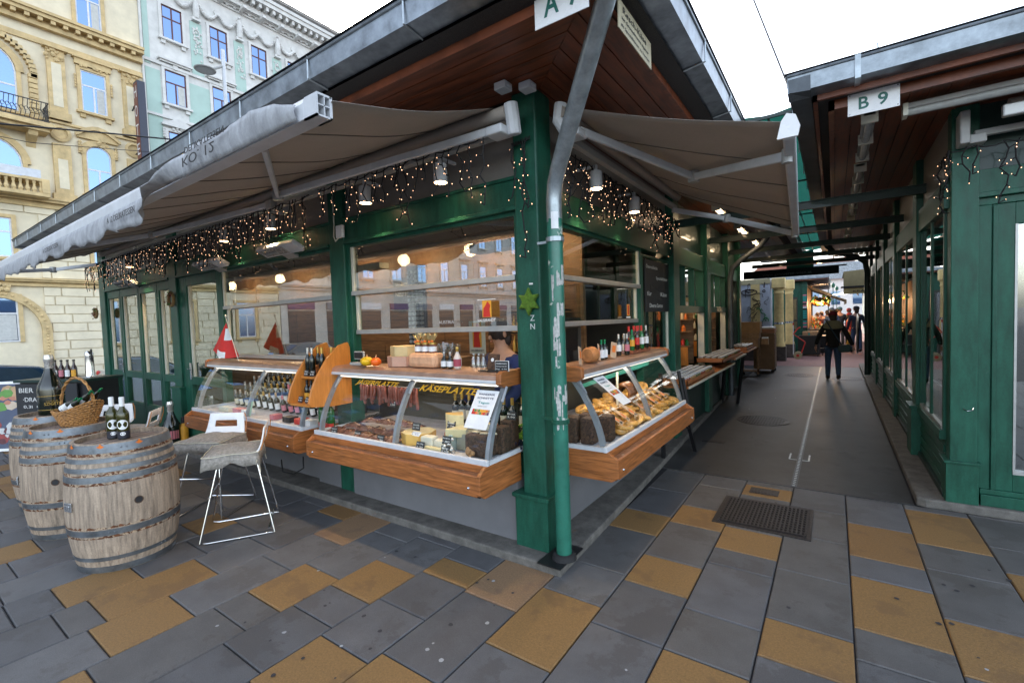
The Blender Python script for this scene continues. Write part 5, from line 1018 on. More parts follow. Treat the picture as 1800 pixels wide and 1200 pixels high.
t=thing('register_screen','black cash register screen behind the bottles on the alley side','register',(-.6,1.3,1.5)); obj('screen',MB().box(-.72,-.70,1.3,1.75,1.38,1.62),black,t,w=True,bev=.01).rotation_euler=(0,0,0); bx('screen_stand',black,t,-.74,-.66,1.45,1.55,1.2,1.4)
# --- spice stall shelves with jars in the alley
jm=MB(); jm.lathe([(.028,0),(.03,.004),(.03,.055),(.025,.062)],n=10); jm.cur=1; jm.lathe([(.031,.062),(.032,.066),(.032,.082),(0,.084)],n=10); jm.cur=2; jm.lathe([(.0322,.070),(.0322,.076)],n=10,cap=False)
jcol=[flat('spice_%s'%n,c,.3) for n,c in(('red',(.22,.05,.02)),('ochre',(.30,.17,.05)),('green',(.09,.10,.03)))]; lidm=flat('silver_lid',(.75,.76,.78),.35,.2); jproto={}
def jars(y0,y1,x0,x1,z,ny,nx,lab,seed):
    rr=random.Random(seed)
    for i in range(ny):
        for j in range(nx):
            k=(i//3+seed)%3; l='spice jar, %s, %s row from the corner, %s from the edge'%(lab,ord_[i],ord_[nx-1-j])
            if k not in jproto: o=jproto[k]=obj('spice_jar',jm,[jcol[k],lidm,ink],smooth=True); tag(o,l,'spice jar',group='spice jars on the alley shelves')
            else: o=cpy(jproto[k],(0,0,0),l)
            o.location=(x0+(x1-x0)*(j+.5)/nx,y0+(y1-y0)*(i+.5)/ny,z+rr.uniform(0,.003))
def tray(lab,x0,x1,y0,y1,z):
    tag(obj('jar_tray',MB().box(x0,x1,y0,y1,z,z+.01).box(x0,x0+.012,y0,y1,z,z+.05).box(x1-.012,x1,y0,y1,z,z+.05).box(x0,x1,y0,y0+.012,z,z+.07).box(x0,x1,y1-.012,y1,z,z+.07),oak),lab,'tray')
bx_('alley_shelf',oak,'long wooden shelf board with pale edge under the spice jars','shelf',(-.32,.10,2.95,6.0,.845,.87)); tag(obj('shelf_edge',MB().box(.10,.108,2.95,6.0,.845,.872),cream),'pale edging strip of the long spice shelf','edging')
tray('wooden tray of spice jars nearest to the pastry case',-.30,.07,3.02,4.55,.872); jars(3.04,4.53,-.29,.06,.884,17,4,'nearest tray',0)
tray('wooden tray of spice jars in the middle of the alley shelf',-.30,.09,5.05,6.9,.95); jars(5.07,6.88,-.29,.08,.962,18,4,'middle tray',1)
bx_('alley_shelf',oak,'short wooden shelf board under the middle tray of jars','shelf',(-.32,.12,6.0,7.1,.92,.948)); tag(obj('shelf_edge',MB().box(.12,.128,6.0,7.1,.92,.95),cream),'pale edging strip of the short spice shelf','edging')
tray('small wooden tray of spice jars beyond the dark downpipe',-.28,.05,7.75,8.8,.95); jars(7.77,8.78,-.27,.04,.962,10,4,'farthest small tray',2)
bx_('alley_shelf',oak,'small wooden shelf beyond the dark downpipe','shelf',(-.32,.08,7.6,8.9,.92,.948))
b=MB(); b.tube([(.10,6.9,.92),(-.02,7.0,0)],.03,4); b.tube([(-.2,6.9,.92),(-.3,7.0,0)],.03,4); tag(obj('trestle_leg',b,black),'dark trestle legs under the middle spice tray','trestle')
t=thing('orange_cabinet','orange wooden cabinet with bottles inside the spice stall opening','cabinet',(-.8,4.9,.9)); obj('cabinet_box',MB().box(-1.1,-.6,4.5,5.5,.6,1.2),rackw,t,w=True,bev=.004)
b=MB()
for i in range(16): b.cur=i%4; b.lathe([(.03,0),(.03,.12),(.012,.16),(.012,.22)],c=(-1.0+(i%3)*.13,4.5+(i//3)*.16,1.2),n=8)
for k in range(4):
    for i in range(14): b.cur=(i+k)%4; b.lathe([(.03,0),(.03,.10),(.012,.13)],c=(-1.5,4.0+i*.12,1.25+k*.22),n=8)
obj('shelf_bottles',b,[gold,dglass,red,creaml],t,w=True,smooth=True); obj('wall_shelves',MB().box(-1.6,-1.4,3.9,5.7,1.23,1.25).box(-1.6,-1.4,3.9,5.7,1.45,1.47).box(-1.6,-1.4,3.9,5.7,1.67,1.69),plank,t,w=True)
for q,(yw,nm) in enumerate(((5.50,'first'),(7.32,'second'))):
    t=thing('goods_shelf','wall shelf of bottles and jars inside the %s spice stall opening'%nm,'shelf',(-1.0,yw,.9)); obj('shelf_boards',MB().box(-1.7,-.45,yw-.22,yw,1.18,1.2).box(-1.7,-.45,yw-.16,yw,1.42,1.44).box(-1.7,-.45,yw-.14,yw,1.62,1.64).box(-1.7,-.45,yw,yw+.02,.9,2.0),plank,t,w=True); bx('orange_front',rackw,t,-1.3,-.48,yw-.24,yw-.22,.88,1.18)
    b=MB(); rr=random.Random(q)
    for z in(1.2,1.44,1.64):
        x=-1.65
        while x<-.5: b.cur=rr.randrange(6); r=rr.uniform(.022,.034); h=rr.uniform(.09,.16); b.lathe([(r,0),(r,h*.65),(r*.4,h*.85),(r*.4,h)],c=(x,yw-.07-rr.uniform(0,.05),z),n=8); x+=rr.uniform(.06,.09)
    o=obj('shelf_goods',b,[gold,dglass,red,creaml,gglass,orange],t,w=True,smooth=True); o['kind']='stuff'
    l=bpy.data.lights.new('stall_light','POINT'); l.energy=3; l.color=(1,.7,.4); l.shadow_soft_size=.1; lo=bpy.data.objects.new('stall_light',l); C.objects.link(lo); lo.location=(-1,yw-.7,2.2)
l=bpy.data.lights.new('stall_light','POINT'); l.energy=2; l.color=(1,.7,.4); l.shadow_soft_size=.1; lo=bpy.data.objects.new('stall_light',l); C.objects.link(lo); lo.location=(-1,4.9,2.2)
# clerk
# ================= BARRELS
def barrel(lab,x,y,rz):
    t=thing('wine_barrel',lab,'barrel',(x,y,0),rz,'wine barrels used as standing tables')
    H=.93
    def rad(z): s=(z/H-.5)*2; return .290+.055*(1-s*s)
    n=90; b=MB(); K=22; vs=[]
    for i in range(K+1):
        z=H*i/K
        for j in range(n):
            a=2*math.pi*j/n; r=rad(z)-(.0022 if j%3==0 else 0); vs.append((r*math.cos(a),r*math.sin(a),z))
    fs=[(i*n+j,i*n+(j+1)%n,(i+1)*n+(j+1)%n,(i+1)*n+j) for i in range(K) for j in range(n)]
    b.add(vs,fs); b.lathe([(rad(H),H),(rad(H)-.026,H),(rad(H-.04)-.026,H-.04)],n=n,cap=False); obj('staves',b,barrelw,t,smooth=True,ang=25)
    hd=obj('barrel_head',MB().lathe([(0,H-.035),(.272,H-.035)],n=48,cap=False),barrelc,t)
    b=MB()
    for i in range(-3,4): w=(.072-(i*.075)**2)**.5; b.box(i*.075-.002,i*.075+.002,-w,w,H-.036,H-.0335)
    obj('head_joints',b,black,hd)
    for z,h in((.004,.046),(.095,.028),(.285,.042),(.56,.042),(.665,.04),(.735,.032),(.80,.03),(.866,.058)):
        if z==.56: continue
        b=MB(); K2=4; b.lathe([(rad(z+h*i/K2)+.0035,z+h*i/K2) for i in range(K2+1)],n=64,cap=False); b.lathe([(rad(z),z),(rad(z)+.0035,z)],n=64,cap=False); b.lathe([(rad(z+h),z+h),(rad(z+h)+.0035,z+h)],n=64,cap=False)
        o=obj('hoop',b,hoop,t,smooth=True,ang=30); b=MB()
        for k in range(2): a=.55+k*.1-(z*5)%1.6; obj('rivet',MB().sph(((rad(z+h/2)+.004)*math.cos(a),(rad(z+h/2)+.004)*math.sin(a),z+h/2),(.006,.006,.006),6,4),hoop,o)
    for z,h in((.265,.018),(.335,.012),(.645,.016),(.71,.014),(.845,.018)):
        b=MB(); vs=[];m2=120; rr=random.Random(int(z*1000)+int(x*10))
        top=[h*rr.uniform(.1,1.7) for _ in range(m2)]
        for j in range(m2):
            a=2*math.pi*j/m2; vs+=[((rad(z)+.0008)*math.cos(a),(rad(z)+.0008)*math.sin(a),z),((rad(z+top[j])+.0008)*math.cos(a),(rad(z+top[j])+.0008)*math.sin(a),z+top[j])]
        b.add(vs,[(2*j,2*((j+1)%m2),2*((j+1)%m2)+1,2*j+1) for j in range(m2)]); obj('rust_band',b,rust,t)
    a0=-.35
    b=MB(); c=Vector(((rad(.50)+.001)*math.cos(a0),(rad(.50)+.001)*math.sin(a0),.50)); b.lathe([(0,0),(.022,0)],n=16,cap=False,ax='x'); b.xf(Matrix.Translation(c)@RZ(a0)); obj('bung_hole',b,ink,t)
    b=MB(); b.lathe([(.022,0),(.028,.001)],n=16,cap=False,ax='x'); b.xf(Matrix.Translation(c)@RZ(a0)); obj('bung_rim',b,flat('burnt_wood',(.09,.05,.03),.8),t)
    for da in(-1.35,-.62,.12):
        a=a0+da; c=Vector(((rad(.91)+.0055)*math.cos(a),(rad(.91)+.0055)*math.sin(a),.91)); p=[]
        for k in range(8): r=.024 if k%2==0 else .012; p.append((0,r*math.cos(k*math.pi/4),r*math.sin(k*math.pi/4)))
        b=MB().add(p,[tuple(range(8))]); b.xf(Matrix.Translation(c)@RZ(a)); obj('orange_mark',b,orange,t)
    a=a0-1.3; c=Vector(((rad(.52)+.006)*math.cos(a),(rad(.52)+.006)*math.sin(a),.50)); b=MB().box(-.004,.006,-.04,.04,-.032,.032).box(.006,.012,-.03,.03,-.014,.014); b.xf(Matrix.Translation(c)@RZ(a)); obj('metal_latch',b,steel,t,bev=.003)
    return t
# rz: the bung faces the camera side
barrel('nearest wine barrel with a latch plate, two white capped bottles on its top',-3.02,-1.44,R(18)); barrel('middle wine barrel carrying the wicker basket',-4.10,-1.50,R(-12)); barrel('farthest wine barrel carrying the huge sparkling wine bottle',-5.10,-1.42,R(60))
# bottles on barrel 1
lblk=flat('black_label',(.02,.02,.03),.5)
for i,(x,y) in enumerate(((-3.12,-1.46),(-3.03,-1.42))):
    t=bottle('white_capped_bottle','olive wine bottle with white cap and bold label, %s one on the near barrel'%['left','right'][i],'bottle',(x,y,.897),.325,.041,glassm=oglass,cap=white,label=lblk,lz=(.02,.2),parts=True,face=R(-14),group='white capped bottles on the near barrel')
    f=R(-14) if i==0 else R(-22); 
    def disc(par,a,z,ra,rz_,m,name,e):
        b=MB(); ps=[]
        for k in range(18): q=2*math.pi*k/18; aa=a+ra*math.cos(q)/.041; ps.append(((.0412+e)*math.cos(aa),(.0412+e)*math.sin(aa),z+rz_*math.sin(q)))
        ps.append(((.0412+e)*math.cos(a),(.0412+e)*math.sin(a),z)); b.add(ps,[(k,(k+1)%18,18) for k in range(18)]); obj(name,b,m,par)
    disc(t,f,.115,.036,.038,white,'label_blob',.001); disc(t,f,.045,.017,.014,white,'label_blob',.001)
    for q in(-.010,.010): disc(t,f+q/.041,.108,.0036,.0055,ink,'label_dot',.0025)
# magnum
t=bottle('giant_sparkling_bottle','giant black sparkling wine bottle with silver neck foil on the farthest barrel','bottle',(-5.20,-1.42,.897),.62,.105,'champ',cap=silver,parts=True)
for z in(.06,.20): obj('gold_line',MB().lathe([(.1058,z),(.1058,z+.004)],n=32,cap=False),gold,t)
txt('SZIGETI',gold,t,(.103,-.075,.110),(.17,.985,0),(0,0,1),.030,width=.115,w=False); txt('österreichischer sekt',gold,t,(.104,-.06,.150),(.17,.985,0),(0,0,1),.009,width=.085,w=False)
# basket
wick=mat('golden_wicker',(.50,.24,.07),.6,var=.45,scale=40,bump=.6,bd=.006)
t=thing('wicker_basket','golden wicker basket with high twisted handle on the middle barrel','basket',(-4.15,-1.44,.897),R(20))
b=MB()
for k in range(11):
    q=k/10; a_,b__=.15+.075*q,.10+.045*q; lift=.0
    pts=[]
    for j in range(49):
        th=2*math.pi*j/48; wv=.005*math.sin(j*math.pi*1.0+(k%2)*math.pi+math.pi/2); x=(a_+wv)*math.cos(th); y=(b__+wv)*math.sin(th); pts.append((x,y,.012+.125*q+ .085*q*(max(0,x)/.22)**1.5))
    b.tube(pts,.0078,5)
for j in range(24):
    th=2*math.pi*j/24; b.tube([(.15*math.cos(th),.10*math.sin(th),.0),(.225*math.cos(th),.145*math.sin(th),.14+.085*(max(0,.225*math.cos(th))/.22)**1.5)],.005,5)
b.lathe([(0,.006),(.1,.006)],n=20,cap=False)
obj('woven_body',b,wick,t); b=MB()
for s in(-1,1): b.tube([(.205*math.cos(a)*1.0,.0+.008*math.sin(a*9+s*1.6),.17+.26*math.sin(a)+.006*math.cos(a*9+s*1.6)) for a in [math.pi*i/24 for i in range(25)]],.008,6)
obj('handle',b,wick,t,smooth=True)
for i,(x,y,z,ry,rz) in enumerate([(-.13,-.05,.09,62,10),(-.06,-.07,.10,60,0),(.03,-.07,.105,60,-8),(-.10,.03,.10,58,12),(-.02,.04,.12,55,0),(.08,-.02,.14,52,-5),(.06,.05,.14,50,5)]):
    M_=t.matrix_basis; p=Matrix.Translation((-4.15,-1.44,.897))@RZ(R(20))@Vector((x,y,z+.055))
    o=bottle('small_sparkling_bottle','small sparkling bottle with green foil neck lying in the basket, %s one'%ord_[i],'bottle',p,.2,.03,'champ',cap=foilg,label=paper,lz=(.08,.42),parts=True,group='bottles in the basket',face=R(-90)); o.rotation_euler=(0,R(ry),R(20+rz))
# magnum on ground near the post
t=bottle('sparkling_bottle','dark sparkling wine bottle with silver neck by the post pedestal behind the near barrel','bottle',(-6.35,.0,.06),.66,.115,'champ',cap=silver,label=pinkl,lz=(.2,.38),parts=True,face=R(-40)); bottle('yellow_bottle','yellow bottle half hidden behind the dark sparkling bottle','bottle',(-6.30,.13,.06),.42,.06,glassm=yellow,cap=ink,parts=True)
# ================= CHAIRS
fab=mat('grey_patterned_cushion',(.30,.28,.25),.9,var=.6,scale=45,bump=.5,bd=.004,col2=(.17,.155,.135))
def chair(lab,x,y,rz,cushion=True,sh=.665):
    """front is local -y ; back at +y"""
    t=thing('bar_chair',lab,'chair',(x,y,0),rz,'white bar chairs round the barrels')
    w,d=.20,.20; b=MB()
    for s in(-1,1):
        ob=MB().tube([(s*.13,.14,sh-.03),(s*(w+.03),.26,.012),(s*(w+.03),.20,.010),(s*(w+.03),-.22,.010),(s*(w+.03),-.27,.02),(s*.14,-.13,sh-.04)],.0085,8); obj('leg_frame',ob,chrome,t,smooth=True,ang=80)
    obj('cross_bar',MB().tube([(-w-.03,.22,.05),(w+.03,.22,.05)],.0075,8).tube([(-.19,-.20,.36),(.19,-.20,.36)],.0075,8),chrome,t)
    # moulded shell: seat + back with a slot
    prof=[(-.20,sh-.01),(-.16,sh),(0,sh-.008),(.12,sh),(.175,sh+.03),(.20,sh+.09),(.213,sh+.15),(.225,sh+.22)]
    b=MB(); NX=10; vs=[];fs=[]
    for i,(yy,zz) in enumerate(prof):
        wd=.20 if i<5 else .20-.01*(i-4)
        for j in range(NX+1): u=j/NX*2-1; vs.append((u*wd,yy-(.02*u*u if i>4 else 0)*-1*0,zz+.012*u*u*(1 if i<4 else 0)))
    for i in range(len(prof)-1):
        for j in range(NX):
            if i==5 and 2<=j<NX-2: continue
            k=i*(NX+1)+j; fs.append((k,k+1,k+NX+2,k+NX+1))
    b.add(vs,fs); o=obj('seat_shell',b,white,t,smooth=True,ang=60); md=o.modifiers.new('thick','SOLIDIFY'); md.thickness=.012; md2=o.modifiers.new('bevel','BEVEL'); md2.width=.004; md2.segments=2
    obj('wooden_edge',MB().tube([(-.17,.236,sh+.22),(-.19,.228,sh+.16),(-.2,.19,sh+.04)],.004,5).tube([(.17,.236,sh+.22),(.19,.228,sh+.16),(.2,.19,sh+.04)],.004,5),rackw,t)
    if cushion:
        b=MB(); n=14; vs=[];fs=[]
        def top(u,v): return sh+.03+.035*(1-abs(u)**3)*(1-abs(v)**3)+.006*math.sin(u*7)*math.cos(v*5)
        for i in range(n+1):
            for j in range(n+1): u,v=i/n*2-1,j/n*2-1; vs.append((u*.215,v*.20-.03,top(u,v)))
        fs=[(i*(n+1)+j,(i+1)*(n+1)+j,(i+1)*(n+1)+j+1,i*(n+1)+j+1) for i in range(n) for j in range(n)]
        b.add(vs,fs)
        # skirt
        ring=[(i/n*2-1,-1) for i in range(n)]+[(1,i/n*2-1) for i in range(n)]+[(1-i/n*2,1) for i in range(n)]+[(-1,1-i/n*2) for i in range(n)]
        vs=[]
        for k,(u,v) in enumerate(ring):
            drop=.075+.035*(abs(u*v))+.010*math.sin(k*1.1); vs+=[(u*.215,v*.20-.03,top(u,v)),(u*.228+.006*math.sin(k*1.7),v*.213-.03,top(u,v)-drop)]
        m3=len(ring); b.add(vs,[(2*k,2*((k+1)%m3),2*((k+1)%m3)+1,2*k+1) for k in range(m3)])
        c=obj('cushion',b,fab,t,smooth=True,ang=50); md=c.modifiers.new('thick','SOLIDIFY'); md.thickness=.004
        b=MB().tube([(u*.217,v*.202-.03,top(u,v)+.002) for u,v in ring]+[(-.217,-.232,top(-1,-1))],.003,5); obj('piping',b,creaml,c)
        b=MB()
        for s in(-1,1): b.tube([(s*.19,.15,sh+.0),(s*.215,.17,sh-.05),(s*.20,.175,sh-.10),(s*.22,.18,sh-.14)],.0035,5); b.tube([(s*.215,.17,sh-.05),(s*.235,.16,sh-.03),(s*.225,.15,sh-.07),(s*.21,.17,sh-.05)],.0035,5)
        obj('tie_ribbons',b,creaml,c)
    return t
chair('white bar chair with grey cushion nearest to the camera, its back to the cheese case',-2.70,-.74,R(57-90+0))
chair('white bar chair with grey cushion beside the near barrel, slotted back seen in full',-3.38,-.66,R(32))
chair('white bar chair without cushion behind the middle barrel',-5.3,-.98,R(50),False); chair('white bar chair seen edge on between the folding doors and the near barrel',-4.65,-.92,R(-35),True)
# ================= drinks counter and menu board
t=thing('drinks_counter','dark drinks counter with green rim standing before the folding doors','counter',(-7.4,-.6,0))
M_=Matrix.Translation((-7.45,-.62,0))@RZ(R(27))
def cbox(name,m,*a,bev=0):
    b=MB().box(*a); b.xf(M_); return obj(name,b,m,t,w=True,bev=bev)
cbox('counter_body',black,-.9,.22,-.2,.25,.0,1.06); cbox('counter_top',green_dark,-.95,.26,-.25,.3,1.06,1.10,bev=.006); cbox('drip_tray',alu,-.15,.15,-.1,.15,1.10,1.112)
bd=cbox('chalk_panel',chalk,-.92,.1,-.245,-.225,.55,1.04)
def ctx(s,x,z,h,w): 
    p=M_@Vector((x,-.2465,z)); r_=M_.to_3x3()@Vector((1,0,0)); txt(s,chalkw,bd,p,r_,(0,0,1),h,width=w)
ctx('BIER',-.86,.92,.065,.24); ctx('FASS',-.5,.92,.065,.24); ctx('·DRAFT·',-.80,.79,.06,.36); ctx('0,3l  € 3,90',-.80,.69,.05,.5)
t=thing('beer_tap','chrome beer tap column with black handle on the drinks counter','beer tap',(-7.42,-.60,1.11)); obj('column',MB().lathe([(.06,0),(.055,.02),(.05,.30),(.052,.34),(.03,.37),(0,.37)],n=20),chrome,t,smooth=True); obj('spout',MB().tube([(.05,0,.26),(.13,0,.27),(.15,0,.22)],.014,8).tube([(.12,0,.27),(.12,0,.40)],.012,8),black,t,smooth=True)
for i in range(5): 
    p=M_@Vector((-.52+i*.105,-.10,1.10)); bottle('beer_bottle','brown beer bottle on the drinks counter, %s from the left'%ord_[i],'bottle',p,.27,.034,'beer',glassm=cola,cap=black,label=[red,paper,pinkl,paper,yellow][i],lz=(.1,.45),parts=True,face=R(-50),group='beer bottles on the drinks counter')
t=thing('menu_board','standing menu board with food photographs and white letters at the left edge','menu board',(-8.7,-1.35,0))
M2=Matrix.Translation((-8.6,-1.25,0))@RZ(R(40))@Matrix.Rotation(R(-6),4,'X')
def mbx(name,m,*a,par=None,bev=0): 
    b=MB().box(*a); b.xf(M2); return obj(name,b,m,par or t,w=True,bev=bev)
mbx('board_frame',white,-1.2,.62,0,.03,.02,1.06); pn=mbx('board_panel',flat('dark_blue_panel',(.07,.09,.15),.5),-1.16,.58,-.003,0,.06,1.02)
def food(cx,cz,seed,cols):
    rr=random.Random(seed); b=MB()
    for i in range(40):
        b.cur=rr.randrange(len(cols)); x,z=cx+rr.uniform(-.35,.3),cz+rr.uniform(-.12,.14); r=rr.uniform(.04,.10); a0=rr.random()*6; b.add([(x+r*rr.uniform(.6,1.2)*math.cos(k*.9+a0),-.0035-i*.0001,z+r*.7*math.sin(k*.9+a0)) for k in range(7)],[tuple(range(7))])
    b.xf(M2); obj('food_photo',b,cols,pn,w=True)
food(.12,.80,1,[flat('wrap_tan',(.52,.33,.18)),flat('wrap_cream',(.6,.48,.36)),flat('salad_green',(.12,.30,.06)),flat('ham_pink',(.5,.2,.13))]); food(.1,.28,2,[flat('meat_red',(.3,.05,.05)),flat('meat_dark',(.12,.03,.04)),flat('plate_white',(.55,.55,.55))])
for s,x,z,w in(('KÄSE',.10,.56,.28),('JÄGER',.06,.46,.34)): txt(s,paper,pn,M2@Vector((x,-.012,z)),M2.to_3x3()@Vector((1,0,0)),M2.to_3x3()@Vector((0,0,1)),.06,width=w)
tag(obj('floor_cable',MB().tube([(-2.95,-.02,.40),(-2.9,-.05,.30),(-3.05,-.07,.22),(-3.3,-.05,.2),(-3.6,.1,.24)],.007,6),rubber,smooth=True),'black cable looping under the wine case','cable')
# ================= PEOPLE
import bmesh
def skin(name,verts,edges,m,par,lv=1):
    me=bpy.data.meshes.new(name); bm=bmesh.new(); sk=bm.verts.layers.skin.verify(); vs=[]
    for i,(p,r) in enumerate(verts):
        v=bm.verts.new(p); rr=r if isinstance(r,tuple) else (r,r); v[sk].radius=rr; v[sk].use_root=(i==0); vs.append(v)
    for a,b in edges: bm.edges.new((vs[a],vs[b]))
    bm.to_mesh(me); bm.free(); me.materials.append(m); o=bpy.data.objects.new(name,me); C.objects.link(o); o.parent=par
    md=o.modifiers.new('skin','SKIN'); md.use_smooth_shade=True; ss=o.modifiers.new('sub','SUBSURF'); ss.levels=lv; ss.render_levels=lv
    return o
skinm=flat('skin_tone',(.50,.28,.20),.5)
def person(lab,x,y,rz,h=1.7,coat=(.02,.02,.025),trs=(.04,.07,.14),hat=None,hair=(.05,.03,.02),arms=((-.30,.02,.82),(.30,.02,.82)),step=.10,long=False,scarf=None,hood=None,face=True,z=0,elbow=.22,group=None,legs=True,bootm=None):
    """front is local +y"""
    k=h/1.7; t=thing('person',lab,'person',(x,y,z),rz,group); t.scale=(k,)*3
    hl,hr=arms
    def el(a,s): return (s*(.2+elbow*.22),(a[1])*.3-.03,1.12)
    V=[((0,0,.95),(.12,.09)),((0,-.005,1.10),(.11,.085)),((0,0,1.28),(.14,.095)),((0,0,1.42),(.09,.07)),((0,.005,1.50),.05),((0,.02,1.60),(.07,.085)),((0,.02,1.68),(.055,.07)),
       ((-.17,0,1.38),.05),(el(hl,-1),.04),(hl,.028),((.17,0,1.38),.05),(el(hr,1),.04),(hr,.028),
       ((-.09,0,.90),.085),((-.10,step*.6,.48),.055),((-.10,step,.08),.038),((.09,0,.90),.085),((.10,-step*.6+.02,.48),.055),((.10,-step,.10),.038)]
    E_=[(0,1),(1,2),(2,3),(3,4),(4,5),(5,6),(3,7),(7,8),(8,9),(3,10),(10,11),(11,12),(0,13),(13,14),(14,15),(0,16),(16,17),(17,18)]
    body=skin('body',V,E_,skinm,t)
    cm=flat('coat_cloth',coat,.85,scale=14,bump=.25); tm=flat('trouser_cloth',trs,.85,scale=16,bump=.2)
    hem=.45 if long else .80
    cv=[((0,0,1.0),(.165,.125)),((0,0,hem),(.20 if long else .195,.15)),((0,0,1.15),(.155,.12)),((0,0,1.32),(.175,.12)),((0,-.005,1.44),(.10,.085)),((-.185,0,1.37),.068),((el(hl,-1)),.060),(tuple(Vector(hl)*.9+Vector(el(hl,-1))*.1),.047),((.185,0,1.37),.068),(el(hr,1),.060),(tuple(Vector(hr)*.9+Vector(el(hr,1))*.1),.047)]
    c=skin('coat',cv,[(0,1),(0,2),(2,3),(3,4),(3,5),(5,6),(6,7),(3,8),(8,9),(9,10)],cm,t)
    if legs:
        skin('trousers',[((0,0,.93),(.135,.11)),((-.09,.0,.82),.098),((-.10,step*.6,.48),.070),((-.10,step,.08),.056),((.09,0,.82),.098),((.10,-step*.6+.02,.48),.070),((.10,-step,.11),.056)],[(0,1),(1,2),(2,3),(0,4),(4,5),(5,6)],tm,t)
        for s,yy,zz in((-1,step,.0),(1,-step,.03)):
            skin('shoe',[((s*.10,yy,.16+zz),.052),((s*.10,yy-.01,.06+zz),.055),((s*.10,yy+.10,.035+zz),.042),((s*.10,yy+.16,.03+zz),.03)],[(0,1),(1,2),(2,3)],bootm or rubber,t)
    for s,hd in((-1,hl),(1,hr)):
        hv=[(hd,.024),((hd[0],hd[1]+.005,hd[2]-.05),(.03,.016)),((hd[0],hd[1]+.01,hd[2]-.09),(.028,.014))]; he=[(0,1),(1,2)]
        for f in range(4): q=len(hv); L=(.05,.062,.058,.045)[f]; yy=hd[1]-.022+f*.016; hv+=[((hd[0],yy,hd[2]-.11),.009),((hd[0]-s*.010,yy,hd[2]-.11-L*.6),.008),((hd[0]-s*.022,yy,hd[2]-.11-L),.006)]; he+=[(2,q),(q,q+1),(q+1,q+2)]
        q=len(hv); hv+=[((hd[0],hd[1]+.04,hd[2]-.07),.010),((hd[0]-s*.005,hd[1]+.05,hd[2]-.10),.008)]; he+=[(1,q),(q,q+1)]
        skin('hand',hv,he,skinm,body,1)
    hm=flat('hair_tone',hair,.6,bump=.4,scale=30)
    obj('hair',MB().sph((0,.0,1.635),(.088,.108,.11),14,9,.03).sph((0,-.045,1.56),(.075,.06,.09),10,7,.04),hm,t,smooth=True)
    if face:
        b=MB(); b.cur=0
        b.sph((0,.118,1.585),(.012,.018,.022),7,5); obj('nose',b,skinm,body,smooth=True); obj('eyes',MB().sph((-.03,.103,1.615),(.011,.006,.006),7,5).sph((.03,.103,1.615),(.011,.006,.006),7,5),ink,body,smooth=True)
        obj('mouth',MB().sph((0,.108,1.55),(.022,.006,.006),8,4),flat('lip_tone',(.35,.12,.10)),body,smooth=True)
        b=MB()
        for s in(-1,1): b.sph((s*.083,.015,1.60),(.012,.02,.03),7,5)
        obj('ears',b,skinm,body,smooth=True)
    if hat: obj('hat',MB().sph((0,.005,1.67),(.098,.118,.085),14,8,.02).lathe([(.094,1.635),(.103,1.64),(.103,1.67),(.094,1.675)],c=(0,.005,0),n=18),flat('hat_knit',hat,.95,scale=50,bump=.6),t,smooth=True)
    if scarf: obj('scarf',MB().tube([(.09*math.cos(a),.085*math.sin(a),1.47+.015*math.sin(a*3)) for a in [i*math.pi/6 for i in range(13)]],.035,8),flat('scarf_knit',scarf,.9),t,smooth=True)
    if hood:
        b=MB(); K=14
        for i in range(K+1):
            for j in range(7):
                a=math.pi*(i/K)*1.0+math.pi; r=.10+.10*(j/6); zz=1.52-.03*j-.03*math.sin((i/K)*math.pi)*(j/6)*1.2+.03*math.sin(j*.5); b.v.append((r*1.15*math.cos(a),r*.9*math.sin(a)*1.0-.01,zz))
        for i in range(K):
            for j in range(6): b.f.append((i*7+j,(i+1)*7+j,(i+1)*7+j+1,i*7+j+1)); b.m.append(0)
        hm_=flat('hood_lining',hood,.95,scale=60,bump=.8); o=obj('hood',b,hm_,t,smooth=True); md=o.modifiers.new('thick','SOLIDIFY'); md.thickness=.05; md2=o.modifiers.new('sub','SUBSURF'); md2.levels=1; md2.render_levels=1
    return t
wm=person('person walking away in a black hooded coat, dark red knit hat, blue jeans and boots',1.47,11.1,R(6),1.64,coat=(.008,.008,.010),trs=(.035,.075,.15),hat=(.17,.015,.03),hood=(.24,.23,.15),arms=((-.36,.07,.87),(.41,-.09,.85)),step=.12,elbow=.45,bootm=rubber)
t=thing('shoulder_bag','dark green shoulder bag hanging at the hip of the person in the black coat','bag',(1.70,10.98,.75)); obj('bag_body',MB().prism([(-.14,.0),(-.10,-.06),(.10,-.05),(.15,.02),(.10,.14),(-.12,.12)],'y',-.04,.04),flat('petrol_bag',(.018,.05,.055),.6),t,bev=.03); obj('strap',MB().tube([(-.06,-.03,.13),(-.28,-.10,.55),(-.38,-.02,.74)],.014,5),flat('petrol_bag2',(.02,.05,.08),.6),t)
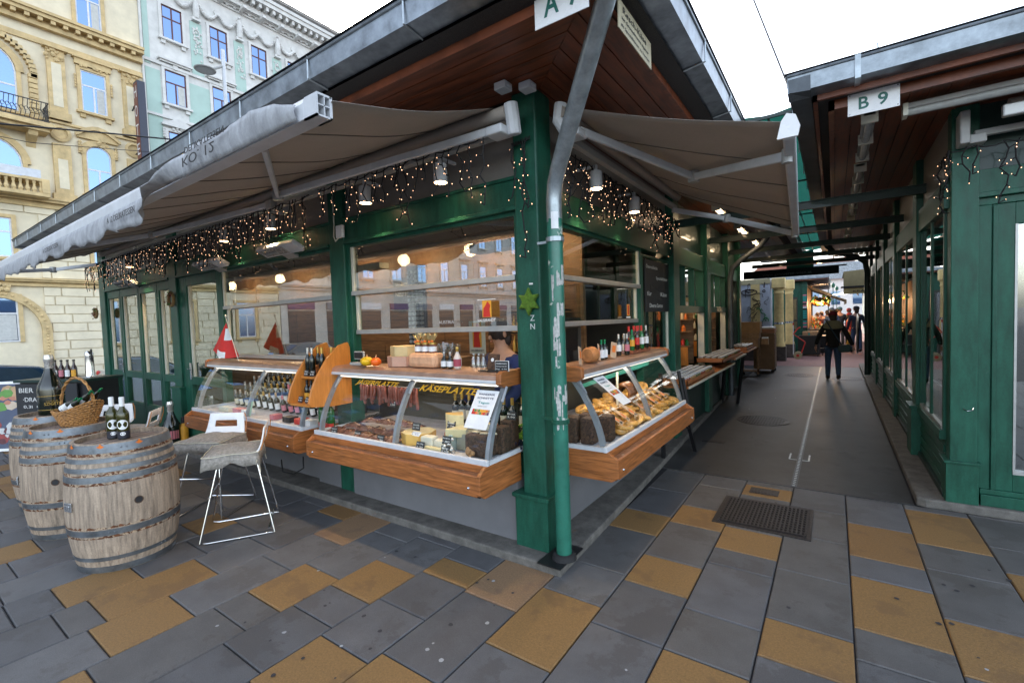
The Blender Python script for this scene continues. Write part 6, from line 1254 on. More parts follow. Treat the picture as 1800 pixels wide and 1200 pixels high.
crowd=[(1.02,23.5,2.9,1.65,(.10,.03,.05),(.03,.03,.04),None,'person in a dark red jacket farthest left in the crowd'),(1.42,22,.2,1.78,(.05,.09,.19),(.04,.06,.10),(.04,.07,.12),'person in a blue jacket and blue cap seen from behind in the crowd'),(1.72,24.5,3.3,1.82,(.015,.02,.035),(.02,.03,.05),(.06,.14,.20),'person facing the camera in a dark coat and pale blue knit hat'),(2.02,21.5,-1.4,1.55,(.50,.05,.03),(.45,.28,.04),(.25,.02,.02),'small person in a bright red coat and yellow trousers'),(2.22,20.2,.3,1.80,(.015,.022,.045),(.05,.09,.18),(.03,.03,.04),'tall person in a navy jacket and jeans at the right edge of the crowd'),(2.1,25.5,3.0,1.75,(.05,.05,.06),(.03,.03,.04),(.45,.10,.12),'person with a striped knit hat behind the red coat'),(1.2,27,0.1,1.7,(.02,.03,.06),(.02,.02,.03),None,'person in a dark blue coat in the middle of the far crowd'),(.8,26,2.5,1.6,(.25,.12,.03),(.03,.03,.03),None,'person in a mustard jacket beside the far market stall'),(1.6,29,.5,1.75,(.12,.12,.13),(.03,.03,.04),(.3,.3,.3),'person in a grey coat farthest back in the crowd')]
for x,y,rz,h,c_,tr_,ht,lab in crowd: person(lab,x,y,rz,h,coat=c_,trs=tr_,hat=ht,long=('red coat' in lab and 'bright' in lab),group='people in the market lane')
cl=person('shop assistant in a blue shirt bending behind the big serving window',-.96,.95,R(150),1.72,coat=(.02,.035,.13),trs=(.02,.02,.03),hair=(.03,.02,.02),arms=((-.25,.35,1.0),(.25,.35,1.0)),z=-.02); cl.rotation_euler=(R(-6),0,R(165))
# ================= TOWN HOUSES across the street (facade plane x=-28, facing +x)
yst=mat('cream_plaster',(.76,.67,.49),.85,var=.12,scale=1.5,bump=.15,wear=((.68,.59,.43),.62,.8)); yor=mat('ochre_stucco',(.66,.49,.25),.85,var=.2,scale=3,bump=.2)
wst=mat('white_stucco',(.68,.67,.64),.85,var=.12,scale=2,bump=.15,wear=((.56,.55,.52),.66,1)); mint=mat('mint_plaster',(.42,.56,.50),.85,var=.06,scale=1.5,bump=.1)
bst=mat('beige_plaster',(.62,.58,.52),.85,var=.15,scale=1.5,bump=.15); gst=mat('grey_stucco',(.55,.54,.52),.85,var=.15,scale=2,bump=.15)
wfr=flat('white_window_frame',(.72,.72,.72),.5); bfr=flat('brown_window_frame',(.11,.03,.025),.5)
wgl=bpy.data.materials.new('sky_tinted_window_glass'); wgl.use_nodes=True; b_=wgl.node_tree.nodes['Principled BSDF']; b_.inputs['Base Color'].default_value=(.05,.17,.40,1); b_.inputs['Metallic'].default_value=.85; b_.inputs['Roughness'].default_value=.04; b_.inputs['Specular IOR Level'].default_value=1; b_.inputs['Coat Weight'].default_value=1; b_.inputs['Coat IOR'].default_value=2.2  # blue of the mirrored sky is put into the metallic base colour
XF=-28.
curt=flat('pale_curtain',(.55,.55,.52),.8)
def win(par,y,z0,z1,w,fr,tr,style='box',sill=True,depth=.18,X=XF,panes=True,arch=False,curtain=False):
    h=z1-z0; o=None
    # frame
    b=MB(); 
    b.box(X-.03,X+.03,y-w/2,y-w/2+.06,z0,z1).box(X-.03,X+.03,y+w/2-.06,y+w/2,z0,z1).box(X-.03,X+.03,y-w/2+.06,y+w/2-.06,z0,z0+.06)
    if not arch: b.box(X-.03,X+.03,y-w/2+.06,y+w/2-.06,z1-.06,z1)
    zt=z0+h*.62; b.box(X-.03,X+.028,y-w/2+.06,y+w/2-.06,zt,zt+.07).box(X-.03,X+.028,y-.035,y+.035,z0+.06,zt)
    if style=='cross': b.box(X-.03,X+.028,y-.035,y+.035,zt+.07,z1-.06)
    o=obj('window',b,fr,par,w=True)
    g=MB(); XP=X+.012; g.quad((XP,y-w/2,z0),(XP,y+w/2,z0),(XP,y+w/2,z1),(XP,y-w/2,z1))
    if arch:
        K=10; pts=[(y+w/2*math.cos(math.pi*k/K),z1+w/2*math.sin(math.pi*k/K)) for k in range(K+1)]
        g.add([(XP,p[0],p[1]) for p in pts],[tuple(range(K+1))]); bb=MB().tube([(X+.01,y+(w/2-.03)*math.cos(math.pi*k/K),z1+(w/2-.03)*math.sin(math.pi*k/K)) for k in range(K+1)],.04,5); obj('arched_frame',bb,fr,o,w=True)
    obj('pane',g,wgl,o,w=True)
    if curtain: obj('curtain',MB().box(X+.014,X+.018,y+.1,y+w/2-.08,z0+.08,zt-.02),curt,o,w=True)
    t=.14; sb=MB(); sb.box(X,X+.09,y-w/2-t,y-w/2,z0-.02,z1+(0 if arch else t)).box(X,X+.09,y+w/2,y+w/2+t,z0-.02,z1+(0 if arch else t))
    if not arch: sb.box(X,X+.09,y-w/2,y+w/2,z1,z1+t)
    else:
        K=12; vs=[]
        for k in range(K+1):
            a=math.pi*k/K
            for r in(w/2,w/2+t+.12):
                for xx in(X,X+.10): vs.append((xx,y+r*math.cos(a),z1+r*math.sin(a)))
        sb.add(vs,[(4*k+a_,4*k+b__,4*k+4+b__,4*k+4+a_) for k in range(K) for a_,b__ in((0,2),(2,3),(3,1),(1,0))])
    if sill: sb.box(X,X+.2,y-w/2-t-.08,y+w/2+t+.08,z0-.13,z0-.02).box(X,X+.12,y-w/2-.1,y-w/2+.1,z0-.32,z0-.13).box(X,X+.12,y+w/2-.1,y+w/2+.1,z0-.32,z0-.13)
    if style in('ped','segped'):
        zz=z1+(w/2+.25 if arch else .25); hw=w/2+.3
        if style=='ped': sb.prism([(y-hw,zz),(y+hw,zz),(y+hw,zz+.1),(y,zz+.5),(y-hw,zz+.1)],'x',X,X+.22)
        else:
            K=8; sb.prism([(y-hw,zz+.0),(y-hw,zz+.12)]+[(y-hw+2*hw*k/K,zz+.14+.42*math.sin(math.pi*k/K)) for k in range(K+1)]+[(y+hw,zz+.12),(y+hw,zz)],'x',X,X+.16)
            sb.prism([(y-hw-.08,zz+.05)]+[(y-hw-.08+(2*hw+.16)*k/K,zz+.17+.46*math.sin(math.pi*k/K)) for k in range(K+1)]+[(y+hw+.08,zz+.05)]+[(y-hw+2*hw*k/K,zz+.06+.40*math.sin(math.pi*k/K)) for k in range(K,-1,-1)],'x',X+.16,X+.28)
        rr=random.Random(int(y*10+z0)); 
        for k in range(16): sb.sph((X+.10,y+rr.uniform(-.35,.35),zz-.06+rr.uniform(-.12,.25)),rr.uniform(.04,.09),6,4)
        for s in(-1,1):
            for k in range(4): sb.sph((X+.10,y+s*(w/2+t+.06),zz-.2-k*.13),(.08,.08,.08),6,4)
    if style=='cap': sb.box(X,X+.28,y-w/2-.3,y+w/2+.3,z1+.42,z1+.52).box(X,X+.2,y-w/2-.22,y+w/2+.22,z1+.33,z1+.42).box(X,X+.15,y-.12,y+.12,z1+.1,z1+.33)
    if style=='orn':
        sb.box(X,X+.16,y-w/2-.2,y+w/2+.2,z1+.18,z1+.45).box(X,X+.24,y-w/2-.28,y+w/2+.28,z1+.45,z1+.52)
        rr=random.Random(int(y*7))
        for k in range(14): sb.sph((X+.12,y+rr.uniform(-w/2-.1,w/2+.1),z1+.14+rr.uniform(-.03,.06)),rr.uniform(.04,.07),6,4)
        for s in(-1,1):
            for k in range(5): sb.sph((X+.08,y+s*(w/2+.20),z0+h*.55+k*.13),(.05,.05,.07),5,4)
    obj('surround',sb,tr,o,w=True); return o
def cornice(par,m,y0,y1,z,h,out,dent=True,X=XF,name='cornice'):
    b=MB(); b.box(X,X+out*.5,y0,y1,z,z+h*.3).box(X,X+out,y0,y1,z+h*.55,z+h*.8).box(X,X+out+.08,y0,y1,z+h*.8,z+h)
    b.box(X,X+out*.3,y0,y1,z+h*.3,z+h*.55)
    if dent:
        y=y0+.1
        while y<y1-.1: b.box(X+out*.3,X+out*.9,y,y+.16,z+h*.3,z+h*.55); y+=.42
    obj(name,b,m,par,w=True)
Y0,Y1=-13.,6.93
T=thing('yellow_townhouse','ornate cream and ochre townhouse at the left with pediments, pilasters and arched windows','townhouse',(XF-6,(Y0+Y1)/2,-.43))
obj('wall',MB().box(XF-12,XF,Y0,Y1,-.43,22.5),yst,T,w=True)
cornice(T,yor,Y0,Y1-.0,15.65,.65,.5); cornice(T,yor,Y0,Y1,7.55,.45,.3,False,name='string_course'); cornice(T,yor,Y0,Y1,4.0,.35,.28,False,name='string_course'); cornice(T,yor,Y0,Y1,22.3,.9,.8)
obj('frieze',MB().box(XF,XF+.08,Y0,Y1,14.95,15.2).box(XF,XF+.12,Y0,Y1,11.55,11.65 ).box(XF,XF+.06,Y0,Y1,18.9,19.05),yor,T,w=True)
for yc in(4.93,-4.3,-7.6,-10.9):
    win(T,yc,16.42,18.6,.95,wfr,yor,'box',False,curtain=yc>4); win(T,yc,12.45,14.40,.95,wfr,yor,'orn',curtain=yc>4); win(T,yc,8.5,10.4,.95,wfr,yor,'segped',arch=True); win(T,yc,5.1,6.9,.9,wfr,yor,'box')
    if yc<0: win(T,yc,1.3,3.4,1.0,wfr,yor,'box')
# wide bay with balcony
yb=.35
for z0,z1,st,ar in((16.42,18.6,'box',False),(11.6,13.4,'box',True),(8.6,9.4,'box',True)): 
    w=2.0 if ar else 1.6
    win(T,yb+.95,z0,z1,w,wfr,yor,st,False,arch=ar)
b=MB()
for k in range(26):
    a=math.pi*k/25; y=yb+.95+1.55*math.cos(a); z=13.4+1.5*math.sin(a); b.box(XF,XF+.22,y-.11,y+.11,z-.11,z+.11)
for k in range(9):
    for s in(-1,1): b.box(XF,XF+.22,yb+.95+s*1.5-.14,yb+.95+s*1.5+.14,11.5+k*.22,11.68+k*.22)
obj('arch_stones',b,yor,T,w=True)
b=MB().box(XF,XF+1.0,-1.2,3.2,10.95,11.15).box(XF,XF+.8,-1.1,3.1,10.8,10.95); 
for y in(-.6,1.0,2.6): b.prism([(XF,10.8),(XF+.7,10.8),(XF+.6,10.6),(XF+.15,10.4),(XF,10.2)],'y',y-.15,y+.15)
bal=obj('balcony',b,yor,T,w=True); b=MB().box(XF+.9,XF+.93,-1.1,3.1,12.0,12.04).box(XF+.9,XF+.93,-1.1,3.1,11.2,11.23).box(XF,XF+.93,3.07,3.1,12.0,12.04)
for k in range(30): 
    y=-1.05+k*.14; b.tube([(XF+.915,y,11.2),(XF+.96,y+.05,11.45),(XF+.90,y-.03,11.7),(XF+.915,y,12.0)],.013,4); b.tube([(XF+.915,y+.07+.05*math.cos(a*.8),11.6+.08*math.sin(a*.8)) for a in range(8)],.01,4)
for k in range(6): b.tube([(XF+.1+k*.14,3.085,11.2),(XF+.1+k*.14,3.085,12.0)],.012,4)
obj('iron_railing',b,black,bal,w=True)
b=MB().box(XF,XF+.9,-1.2,2.95,7.9,8.05).box(XF,XF+.9,-1.2,2.95,8.55,8.66); 
for k in range(20): b.lathe([(.05,0),(.09,.12),(.05,.25),(.04,.35),(.07,.5)],c=(XF+.8,-1.1+k*.21,8.05),n=8)
b.box(XF+.68,XF+.92,2.7,2.95,8.05,8.6); obj('balustrade',b,yor,T,w=True)
obj('balustrade_glass',MB().box(XF+.8,XF+.82,-1.1,2.7,8.7,9.05),whitep,T,w=True)
# pilasters
def pil(y,w,z0,z1,cap=True):
    b=MB().box(XF,XF+.16,y-w/2,y+w/2,z0,z1).box(XF,XF+.24,y-w/2-.1,y+w/2+.1,z0,z0+.35)
    if cap:
        rr=random.Random(int(y*9+z0)); b.box(XF,XF+.3,y-w/2-.12,y+w/2+.12,z1-.08,z1)
        for k in range(18): b.sph((XF+.18,y+rr.uniform(-w/2-.05,w/2+.05),z1-.12-rr.uniform(0,.45)),rr.uniform(.05,.10),6,4)
    o=obj('pilaster',b,yor,T,w=True); obj('pilaster_panel',MB().box(XF+.16,XF+.175,y-w/2+.14,y+w/2-.14,z0+.6,z1-.7),yst,o,w=True)
for y in(3.6,6.35,-1.9,-5.9,-9.2): pil(y,.62,11.7,14.95); pil(y,.62,7.95,10.6,False); obj('medallion',MB().lathe([(.34,0),(.38,.12),(.26,.16),(.22,.06),(0,.05)],c=(XF,y,11.1),ax='x',n=16),yor,T,w=True,smooth=True)
# rusticated ground floor: courses with joints
b=MB(); rr=random.Random(3)
for lv,(za,zb) in enumerate(((-.1,3.95),(4.4,7.5))):
    z=za
    while z<zb-.1:
        y=Y0+rr.uniform(0,.3)
        while y<Y1:
            w=rr.uniform(1.0,1.5); y2=min(y+w-.05,Y1)
            blk=[(y,y2)]
            for c,hw,wz0,wz1 in((yb+.95,1.35,-1,6.95),(4.93,.62,5.0,7.1),(5.9,.95,-1,3.3),(-4.3,.7,1.1,3.6),(-7.6,.7,1.1,3.6),(-10.9,.7,1.1,3.6),(-4.3,.62,5,7.1),(-7.6,.62,5,7.1),(-10.9,.62,5,7.1)):
                if z+.36>wz0 and z<wz1: 
                    nb=[]
                    for a,c2 in blk:
                        if c2<c-hw or a>c+hw: nb.append((a,c2))
                        else:
                            if a<c-hw: nb.append((a,c-hw))
                            if c2>c+hw: nb.append((c+hw,c2))
                    blk=nb
            for a,c2 in blk:
                if c2-a>.05: b.box(XF,XF+.07,a,c2,z,z+.37)
            y+=w
        z+=.41
obj('rusticated_blocks',b,yst,T,w=True)
win(T,1.05,5.25,6.95,1.5,wfr,yor,'box'); win(T,.95,1.55,3.5,1.7,wfr,yor,'box',False,curtain=True)
b=MB(); K=24; vs=[]
for k in range(K+1):
    a=math.pi*k/K; pts=(1.05+1.45*math.cos(a)*1.0,1.9+1.75*max(0,math.sin(a))**.6)
    for q in(0,.32):
        for xx in(XF,XF+.16): vs.append((xx,1.05+(1.45+q)*math.cos(a),2.0+(1.5+q)*math.sin(a)))
b.add(vs,[(4*k+a_,4*k+b__,4*k+4+b__,4*k+4+a_) for k in range(K) for a_,b__ in((0,2),(2,3),(3,1),(1,0))]).box(XF,XF+.16,-.72,-.4,-.4,2).box(XF,XF+.16,2.5,2.82,-.4,2)
rr=random.Random(1)
for k in range(40): a=math.pi*rr.random(); b.sph((XF+.16,1.05+1.61*math.cos(a),2+1.66*math.sin(a)),.06,6,4)
for k in range(16): b.sph((XF+.16,2.66,-.2+k*.14),.055,6,4)
for k in range(14): b.sph((XF+.2,1.05+rr.uniform(-.5,.5),3.75+rr.uniform(-.1,.3)),rr.uniform(.06,.13),6,4)
obj('portal_arch',b,yor,T,w=True)
dr_=bx('doorway',flat('brown_doorway',(.16,.10,.05),.6),T,XF+.005,XF+.03,5.05,6.6,-.4,2.3); obj('door_arch',MB().lathe([(0,.0),(.775,.0)],c=(XF+.03,5.825,2.3),ax='x',n=24,cap=False),bpy.data.materials['brown_doorway'],dr_,w=True)
b=MB(); vs=[]
for k in range(13):
    a=math.pi*k/12
    for q in(.78,1.15):
        for xx in(XF,XF+.09): vs.append((xx,5.825+q*math.cos(a),2.3+q*math.sin(a)))
b.add(vs,[(4*k+a_,4*k+b__,4*k+4+b__,4*k+4+a_) for k in range(12) for a_,b__ in((0,2),(2,3),(3,1),(1,0))]); obj('door_surround',b,yst,dr_,w=True)
# hotel sign (projecting, readable from the square)
t=thing('hotel_sign','tall narrow dark projecting hotel sign with white letters on the yellow townhouse corner','sign',(-27.0,6.45,12))
bx('sign_box',flat('dark_navy_sign',(.03,.035,.06),.4),t,-27.30,-26.75,6.30,6.62,9.6,14.25)
fc=bx('sign_face',flat('dark_red_face',(.17,.045,.035),.4),t,-27.26,-26.79,6.285,6.30,9.7,14.15)
for i,s in enumerate('HOTEL'): txt(s,paper,t,(-27.2,6.283,13.45-i*.93),(1,0,0),(0,0,1),.55,width=.34)
obj('bracket',MB().tube([(-28,6.45,13.2),(-27.3,6.45,13.4)],.05,6).tube([(-28,6.45,10.9),(-27.3,6.45,11.0)],.05,6).tube([(-28,6.3,12.9),(-27.6,6.45,13.3)],.03,5).tube([(-28,6.45,9.8),(-27.3,6.45,9.9)],.05,6),black,t,w=True)
# green and white house
G0,G1=6.95,46.
T=thing('mint_townhouse','white and mint green townhouse with brown windows, garlands and a heavy cornice','townhouse',(XF-6,20,-.43))
obj('wall',MB().box(XF-12,XF-.05,G0,G1,-.43,22.0),wst,T,w=True); XG=XF-.05
cornice(T,wst,G0,G1,21.1,1.0,.85,True,XG); cornice(T,wst,G0,G1,20.85,.28,.2,True,XG); cornice(T,wst,G0,G1,22.1,.25,1.0,False,XG)
b=MB(); y=G0+.4
while y<26: obj('console',MB().prism([(XG,20.85),(XG+.7,20.95),(XG+.7,21.1),(XG,21.1)],'y',y,y+.2),wst,T,w=True); y+=1.16
cols=[8.45+2.33*i for i in range(16)]
for i,yc in enumerate(cols):
    dtl=i<6
    win(T,yc,17.55,19.3,.95,bfr,wst,'cross',X=XG); win(T,yc,14.1,15.88,1.0,bfr,wst,'cap' if dtl else 'box',X=XG,curtain=dtl)
    if i<8: win(T,yc,10.6,12.6,1.0,bfr,wst,'ped' if dtl else 'box',X=XG)
    if i>9: win(T,yc,6.6,8.6,1.0,bfr,wst,'box',X=XG)
    ym=yc+1.165
    pn=obj('mint_panel',MB().box(XG,XG+.03,ym-.30,ym+.30,16.2,19.1).box(XG,XG+.03,ym-.58,ym+.58,13.4,15.6).box(XG,XG+.03,ym-.55,ym+.55,10.2,12.9),mint,T,w=True)
    if dtl:
        rr=random.Random(i); b=MB()
        for k in range(34): b.sph((XG+.05,ym+rr.gauss(0,.10),17.0+rr.random()*1.9),(.05,.05,.07),5,4)
        b.tube([(XG+.06,ym+.16*math.cos(a*.6),18.5+.2*math.sin(a*.6)) for a in range(12)],.03,5); obj('panel_ornament',b,wst,T,w=True); bx('console',wst,T,XG,XG+.25,ym-.2,ym+.2,19.15,19.3); b=MB()
        b.tube([(XG+.18,ym,19.3),(XG+.22,ym,19.7),(XG+.2,ym,20.1),(XG+.2,ym,20.35)],[.14,.17,.13,.05],8); b.sph((XG+.22,ym,20.45),.10,8,6)
        obj('stucco_figure',b,wst,T,w=True)
        for s in(-1,1):
            b=MB(); b.tube([(XG+.14,ym+s*(.15+k*.125),20.1-.42*math.sin(math.pi*k/8)) for k in range(9)],[.05,.07,.09,.11,.12,.11,.09,.07,.05],7)
            for k in range(14): b.sph((XG+.2,ym+s*(.2+k*.07),20.08-.42*math.sin(math.pi*k/14)+rr.uniform(-.04,.04)),.065,5,4)
            obj('stucco_garland',b,wst,T,w=True)
        obj('rosette',MB().lathe([(0,.1),(.16,.1),(.2,0)],c=(XG,yc,20.2),ax='x',n=12,cap=False),wst,T,w=True)
obj('mint_panel',MB().box(XG,XG+.03,7.1,7.35,15.9,21).box(XG,XG+.03,7.1,7.75,9,15.7),mint,T,w=True); obj('downpipe',MB().tube([(XG+.1,6.99,0),(XG+.1,6.99,21)],.06,6),wst,T,w=True)
obj('string_course',MB().box(XG,XG+.12,G0,G1,16.0,16.15).box(XG,XG+.12,G0,G1,13.25,13.38),wst,T,w=True)
# further houses of the row, seen mirrored in the shop windows
def plainhouse(name,lab,y0,y1,h,wm_,fr,tr_,X=XF,ax='x',colw=2.6):
    T=thing(name,lab,'townhouse',(X-6,(y0+y1)/2,-.43)); obj('wall',MB().box(X-12,X,y0,y1,-.43,h),wm_,T,w=True); cornice(T,tr_,y0,y1,h-.9,.9,.6,False,X); cornice(T,tr_,y0,y1,4.3,.35,.3,False,X,name='string_course')
    n=int((y1-y0)/colw)
    for i in range(n):
        yc=y0+(y1-y0)*(i+.5)/n
        for k,z in enumerate((5.4,9.2,12.9,16.4)):
            if z+2<h-1: win(T,yc,z,z+2.0,1.05,fr,tr_,['cap','ped','cap','box'][k],X=X)
        o=bx('shop_front',flat('dark_shop_front',(.04,.035,.045),.2),T,X,X+.04,yc-.95,yc+.95,.0,2.9); bx('shop_sign',[flat('purple_fascia',(.10,.04,.14)),paper,flat('grey_fascia',(.2,.2,.22))][i%3],T,X,X+.12,yc-.95,yc+.95,3.0,3.5)
    return T
plainhouse('beige_townhouse','beige townhouse south of the yellow one, seen mirrored in the shop windows',-33,-13.05,20,bst,wfr,gst); plainhouse('grey_townhouse','grey townhouse farther south, seen mirrored in the shop windows',-56,-33.05,21,gst,wfr,bst)
# ================= street things
t=thing('street_lamp','tall white street lamp with flat disc head before the mint townhouse','street lamp',(-16,5.45,-.43)); obj('mast',MB().tube([(-16,5.45,-.43),(-16,5.45,8),(-16,5.45,9.6)],[.10,.085,.075],12).tube([(-16,5.45,9.6),(-16,5.45,11.5)],.06,12),whitep,t,w=True,smooth=True)
obj('lamp_arm',MB().tube([(-16,5.45,10.95),(-16.0,5.1,10.7)],.045,8),greyp,t,w=True); obj('lamp_head',MB().lathe([(0,.09),(.2,.07),(.33,.0),(.31,-.03),(0,-.035)],c=(-16,4.85,10.58),n=24),greyp,t,w=True,smooth=True); obj('lamp_lens',MB().lathe([(0,-.038),(.26,-.038)],c=(-16,4.85,10.58),n=20,cap=False),offt,t,w=True)
def wire(lab,pts,r=.02): tag(obj('overhead_wire',MB().tube(pts,r,5),black),lab,'overhead wire')
wire('dark overhead tram wire crossing in front of the yellow townhouse',[(-20,-4,7.9),(-20,.53,8.44),(-20,3.37,9.0),(-20,5.35,9.37),(-20,12,10.4)],.03); wire('thinner overhead wire below the tram wire',[(-20,-4,8.0),(-20,1.2,8.05),(-20,5,8.75),(-20,12,9.3)],.012)
wire('single dark wire running down through the sky to the right building roof',[(.9,3.6,5.6),(1.33,2.5,3.75)] if 0 else [(-.2,7.0,9.0),(1.24,4.6,3.9)],.013)
def car(lab,x,y,rz,col,name='parked_car'):
    t=thing(name,lab,'car',(x,y,-.43),rz,'cars parked along the street'); pm=mat('car_paint',col,.22,metal=.3,var=.05,scale=3,bump=0,coat=1)
    # length along local x 4.4, front +x
    out=[(-2.15,.35),(-2.2,.62),(-2.1,.92),(-1.75,1.0),(-1.25,1.38),(-.6,1.47),(.2,1.44),(.95,1.02),(1.75,.86),(2.15,.66),(2.2,.36)]
    vs=[];n=len(out)
    for xx,zz in out:
        for yy in(-.86,-.80,.80,.86): q=1 if zz<1.0 else .86; vs.append((xx,yy*q,zz if abs(yy)<.85 else zz-.03*(zz>.5)))
    b=MB(); b.add(vs,[(4*i+j,4*i+4+j,4*i+5+j,4*i+1+j) for i in range(n-1) for j in range(3)]); 
    for s in(0,3): b.add([vs[4*i+s] for i in range(n)]+[(2.2,vs[s][1],.25),(-2.15,vs[s][1],.25)],[tuple(range(n+2))])
    obj('body',b,pm,t,smooth=True,ang=35); g=flat('car_glass',(.03,.05,.07),.05)
    for s in(-1,1):
        obj('side_window',MB().add([(-1.45,s*.80,1.03),(-.35,s*.82,1.03),(-.35,s*.765,1.40),(-1.12,s*.765,1.36)],[(0,1,2,3)]).add([(-.28,s*.82,1.03),(.78,s*.80,1.02),(.2,s*.765,1.38),(-.28,s*.765,1.40)],[(0,1,2,3)]),g,t)
        obj('door_handle',MB().box(-.75,-.58,s*.865-.01,s*.865+.01,.90,.93),chrome,t); obj('mirror',MB().sph((.68,s*.98,1.03),(.08,.10,.07),8,6),pm,t,smooth=True)
        for xx in(-1.35,1.38):
            w=obj('wheel',MB().lathe([(.2,-.1),(.32,-.1),(.33,.0),(.32,.1),(.2,.1)],c=(xx,s*.80,.33),ax='y',n=20),rubber,t,smooth=True); obj('rim',MB().lathe([(0,-.11),(.2,-.11),(.2,.11),(0,.11)],c=(xx,s*.80,.33),ax='y',n=12),alu,w)
        obj('headlight',MB().sph((2.08,s*.65,.68),(.10,.16,.07),8,5),silver,t); obj('tail_light',MB().sph((-2.12,s*.68,.82),(.06,.12,.09),8,5),red,t)
    obj('windscreen',MB().add([(.27,-.66,1.41),(.27,.66,1.41),(.90,.76,1.06),(.90,-.76,1.06)],[(0,1,2,3)]),g,t); obj('rear_window',MB().add([(-1.30,-.66,1.36),(-1.30,.66,1.36),(-1.72,.74,1.03),(-1.72,-.74,1.03)],[(0,1,2,3)]),g,t)
    return t
car('dark blue parked car behind the menu board at the left edge',-14.2,-1.35,R(-90),(.02,.05,.10)).location.z=-.34; car('silver parked car behind the drinks counter',-19,4.5,R(90),(.28,.30,.33))
car('dark grey car parked farther along the street',-19.5,-9,R(90),(.05,.05,.055)); car('white car parked farthest along the street',-19.5,-15,R(90),(.5,.5,.5))
# ================= FAR END OF THE ALLEY
graf=mat('pale_grey_wall',(.52,.57,.66),.8,var=.15,scale=3,bump=.15); yel=mat('yellow_stone_column',(.72,.55,.24),.8,var=.2,scale=4,bump=.25); dst=mat('dark_stone_base',(.10,.085,.08),.8,var=.3,scale=8,bump=.3)
t=thing('graffiti_wall','pale wall scrawled with black graffiti behind the cardboard boxes','wall',(-.8,16,0)); bx('wall_face',graf,t,-1.6,-.34,15.95,16.6,.5,2.9); bx('yellow_strip',yel,t,-.95,-.66,15.93,15.95,.5,2.75); bx('top_band',flat('yellowish_band',(.42,.37,.22),.8),t,-1.6,-.34,15.925,15.95,2.72,2.9); bx('wall_base',dst,t,-1.62,-.32,15.9,16.65,0,.5)
rr=random.Random(12); b=MB()
def scr(b,x,z,s,n,r=.009):
    pts=[]; a=rr.random()*6; px,pz=x,z
    for k in range(n): a+=rr.uniform(-1.5,1.5); px+=s*math.cos(a); pz+=s*math.sin(a); px=min(max(px,-1.12),-.40); pts.append((px,15.92,pz))
    b.tube(pts,r,4)
for k in range(26): scr(b,rr.uniform(-1.1,-.42),rr.uniform(.6,2.6),.05,9)
b.tube([(-1.0+.16*math.cos(a*.5)*1.6,15.92,2.45+.10*math.sin(a*.5)) for a in range(14)],.016,4); b.tube([(-.98+.12*math.cos(a*.6),15.92,2.5+.05*math.sin(a*.6)) for a in range(12)],.014,4); b.tube([(-.50,15.92,2.78),(-.53,15.92,2.6)],.02,4); b.tube([(-.53+.04*math.cos(a*.7),15.92,2.47+.04*math.sin(a*.7)) for a in range(10)],.014,4)
obj('graffiti',b,flat('black_spray',(.03,.02,.02),.8),t,w=True); b=MB()
for k in range(5): scr(b,rr.uniform(-.62,-.44),rr.uniform(1.3,1.8),.05,7,.013)
obj('graffiti',b,flat('green_spray',(.02,.22,.07),.8),t,w=True)
def column(lab,x,y,w):
    t=thing('stone_column',lab,'column',(x,y,0),group='yellow stone columns'); bx('column_base',dst,t,x-w*.62,x+w*.62,y-w*.6,y+w*.6,0,.50); obj('column_shaft',MB().lathe([(w*.56,.5),(w*.56,.58),(w*.48,.62),(w*.46,1.5),(w*.43,2.35),(w*.5,2.38),(w*.45,2.42),(w*.45,2.48),(w*.56,2.55)],c=(x,y,0),n=24),yel,t,w=True,smooth=True,ang=50); bx('capital',yel,t,x-w*.6,x+w*.6,y-w*.6,y+w*.6,2.55,2.9,bev=.02)
    obj('steel_band',MB().lathe([(w*.475,1.28),(w*.475,1.36)],c=(x,y,0),n=20,cap=False),steel,t,w=True)
column('front yellow stone column beside the graffiti wall',-.10,16.2,.34); column('rear yellow stone column just behind the front one',.12,17.6,.28)
K_=thing('green_kiosk','green kiosk with a grey awning beyond the yellow columns','kiosk',(-.6,24,0)); obj('kiosk_wall',MB().box(-3,.45,19.5,30,0,2.9),green,K_,w=True); bx('corner_post',green,K_,.45,.62,19.4,19.6,0,2.9); bx('kiosk_window',g_win,K_,-.02,.25,19.48,19.495,1.0,2.2); bx('window_dark',inner,K_,-.05,.28,19.49,19.499,.98,2.3); bx('kiosk_roof',zinc,K_,-3.2,1.35,19.1,30,2.98,3.08); obj('soffit',MB().box(-3.2,1.3,19.15,30,2.93,2.98),soffit_y,K_,w=True)
b=MB()
for k in range(20): b.cur=rr.randrange(4); z=1.0+k*.07; b.box(.47,.60,19.385,19.4,z,z+.05)
obj('stickers',b,[paper,pinkl,teal,ink],K_,w=True)
obj('goods',MB().box(.62,1.3,20,28,.0,.85),black,K_,w=True)
darkaw=flat('dark_grey_awning',(.07,.07,.065),.9)
def faraw(lab,pts,m,th=.02):
    a,b_,c,d=[Vector(p) for p in pts]; o=MB().add([a,b_,c,d]+[p+Vector((0,0,-.18)) for p in(c,d)],[(0,1,2,3),(3,2,4,5)]); q=obj('market_awning',o,m); md=q.modifiers.new('thick','SOLIDIFY'); md.thickness=th; tag(q,lab,'awning',group='awnings over the far market lane')
faraw('dark grey awning hanging from the green kiosk beyond the columns',[(.5,19.8,2.85),(.5,24,2.85),(1.45,24,2.35),(1.45,19.8,2.35)],darkaw); faraw('dark sagging awning farther down the lane',[(.4,25,2.9),(.4,31,2.9),(2.0,31,2.2),(2.0,25,2.2)],darkaw)
